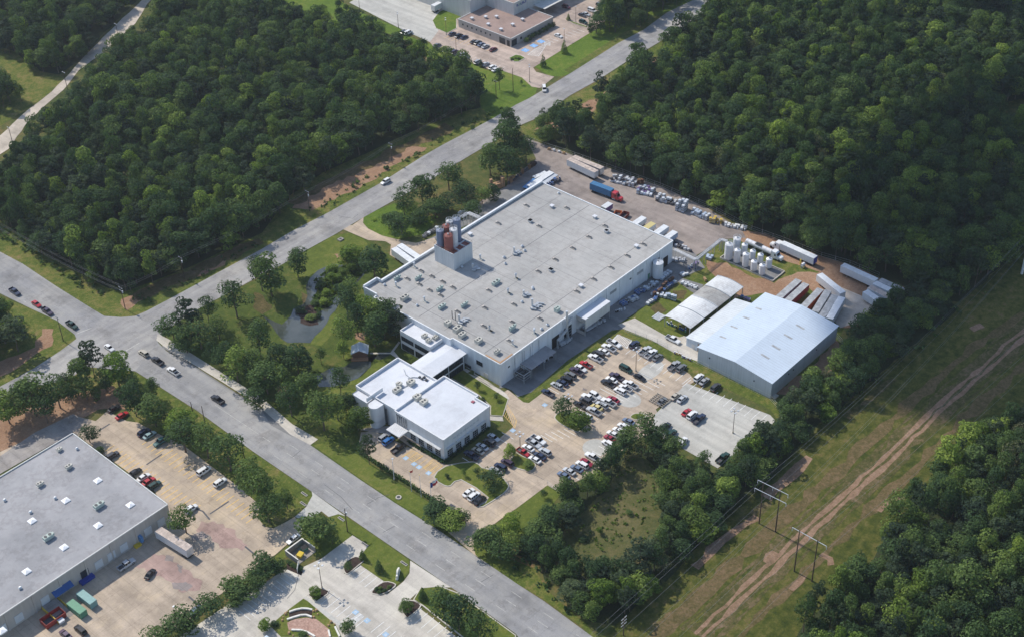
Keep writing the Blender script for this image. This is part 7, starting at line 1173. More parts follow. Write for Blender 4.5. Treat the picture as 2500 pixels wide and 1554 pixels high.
def trunk_mesh(name, seed, H=14.0, D=9.0, base=.28, r0=.22, limbs=5, top=.8):
    r = random.Random(seed); b = MB(); px = [0, 0]; zs = [0, base*.5, base, base+.2, top]; prev = (0, 0, -.3); rad = r0*1.3
    pts = [(r.uniform(-.1, .1)*i, r.uniform(-.1, .1)*i, H*z) for i, z in enumerate(zs)]
    for i, p in enumerate(pts):
        r2 = r0*(1-.8*zs[i]); b.tube(prev, p, rad, 7, r2, cap=False); prev, rad = p, r2
    for i in range(limbs):
        a = 2*pi*i/limbs+r.uniform(-.4, .4); z = H*(base+.04+.3*i/limbs); b.tube((0, 0, z), (D*.3*cos(a), D*.3*sin(a), z+H*.17), r0*.45, 5, r0*.12, cap=False)
    me = bpy.data.meshes.new(name); me.from_pydata(b.v, [], b.f); me.materials.append(MT['trunk_bark']); me.update(); return me
leaves('grey_leaves', (.12, .13, .08), (.15, .16, .10), (.18, .19, .12), (.2, .2, .14))
KD = {}
KD['broad'] = [(crown_mesh('crown', 10+i, 'leaves', base=.10+.05*(i % 3), lobes=11+4*(i % 3), D=10.6, cards=1900), trunk_mesh('trunk', 20+i)) for i in range(7)]
KD['light'] = [(crown_mesh('crown', 40+i, 'light_leaves', base=.12, lobes=9, D=10.2, cards=1900), trunk_mesh('trunk', 50+i)) for i in range(2)]
KD['airy'] = [(crown_mesh('crown', 110+i, 'leaves', base=.26, lobes=14, D=10.6, cards=1350, size=.7), trunk_mesh('trunk', 120+i, limbs=8, top=.9, r0=.26)) for i in range(4)]
KD['grey'] = [(crown_mesh('crown', 130, 'grey_leaves', base=.2, lobes=10, D=8.5, cards=700, size=.5), trunk_mesh('trunk', 131, limbs=9, top=.97, r0=.2))]
KD['pine'] = [(crown_mesh('crown', 60+i, 'pine_needles', base=.38, lobes=13, cards=1500, size=.8, D=10.5, shape='pine'), trunk_mesh('trunk', 70+i, limbs=3, top=.93, r0=.2)) for i in range(3)]
KD['cone'] = [(crown_mesh('crown', 80, 'leaves', base=.1, lobes=8, cards=1300, shape='cone', size=.9), trunk_mesh('trunk', 81, limbs=0, base=.1, top=.6))]
KD['bush'] = [(crown_mesh('crown', 90+i, 'leaves', base=.02, lobes=8, cards=1300, size=.8), trunk_mesh('trunk', 92+i, base=.05, top=.4)) for i in range(2)]
KD['lightbush'] = [(crown_mesh('crown', 95, 'light_leaves', base=.02, lobes=8, cards=1300, size=.8), trunk_mesh('trunk', 96, base=.05, top=.4))]
KN = dict(airy=('broadleaf_tree', 'tree'), grey=('broadleaf_tree', 'tree'), broad=('broadleaf_tree', 'tree'), light=('broadleaf_tree', 'tree'), pine=('pine_tree', 'tree'), cone=('young_tree', 'tree'), bush=('shrub', 'shrub'), lightbush=('shrub', 'shrub'))
tr = random.Random(5); NTREE = [0]
def tree_at(x, y, h, d, kind, label, group=None, z=0):
    cm, tm = tr.choice(KD[kind]); nm, cat = KN[kind]; NTREE[0] += 1
    e = thing(nm, label, cat, (x, y, z), tr.uniform(0, 6.28), group); e.scale = (d/9, d/9, h/14)
    for nme, me in (('trunk', tm), ('crown', cm)): o = bpy.data.objects.new(nme, me); C.objects.link(o); o.parent = e
    return e
def tree(t, x, y, h, d, kind, label, group=None):
    v = P(t, x, y); kind = 'airy' if kind == 'broad' and h < 16 and tr.random() < .7 else kind; k = 1.14 if d > 5 and 'bush' not in kind else 1.0; return tree_at(v.x, v.y, h*1.03, d*k, kind, label, group)
G1 = ('dark tree in the clump between the pond and the white factory wall', 'clump between pond and factory'); G2 = ('tree in the thicket between the cross road and the side yard', 'thicket beside the side yard'); G3 = ('dark tree of the tall clump at the far corner of the yard', 'tall clump at the far yard corner')
G4 = ('round dark tree in the row between the west lot and the main road', 'tree row along the main road'); G5 = ('shrub in the clump at the left of the factory drive entrance', 'shrubs left of the drive entrance'); G6 = ('bushy tree in the clump right of the factory drive entrance', 'clump right of the drive entrance')
G7 = ('tall trees at the corner of the crossroads above the west lot', 'trees at the crossroads corner'); G8 = ('slender pine at the edge of the big wood beside the cross road', 'pines at the cross road edge of the big wood'); G9 = ('shaded tree on the lawn between the pond and the main road', 'trees between pond and main road')
for a in (
 (22, 130, 600, 19, 11, 'broad', 'very large dark tree between the cross road and the pond'), (22, 60, 560, 14, 8, 'broad', 'dark tree leaning on the left of the largest pond tree'), (22, 315, 470, 12.5, 8, 'broad', 'lone tree with a bare trunk showing beside the narrow pond arm'), (22, 860, 470, 14, 11, 'broad', 'large green tree beside the two white trailers'),
 (22, 700, 370, 8, 9, 'light', 'bright yellow green willow left of the large tree by the trailers'), (22, 670, 760, 14, 8, 'broad', *G1), (22, 640, 960, 14, 8, 'broad', *G1), (22, 790, 790, 12, 8, 'light', 'fresh green tree touching the factory left wall'), (22, 860, 960, 14, 9, 'broad', *G1), (22, 1015, 890, 13, 8, 'pine', 'airy dark tree right against the white annexe corner'), (22, 740, 880, 14, 8, 'broad', *G1), (22, 930, 900, 11, 7, 'broad', *G1), (22, 700, 660, 11, 8, 'broad', *G1), (22, 850, 820, 12, 8, 'broad', *G1), (22, 950, 840, 12, 8, 'broad', *G1),
 (22, 640, 1045, 8, 5, 'broad', 'small tree left of the garden hut'), (22, 480, 1080, 7, 4, 'broad', 'small dark tree between the two ponds'), (22, 50, 1040, 15, 9, 'broad', 'tall dark tree left of the wide pond end'), (22, 320, 1160, 13, 10, 'broad', 'grey green spreading tree below the wide pond end'), (22, 100, 1290, 13, 11, 'broad', *G9), (22, 270, 1450, 14, 8, 'broad', *G9), (22, 500, 1550, 15, 10, 'broad', 'round dark tree left of the office, casting a shadow on the roadside lawn'),
 (22, 620, 1320, 13, 6, 'broad', 'narrow tree beside the small pond near the office'), (22, 680, 1420, 8, 6, 'broad', 'low tree between the narrow tree and the office corner'), (22, 745, 1545, 9, 8, 'light', 'bright green round tree touching the office left corner'), (22, 180, 1130, 11, 8, 'broad', *G9), (22, 210, 1290, 11, 8, 'broad', *G9), (22, 390, 1330, 11, 8, 'broad', *G9), (22, 20, 1400, 9, 7, 'broad', *G9), (21, 1620, 1110, 11, 8, 'broad', *G9), (22, 600, 1480, 11, 7, 'broad', *G9), (22, 30, 1180, 12, 8, 'broad', *G9),
 (22, 1590, 1262, 3.6, 2.5, 'broad', 'tiny tree on the office side lawn, nearer the factory'), (22, 1725, 1335, 3, 2.5, 'broad', 'tiny tree on the office side lawn, nearer the car park'), (22, 1625, 1335, 1.2, 1.8, 'bush', 'low bush below the first tiny lawn tree'), (22, 1465, 1200, 2.5, 1.8, 'light', 'sapling in the shaded corner by the glazed corridor'),
 (22, 560, 500, 4, 6, 'lightbush', 'pale green bush in the reeds of the narrow pond', 'reed bushes in the pond'), (22, 520, 600, 3, 5, 'lightbush', 'pale green bush in the reeds of the narrow pond', 'reed bushes in the pond'), (22, 640, 470, 4, 6, 'lightbush', 'pale green bush in the reeds of the narrow pond', 'reed bushes in the pond'), (22, 700, 430, 4, 6, 'lightbush', 'pale green bush in the reeds of the narrow pond', 'reed bushes in the pond'), (22, 610, 560, 3, 5, 'bush', 'pale green bush in the reeds of the narrow pond', 'reed bushes in the pond'), (22, 480, 540, 2.5, 5, 'bush', 'pale green bush in the reeds of the narrow pond', 'reed bushes in the pond'),
 (22, 560, 440, 4, 7, 'lightbush', 'pale green bush in the reeds of the narrow pond', 'reed bushes in the pond'), (22, 600, 500, 3.5, 6, 'lightbush', 'pale green bush in the reeds of the narrow pond', 'reed bushes in the pond'), (22, 500, 660, 2.5, 5, 'lightbush', 'pale green bush in the reeds of the narrow pond', 'reed bushes in the pond'), (22, 660, 330, 5, 7, 'lightbush', 'pale green bush at the head of the narrow pond'), (22, 400, 760, 1.8, 5, 'bush', 'low brownish bush on the mud bank in the pond', 'mud bank bushes'), (22, 460, 750, 2, 3, 'bush', 'low brownish bush on the mud bank in the pond', 'mud bank bushes'), (22, 330, 710, 1.5, 5, 'bush', 'low brownish bush on the mud bank in the pond', 'mud bank bushes'), (22, 430, 660, 2, 4, 'bush', 'low brownish bush on the mud bank in the pond', 'mud bank bushes'),
 (22, 1130, 60, 7, 8, 'bush', *G2), (22, 1000, 80, 5, 8, 'bush', *G2), (12, 1700, 1420, 7, 8, 'bush', *G2), (12, 1460, 1400, 8, 7, 'broad', *G2), (22, 1050, 165, 9, 9, 'broad', *G2), (22, 1100, 190, 3, 4, 'lightbush', 'bright green bush at the side yard corner'), (22, 960, 120, 7, 6, 'broad', *G2), (22, 1180, 90, 7, 7, 'broad', *G2), (22, 1280, 40, 8, 8, 'broad', *G2),
 (12, 1385, 1350, 13, 10, 'broad', 'round topped tree by the cross road opposite the grassy clearing'), (12, 1200, 1450, 13, 10, 'broad', 'wide tree left of the round topped one at the cross road'), (12, 1070, 1530, 13, 8, 'broad', 'bright edged tree nearest the cross road left of the wide one'), (12, 1510, 1440, 9, 9, 'broad', *G2), (12, 1620, 1450, 8, 7, 'broad', *G2), (12, 1380, 1500, 8, 10, 'broad', *G2), (12, 1290, 1540, 8, 9, 'broad', *G2), (12, 1560, 1540, 7, 8, 'broad', *G2),
 (12, 1680, 1250, 15, 10, 'broad', *G3), (12, 1780, 1150, 18, 10, 'broad', *G3), (12, 1800, 1270, 15, 10, 'broad', *G3), (13, 50, 1120, 17, 9, 'broad', *G3), (13, 130, 1160, 13, 8, 'broad', *G3), (13, 60, 1220, 11, 8, 'broad', *G3), (13, 0, 1000, 16, 8, 'broad', *G3),
 (21, 1345, 880, 16, 9, 'pine', 'airy tall tree with bare trunk at the right of the crossroads'), (21, 1240, 930, 12, 9, 'broad', 'dense tree below the airy one at the crossroads'), (21, 1430, 970, 11, 10, 'broad', 'broad olive tree second from the crossroads on the garden side'), (21, 1490, 810, 13, 6, 'broad', 'crooked narrow tree above the olive one'), (21, 1685, 750, 15, 10, 'broad', 'large airy tree standing alone beside the cross road'), (21, 1330, 1000, 10, 8, 'broad', 'dark tree at the start of the pale concrete shoulder'), (21, 1560, 900, 10, 7, 'broad', 'tree behind the olive one on the garden side'), (21, 1510, 1070, 9, 5, 'broad', 'slim tree beside the concrete shoulder'), (21, 1690, 1200, 13, 9, 'broad', *G9), (21, 1800, 1180, 11, 8, 'broad', *G9),
 (21, 680, 1190, 17, 8, 'pine', *G7), (21, 590, 1280, 14, 8, 'broad', *G7), (21, 850, 1240, 14, 10, 'light', 'olive yellow tree at the crossroads corner above the west lot'), (21, 760, 1270, 10, 7, 'broad', *G7), (21, 430, 1390, 14, 9, 'broad', *G7), (21, 260, 1450, 16, 11, 'broad', *G7), (21, 70, 1500, 13, 10, 'broad', *G7), (21, 340, 1500, 12, 8, 'broad', *G7), (21, 520, 1370, 8, 6, 'broad', *G7), (21, 170, 1420, 12, 8, 'broad', *G7), (21, 620, 1330, 9, 7, 'broad', *G7), (21, 480, 1300, 9, 6, 'broad', *G7), (21, 690, 1330, 5, 5, 'bush', 'round bush on the bare bank above the west lot'), (21, 970, 1450, 14, 8, 'broad', *G4), (21, 1110, 1520, 12, 9, 'broad', *G4), (21, 1090, 1330, 9, 5, 'broad', 'slim pale tree on the road edge above the red sedan'), (21, 1290, 1590, 11, 9, 'light', 'bright leaved tree in the row along the main road'), (21, 930, 1290, 8, 6, 'broad', *G4),
 (31, 1320, 200, 13, 10, 'broad', *G4), (31, 1480, 240, 13, 9, 'broad', *G4), (31, 1640, 330, 14, 11, 'broad', *G4), (31, 1800, 480, 13, 9, 'broad', *G4), (31, 640, 130, 7, 6, 'broad', 'bush like tree at the far corner of the west warehouse'), (31, 715, 205, 2.5, 4, 'bush', 'low bush along the west warehouse wall'), (31, 1325, 775, 11, 7.5, 'broad', 'tall tree at the docks corner of the west warehouse'), (31, 1700, 1215, 5.5, 9, 'broad', 'wide round tree between the truck court and the grey lot'), (31, 1510, 1345, 7, 8, 'broad', 'dark round tree beside the half hidden dark blue car'), (31, 1300, 1475, 7, 8.5, 'broad', 'round tree beside the short lamp on the court edge'), (31, 1130, 1560, 5, 8, 'broad', 'tree top cut by the bottom edge of the truck court'), (31, 1820, 1130, 4.5, 6, 'broad', 'small tree right of the wide round tree on the court edge'), (31, 1680, 1290, 3, 6, 'bush', 'sunlit bush between the wide tree and the dark round tree'),
 (32, 60, 590, 15, 9, 'broad', *G4), (32, 110, 700, 11, 9, 'broad', *G4), (32, 240, 605, 8, 5, 'broad', 'small tree on the driveway lawn'), (32, 450, 830, 10, 10, 'broad', 'large bright round tree at the grey drive'), (32, 560, 850, 6, 5, 'broad', 'smaller dark tree touching the large bright round one'), (32, 90, 1085, 8, 8, 'broad', 'dark round tree left of the bin enclosure'), (32, 190, 1070, 5, 5, 'broad', 'small tree between the dark round one and the bin enclosure'), (32, 30, 1180, 6, 6, 'broad', 'small dark tree at the top of the grey parking bays'),
 (32, 820, 285, 13, 5, 'pine', 'thin see through tree on the lawn left of the office cars'), (32, 440, 1225, 4, 4, 'light', 'small bright tree in the mulch island with the lamp'), (32, 670, 1045, 3.5, 3, 'broad', 'small tree in the left mulch island'), (32, 775, 960, 4, 2.5, 'cone', 'small conical tree at the top of the lawn corner'), (32, 890, 1045, 5, 3, 'cone', 'dark conical tree in the middle of the lawn corner'), (32, 1200, 1245, 5, 3, 'cone', 'staked conical tree at the tip of the long lawn'), (32, 1085, 1345, 4.5, 5.5, 'bush', 'round dark bush filling the tip of the long island'), (32, 1350, 1400, 11, 8, 'broad', 'tall dark tree left of the clump in the long lawn'), (32, 1460, 1460, 13, 10, 'broad', 'largest tree of the clump in the long lawn'), (32, 1600, 1560, 12, 8, 'broad', 'tree at the bottom edge in the long lawn'),
 (32, 1370, 385, 2, 1.6, 'broad', 'tiniest tree on the triangular front lawn'), (32, 1490, 375, 3, 2, 'broad', 'little tree in the middle of the triangular front lawn'), (32, 1590, 362, 3, 2.5, 'broad', 'little tree at the upper right of the triangular front lawn'), (32, 1700, 430, 5, 7, 'broad', 'wide low tree on the triangular front lawn'), (32, 1690, 500, 2.5, 2.5, 'broad', 'little tree at the tip of the triangular front lawn'), (32, 1820, 240, 5, 5, 'light', 'small bright tree on the lawn island by the red pickup'), (42, 270, 940, 2.2, 4.5, 'bush', 'low dark bush at the round end of the lawn island'),
 (32, 1300, 670, 6, 8, 'broad', *G5), (32, 1400, 745, 6, 8, 'broad', *G5), (32, 1460, 715, 5, 6, 'broad', *G5), (32, 1340, 725, 5, 6, 'broad', *G5), (32, 1650, 900, 8, 8, 'broad', *G6), (32, 1750, 960, 8, 8, 'broad', *G6), (32, 1825, 810, 10, 6, 'light', 'bright pointed tree at the edge of the drive lawn'), (32, 1700, 840, 6, 6, 'broad', *G6), (32, 1830, 900, 7, 7, 'broad', *G6),
 (33, 1080, 210, 11, 8, 'broad', 'tree hiding the black suv at the left tip of the new lot'), (33, 1150, 250, 9, 7, 'broad', 'tree just below the dark green car at the new lot'), (33, 970, 190, 13, 9, 'broad', 'largest tree above the weedy field beside the half oval island'), (33, 860, 200, 10, 8, 'broad', 'tree below the large white suv at the pale disc'), (33, 1800, 240, 15, 9, 'pine', 'tall airy tree at the right corner of the new lot'), (33, 1700, 300, 9, 7, 'broad', 'pale tree left of the tall airy one at the new lot corner'), (33, 1610, 360, 8, 6, 'broad', 'small tree hiding the dark green pickup'),
 (33, 255, 525, 3, 2.5, 'broad', 'tiny tree on the drive lawn before the belt'), (33, 655, 780, 2.5, 2.5, 'lightbush', 'lone bright sapling in the weedy field'), (33, 545, 825, 1.5, 3.5, 'bush', 'low dark bush in the weedy field'), (33, 860, 640, 1.2, 3, 'bush', 'flat bush in the middle of the weedy field'),
 (41, 100, 720, 7, 7, 'broad', 'left dark tree on the oval tree island'), (41, 440, 940, 6, 8, 'light', 'right bright tree on the oval tree island'), (41, 1650, 740, 1.2, 2, 'bush', 'tiny bush on the half oval island below the trees'),
 (13, 655, 770, 18, 7, 'pine', 'tall lone pine with bare trunk at the edge of the cross road'), (13, 250, 475, 6.5, 3.5, 'cone', 'columnar dark tree on the north lawn, nearer the drive'), (13, 400, 378, 6.5, 3.8, 'cone', 'columnar dark tree on the north lawn, further from the drive'), (13, 590, 260, 7, 4, 'broad', 'small tree left of the dark clump by the cross road'), (13, 430, 145, 3.5, 2.5, 'cone', 'tiny tree on the small island of the north lot'), (13, 95, 605, 2.5, 2, 'broad', 'tiny tree on the lawn tip at the north drive'), (12, 1745, 640, 11, 5, 'broad', 'dark leaning tree on the lawn left of the north drive'), (12, 1612, 475, 4, 2.5, 'cone', 'small conical tree in the outer row of the north lot'),
 (13, 250, 900, 9, 4.5, 'pine', *G8), (13, 340, 935, 12, 6, 'pine', *G8), (13, 420, 885, 11, 6, 'pine', *G8), (13, 490, 880, 12, 6, 'pine', *G8), (13, 570, 850, 7, 5, 'pine', *G8), (13, 250, 1000, 6, 7, 'broad', *G8), (13, 1100, 335, 7, 5.5, 'broad', 'small tree at the road edge in front of the big wood'), (12, 345, 240, 15, 5, 'pine', 'tallest pine at the far edge of the left wood'), (12, 440, 240, 11, 5, 'pine', 'second pine at the far edge of the left wood'), (12, 640, 240, 9, 5, 'pine', 'third pine at the far edge of the left wood')):
    tree(*a)
ORD = 'first second third fourth fifth sixth seventh eighth ninth tenth eleventh twelfth thirteenth fourteenth fifteenth sixteenth seventeenth eighteenth nineteenth twentieth'.split()
for gl, gg in (G1, G2, G3, G4, G5, G6, G7, G8, G9):
    L_ = sorted([o for o in C.objects if o.get('group') == gg and o.parent is None], key=lambda o: (o.location-CAM).dot(RT)/(o.location-CAM).dot(FW))
    for i, o in enumerate(L_): o['label'] = ORD[i]+' from the left in the '+gg
for k in range(9): v = P(43, 1300+48*k, 600-27*k); tree_at(v.x, v.y, 2.6, 3.2, 'bush', 'rounded shrub in the hedge along the brown roofed building', 'hedge along the brown roofed building')
for k in range(3): v = P(43, (1150, 1200, 1100)[k], (835, 845, 850)[k]); tree_at(v.x, v.y, .9, 2.2, 'bush', 'low shrub on the small oval island of the north lot', 'shrubs on the oval island')
for k, (x, y) in enumerate(((870, 1180), (900, 1175), (930, 1190), (890, 1200), (960, 1165))): v = P(32, x, y); tree_at(v.x, v.y, 1.1, 1.8, 'bush', 'small shrub in the mulch below the lawn corner', 'shrubs in the lower mulch bed', )
for k in range(7): v = P(32, 245+15*k, 985+9*k); tree_at(v.x, v.y, 1.0, 1.9, 'bush', 'clipped shrub in the mulch strip beside the bin enclosure', 'shrubs beside the bin enclosure')
for k, (x, y) in enumerate(((200, 640), (350, 750), (600, 640))): v = P(49, x, y); 
tree(49, 380, 800, 4, 4, 'light', 'bright leafy tree at the left of the gravel court'); tree(49, 2050, 860, 4.5, 4.5, 'broad', 'leafy tree at the right of the gravel court'); tree(49, 560, 690, 1.5, 3, 'bush', 'dark bush at the corner of the garden triangle'); tree(49, 1120, 880, 1.2, 3, 'bush', 'low green planting behind the lowest stone edging')
# clipped hedge before the office car park
def hedge(lab, pts, wd, h, seed):
    r = random.Random(seed); vs = []; fs = []
    for (x0, y0), (x1, y1) in zip(pts, pts[1:]):
        d = math.hypot(x1-x0, y1-y0)
        for i in range(int(d*26)):
            u = r.random(); p = Vector((x0+(x1-x0)*u+r.uniform(-wd, wd)/2, y0+(y1-y0)*u+r.uniform(-wd, wd)/2, r.uniform(.1, h)+(.2 if r.random() < .3 else 0))); nn = Vector((r.gauss(0, 1), r.gauss(0, 1), abs(r.gauss(0, 1))+.4)).normalized(); a = nn.orthogonal().normalized(); b = nn.cross(a); s = r.uniform(.2, .36); k = len(vs); vs += [tuple(p-a*s), tuple(p-b*s), tuple(p+a*s), tuple(p+b*s)]; fs.append((k, k+1, k+2, k+3))
    me = bpy.data.meshes.new('hedge'); me.from_pydata(vs, [], fs); me.materials.append(MT['leaves']); me.update(); o = bpy.data.objects.new('hedge', me); C.objects.link(o); tag(o, lab, 'hedge')
hedge('long clipped hedge between the roadside lawn and the office car park', PL(32, (745, 140), (745, 200), (840, 262), (1070, 410), (1300, 565)), 1.2, 1.1, 4); hedge('low hedge at the foot of the office front walls', PL(3, (545, 1270), (895, 1475), (1330, 1130)), 1.1, .8, 5)
# ---- the woods
def inside(x, y, poly):
    c = False; n = len(poly); j = n-1
    for i in range(n):
        xi, yi = poly[i]; xj, yj = poly[j]
        if (yi > y) != (yj > y) and x < (xj-xi)*(y-yi)/(yj-yi)+xi: c = not c
        j = i
    return c
def project(x, y, z):
    v = Vector((x, y, z))-CAM; d = v.dot(FW); return 1250+FPX*v.dot(RT)/d, 777-FPX*v.dot(UP)/d
WOODS = [(F1, 5.4, 'dense wood between the two left roads'), (F2, 5.5, 'big dark wood right of the cross road'), (F3, 5.5, 'wood right of the power line clearing'), (F4, 6.0, 'wood left of the pale dirt road'), (F5, 5.6, 'small wood at the left edge below the road'), (F6, 4.7, 'belt of trees around the weedy field'), (F7, 6.0, 'dark clump beside the cross road at the top')]
fr = random.Random(21); CAND = []
for poly, sp, lab in WOODS:
    xs_ = [p[0] for p in poly]; ys_ = [p[1] for p in poly]; j = 0; y = min(ys_)
    while y < max(ys_):
        x = min(xs_)+(sp/2 if j % 2 else 0)
        while x < max(xs_):
            px, py = x+fr.uniform(-.42, .42)*sp, y+fr.uniform(-.42, .42)*sp; h = fr.uniform(8, 17.5) if poly is not F6 else fr.uniform(5.5, 11.5); d = fr.uniform(4.8, 10.5) if poly is not F6 else fr.uniform(5, 8.5)
            if fr.random() < .07: h *= 1.22; d *= 1.2
            pick = fr.random()
            if inside(px, py, poly):
                u, w_ = project(px, py, h); u2, w2 = project(px, py, 0)
                if -260 < u < 2760 and w2 > -60 and w_ < 1780: CAND.append(((Vector((px, py, h/2))-CAM).length, px, py, h, d, pick, lab, -10 < u < 2510 and -5 < w_ and w_ < 1560))
            x += sp
        y += sp*.87; j += 1
CAND.sort(key=lambda c: c[0]); QUOTA = 296-NTREE[0]; rest = []
for c in CAND:
    kd = 'light' if c[5] < .06 else 'grey' if c[5] < .075 else ('pine' if c[5] > .80 else 'airy' if c[5] > .6 else 'broad')
    if QUOTA > 0 and c[7]: tree_at(c[1], c[2], c[3], c[4], kd, 'tree in the '+c[6]+', one of its nearest rows', c[6]); QUOTA -= 1
    else: rest.append((c, kd))
print('trees', NTREE[0], 'woodland rest', len(rest))
# the rest of the woods: one object, crowns and trunks on points
VAR = [(k, i) for k in ('broad', 'light', 'pine', 'airy', 'grey') for i in range(len(KD[k]))]
srcs = []
for k, i in VAR:
    cm, tm = KD[k][i]; me = bpy.data.meshes.new('woodland_tree'); b = MB(); b.v = [tuple(v.co) for v in cm.vertices]; b.f = [tuple(p.vertices) for p in cm.polygons]; n0 = len(b.v); nf = len(b.f)
    b.v += [tuple(v.co) for v in tm.vertices]; b.f += [tuple(q+n0 for q in p.vertices) for p in tm.polygons]; me.from_pydata(b.v, [], b.f); me.materials.append(cm.materials[0]); me.materials.append(tm.materials[0]); me.polygons.foreach_set('material_index', [0]*nf+[1]*(len(b.f)-nf)); me.update()
    srcs.append(bpy.data.objects.new('woodland_tree_source', me))
pm = bpy.data.meshes.new('woodland'); pm.from_pydata([(c[1], c[2], 0) for c, kd in rest], [], [])
at = pm.attributes.new('var', 'INT', 'POINT'); at.data.foreach_set('value', [fr.choice([j for j, (k, i) in enumerate(VAR) if k == kd]) for c, kd in rest])
at = pm.attributes.new('rz', 'FLOAT', 'POINT'); at.data.foreach_set('value', [fr.uniform(0, 6.28) for _ in rest])
at = pm.attributes.new('sc', 'FLOAT_VECTOR', 'POINT'); at.data.foreach_set('vector', [q_ for c, kd in rest for q_ in (c[4]/9, c[4]/9, c[3]/14)])
wo = bpy.data.objects.new('woodland', pm); C.objects.link(wo); tag(wo, 'far mass of mixed green woodland behind the nearest rows of trees', 'woodland', None, 'stuff')
ng = bpy.data.node_groups.new('woodland', 'GeometryNodeTree'); ng.interface.new_socket('Geometry', in_out='INPUT', socket_type='NodeSocketGeometry'); ng.interface.new_socket('Geometry', in_out='OUTPUT', socket_type='NodeSocketGeometry')
gi = ng.nodes.new('NodeGroupInput'); go = ng.nodes.new('NodeGroupOutput'); jn = ng.nodes.new('GeometryNodeJoinGeometry')
def attr(nm, ty): q_ = ng.nodes.new('GeometryNodeInputNamedAttribute'); q_.data_type = ty; q_.inputs['Name'].default_value = nm; return q_.outputs['Attribute']
av, ar_, as_ = attr('var', 'INT'), attr('rz', 'FLOAT'), attr('sc', 'FLOAT_VECTOR'); cx_ = ng.nodes.new('ShaderNodeCombineXYZ'); ng.links.new(ar_, cx_.inputs[2])
for j, so_ in enumerate(srcs):
    cp = ng.nodes.new('FunctionNodeCompare'); cp.data_type = 'INT'; cp.operation = 'EQUAL'; ng.links.new(av, cp.inputs[2]); cp.inputs[3].default_value = j
    oi = ng.nodes.new('GeometryNodeObjectInfo'); oi.inputs[0].default_value = so_; oi.inputs['As Instance'].default_value = True
    ip = ng.nodes.new('GeometryNodeInstanceOnPoints'); ng.links.new(gi.outputs[0], ip.inputs['Points']); ng.links.new(cp.outputs[0], ip.inputs['Selection']); ng.links.new(oi.outputs['Geometry'], ip.inputs['Instance']); ng.links.new(cx_.outputs[0], ip.inputs['Rotation']); ng.links.new(as_, ip.inputs['Scale']); ng.links.new(ip.outputs[0], jn.inputs[0])
ng.links.new(jn.outputs[0], go.inputs[0]); md = wo.modifiers.new('woodland', 'NODES'); md.node_group = ng
# undergrowth tufts along road edges and in the weedy field: uncountable
def tufts(name, lab, poly, dens, size, mat, seed, z=.06):
    r = random.Random(seed); xs_ = [p[0] for p in poly]; ys_ = [p[1] for p in poly]; vs = []; fs = []
    n = int((max(xs_)-min(xs_))*(max(ys_)-min(ys_))*dens)
    for _ in range(n):
        x, y = r.uniform(min(xs_), max(xs_)), r.uniform(min(ys_), max(ys_))
        if not inside(x, y, poly): continue
        s0 = size*r.uniform(.4, 1.3)
        for k in range(7):
            nn = Vector((r.gauss(0, 1), r.gauss(0, 1), abs(r.gauss(0, 1))+.3)).normalized(); a = nn.orthogonal().normalized(); b = nn.cross(a); s = s0*r.uniform(.25, .5); p = Vector((x+r.uniform(-1, 1)*s0*.6, y+r.uniform(-1, 1)*s0*.6, z+r.uniform(.1, .7)*s0)); q_ = len(vs); vs += [tuple(p-a*s), tuple(p-b*s), tuple(p+a*s), tuple(p+b*s)]; fs.append((q_, q_+1, q_+2, q_+3))
    me = bpy.data.meshes.new(name); me.from_pydata(vs, [], fs); me.materials.append(MT[mat]); me.update(); o = bpy.data.objects.new(name, me); C.objects.link(o); tag(o, lab, 'undergrowth', None, 'stuff')
tufts('undergrowth', 'scrubby low growth along the left wood edge above the road', PL(21, (0, 60), (330, 330), (590, 470), (760, 560), (700, 600), (560, 540), (300, 380), (0, 180)), .12, 1.6, 'leaves', 1)
tufts('undergrowth', 'scrubby low growth between the left wood and the cross road ditch', PL(12, (540, 1400), (900, 1200), (1200, 1060), (1560, 850), (1700, 770), (1800, 760), (1600, 900), (1300, 1040), (1000, 1190), (700, 1340)), .07, 1.4, 'leaves', 2)
tufts('verge_scrub', 'dry scrub and tall grass on the bank along the cross road', PL(21, (900, 620), (1400, 400), (1861, 190), (1861, 255), (1400, 480), (1000, 680)), .10, 1.0, 'leaves', 12)
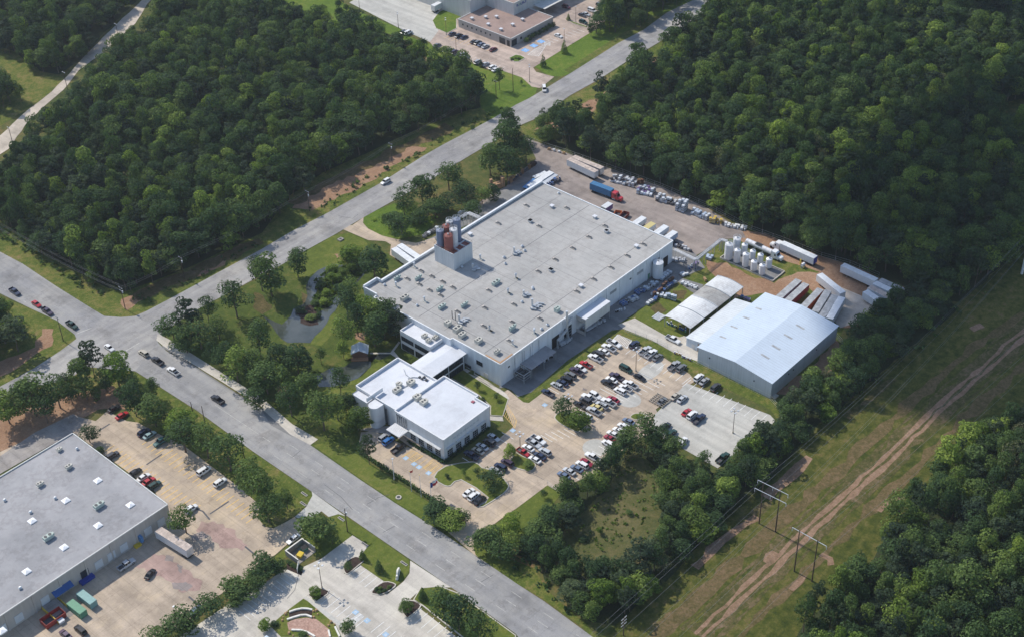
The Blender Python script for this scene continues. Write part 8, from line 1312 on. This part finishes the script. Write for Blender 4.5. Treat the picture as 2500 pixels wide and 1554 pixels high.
tufts('verge_scrub', 'scattered tall grass on the far roadside bank', PL(12, (400, 1480), (900, 1230), (1300, 960), (1500, 860), (1500, 940), (1200, 1090), (800, 1320), (500, 1500)), .10, 1.0, 'leaves', 13)
tufts('weeds', 'low weeds dotted over the field inside the tree belt', PL(33, (850, 230), (1050, 310), (1060, 460), (1040, 740), (960, 840), (560, 930), (330, 860), (430, 720), (560, 610), (720, 440)), .22, .7, 'light_leaves', 3)
tufts('reeds', 'reeds growing between the arms of the narrow pond', PL(22, (450, 470), (560, 390), (700, 400), (780, 430), (700, 500), (600, 580), (540, 680), (440, 720), (420, 640), (440, 560)), .55, 1.3, 'light_leaves', 4)
tufts('scrub', 'scrub at the foot of the wood edge facing the clearing', PL(24, (1500, 560), (1400, 660), (1150, 860), (900, 1080), (650, 1290), (560, 1390), (620, 1400), (720, 1310), (980, 1110), (1230, 890), (1480, 680), (1600, 580)), .05, 1.5, 'leaves', 6)
tufts('scrub', 'scrub at the drive side of the tree belt by the road', PL(33, (0, 900), (230, 1000), (260, 1110), (420, 1290), (560, 1400), (400, 1330), (200, 1130), (0, 1010)), .10, 1.4, 'leaves', 7)
tufts('shrub_bank', 'planted bank of small shrubs between the side yard and the drive', PL(22, (800, 60), (900, 40), (1050, 160), (1200, 150), (1260, 80), (1300, 60), (1240, 0), (1000, 20), (960, 60), (1000, 120)), .12, 1.2, 'light_leaves', 8)

# ================================================================= AIR
hz = MB(); hz.box(-880, 1780, -880, 1780, -1, 330); ho = hz.build('haze', 'black'); _h = bpy.data.materials.new('haze'); _h.use_nodes = True; _n = _h.node_tree; _n.nodes.remove(_n.nodes['Principled BSDF']); _v = _n.nodes.new('ShaderNodeVolumePrincipled'); _v.inputs['Density'].default_value = .00007; _v.inputs['Color'].default_value = (.78, .86, 1, 1); _v.inputs['Anisotropy'].default_value = .3
_n.links.new(_v.outputs[0], [k for k in _n.nodes if k.type == 'OUTPUT_MATERIAL'][0].inputs['Volume']); ho.data.materials[0] = _h; tag(ho, 'thin summer haze over the woods and rooftops', 'haze', None, 'stuff')
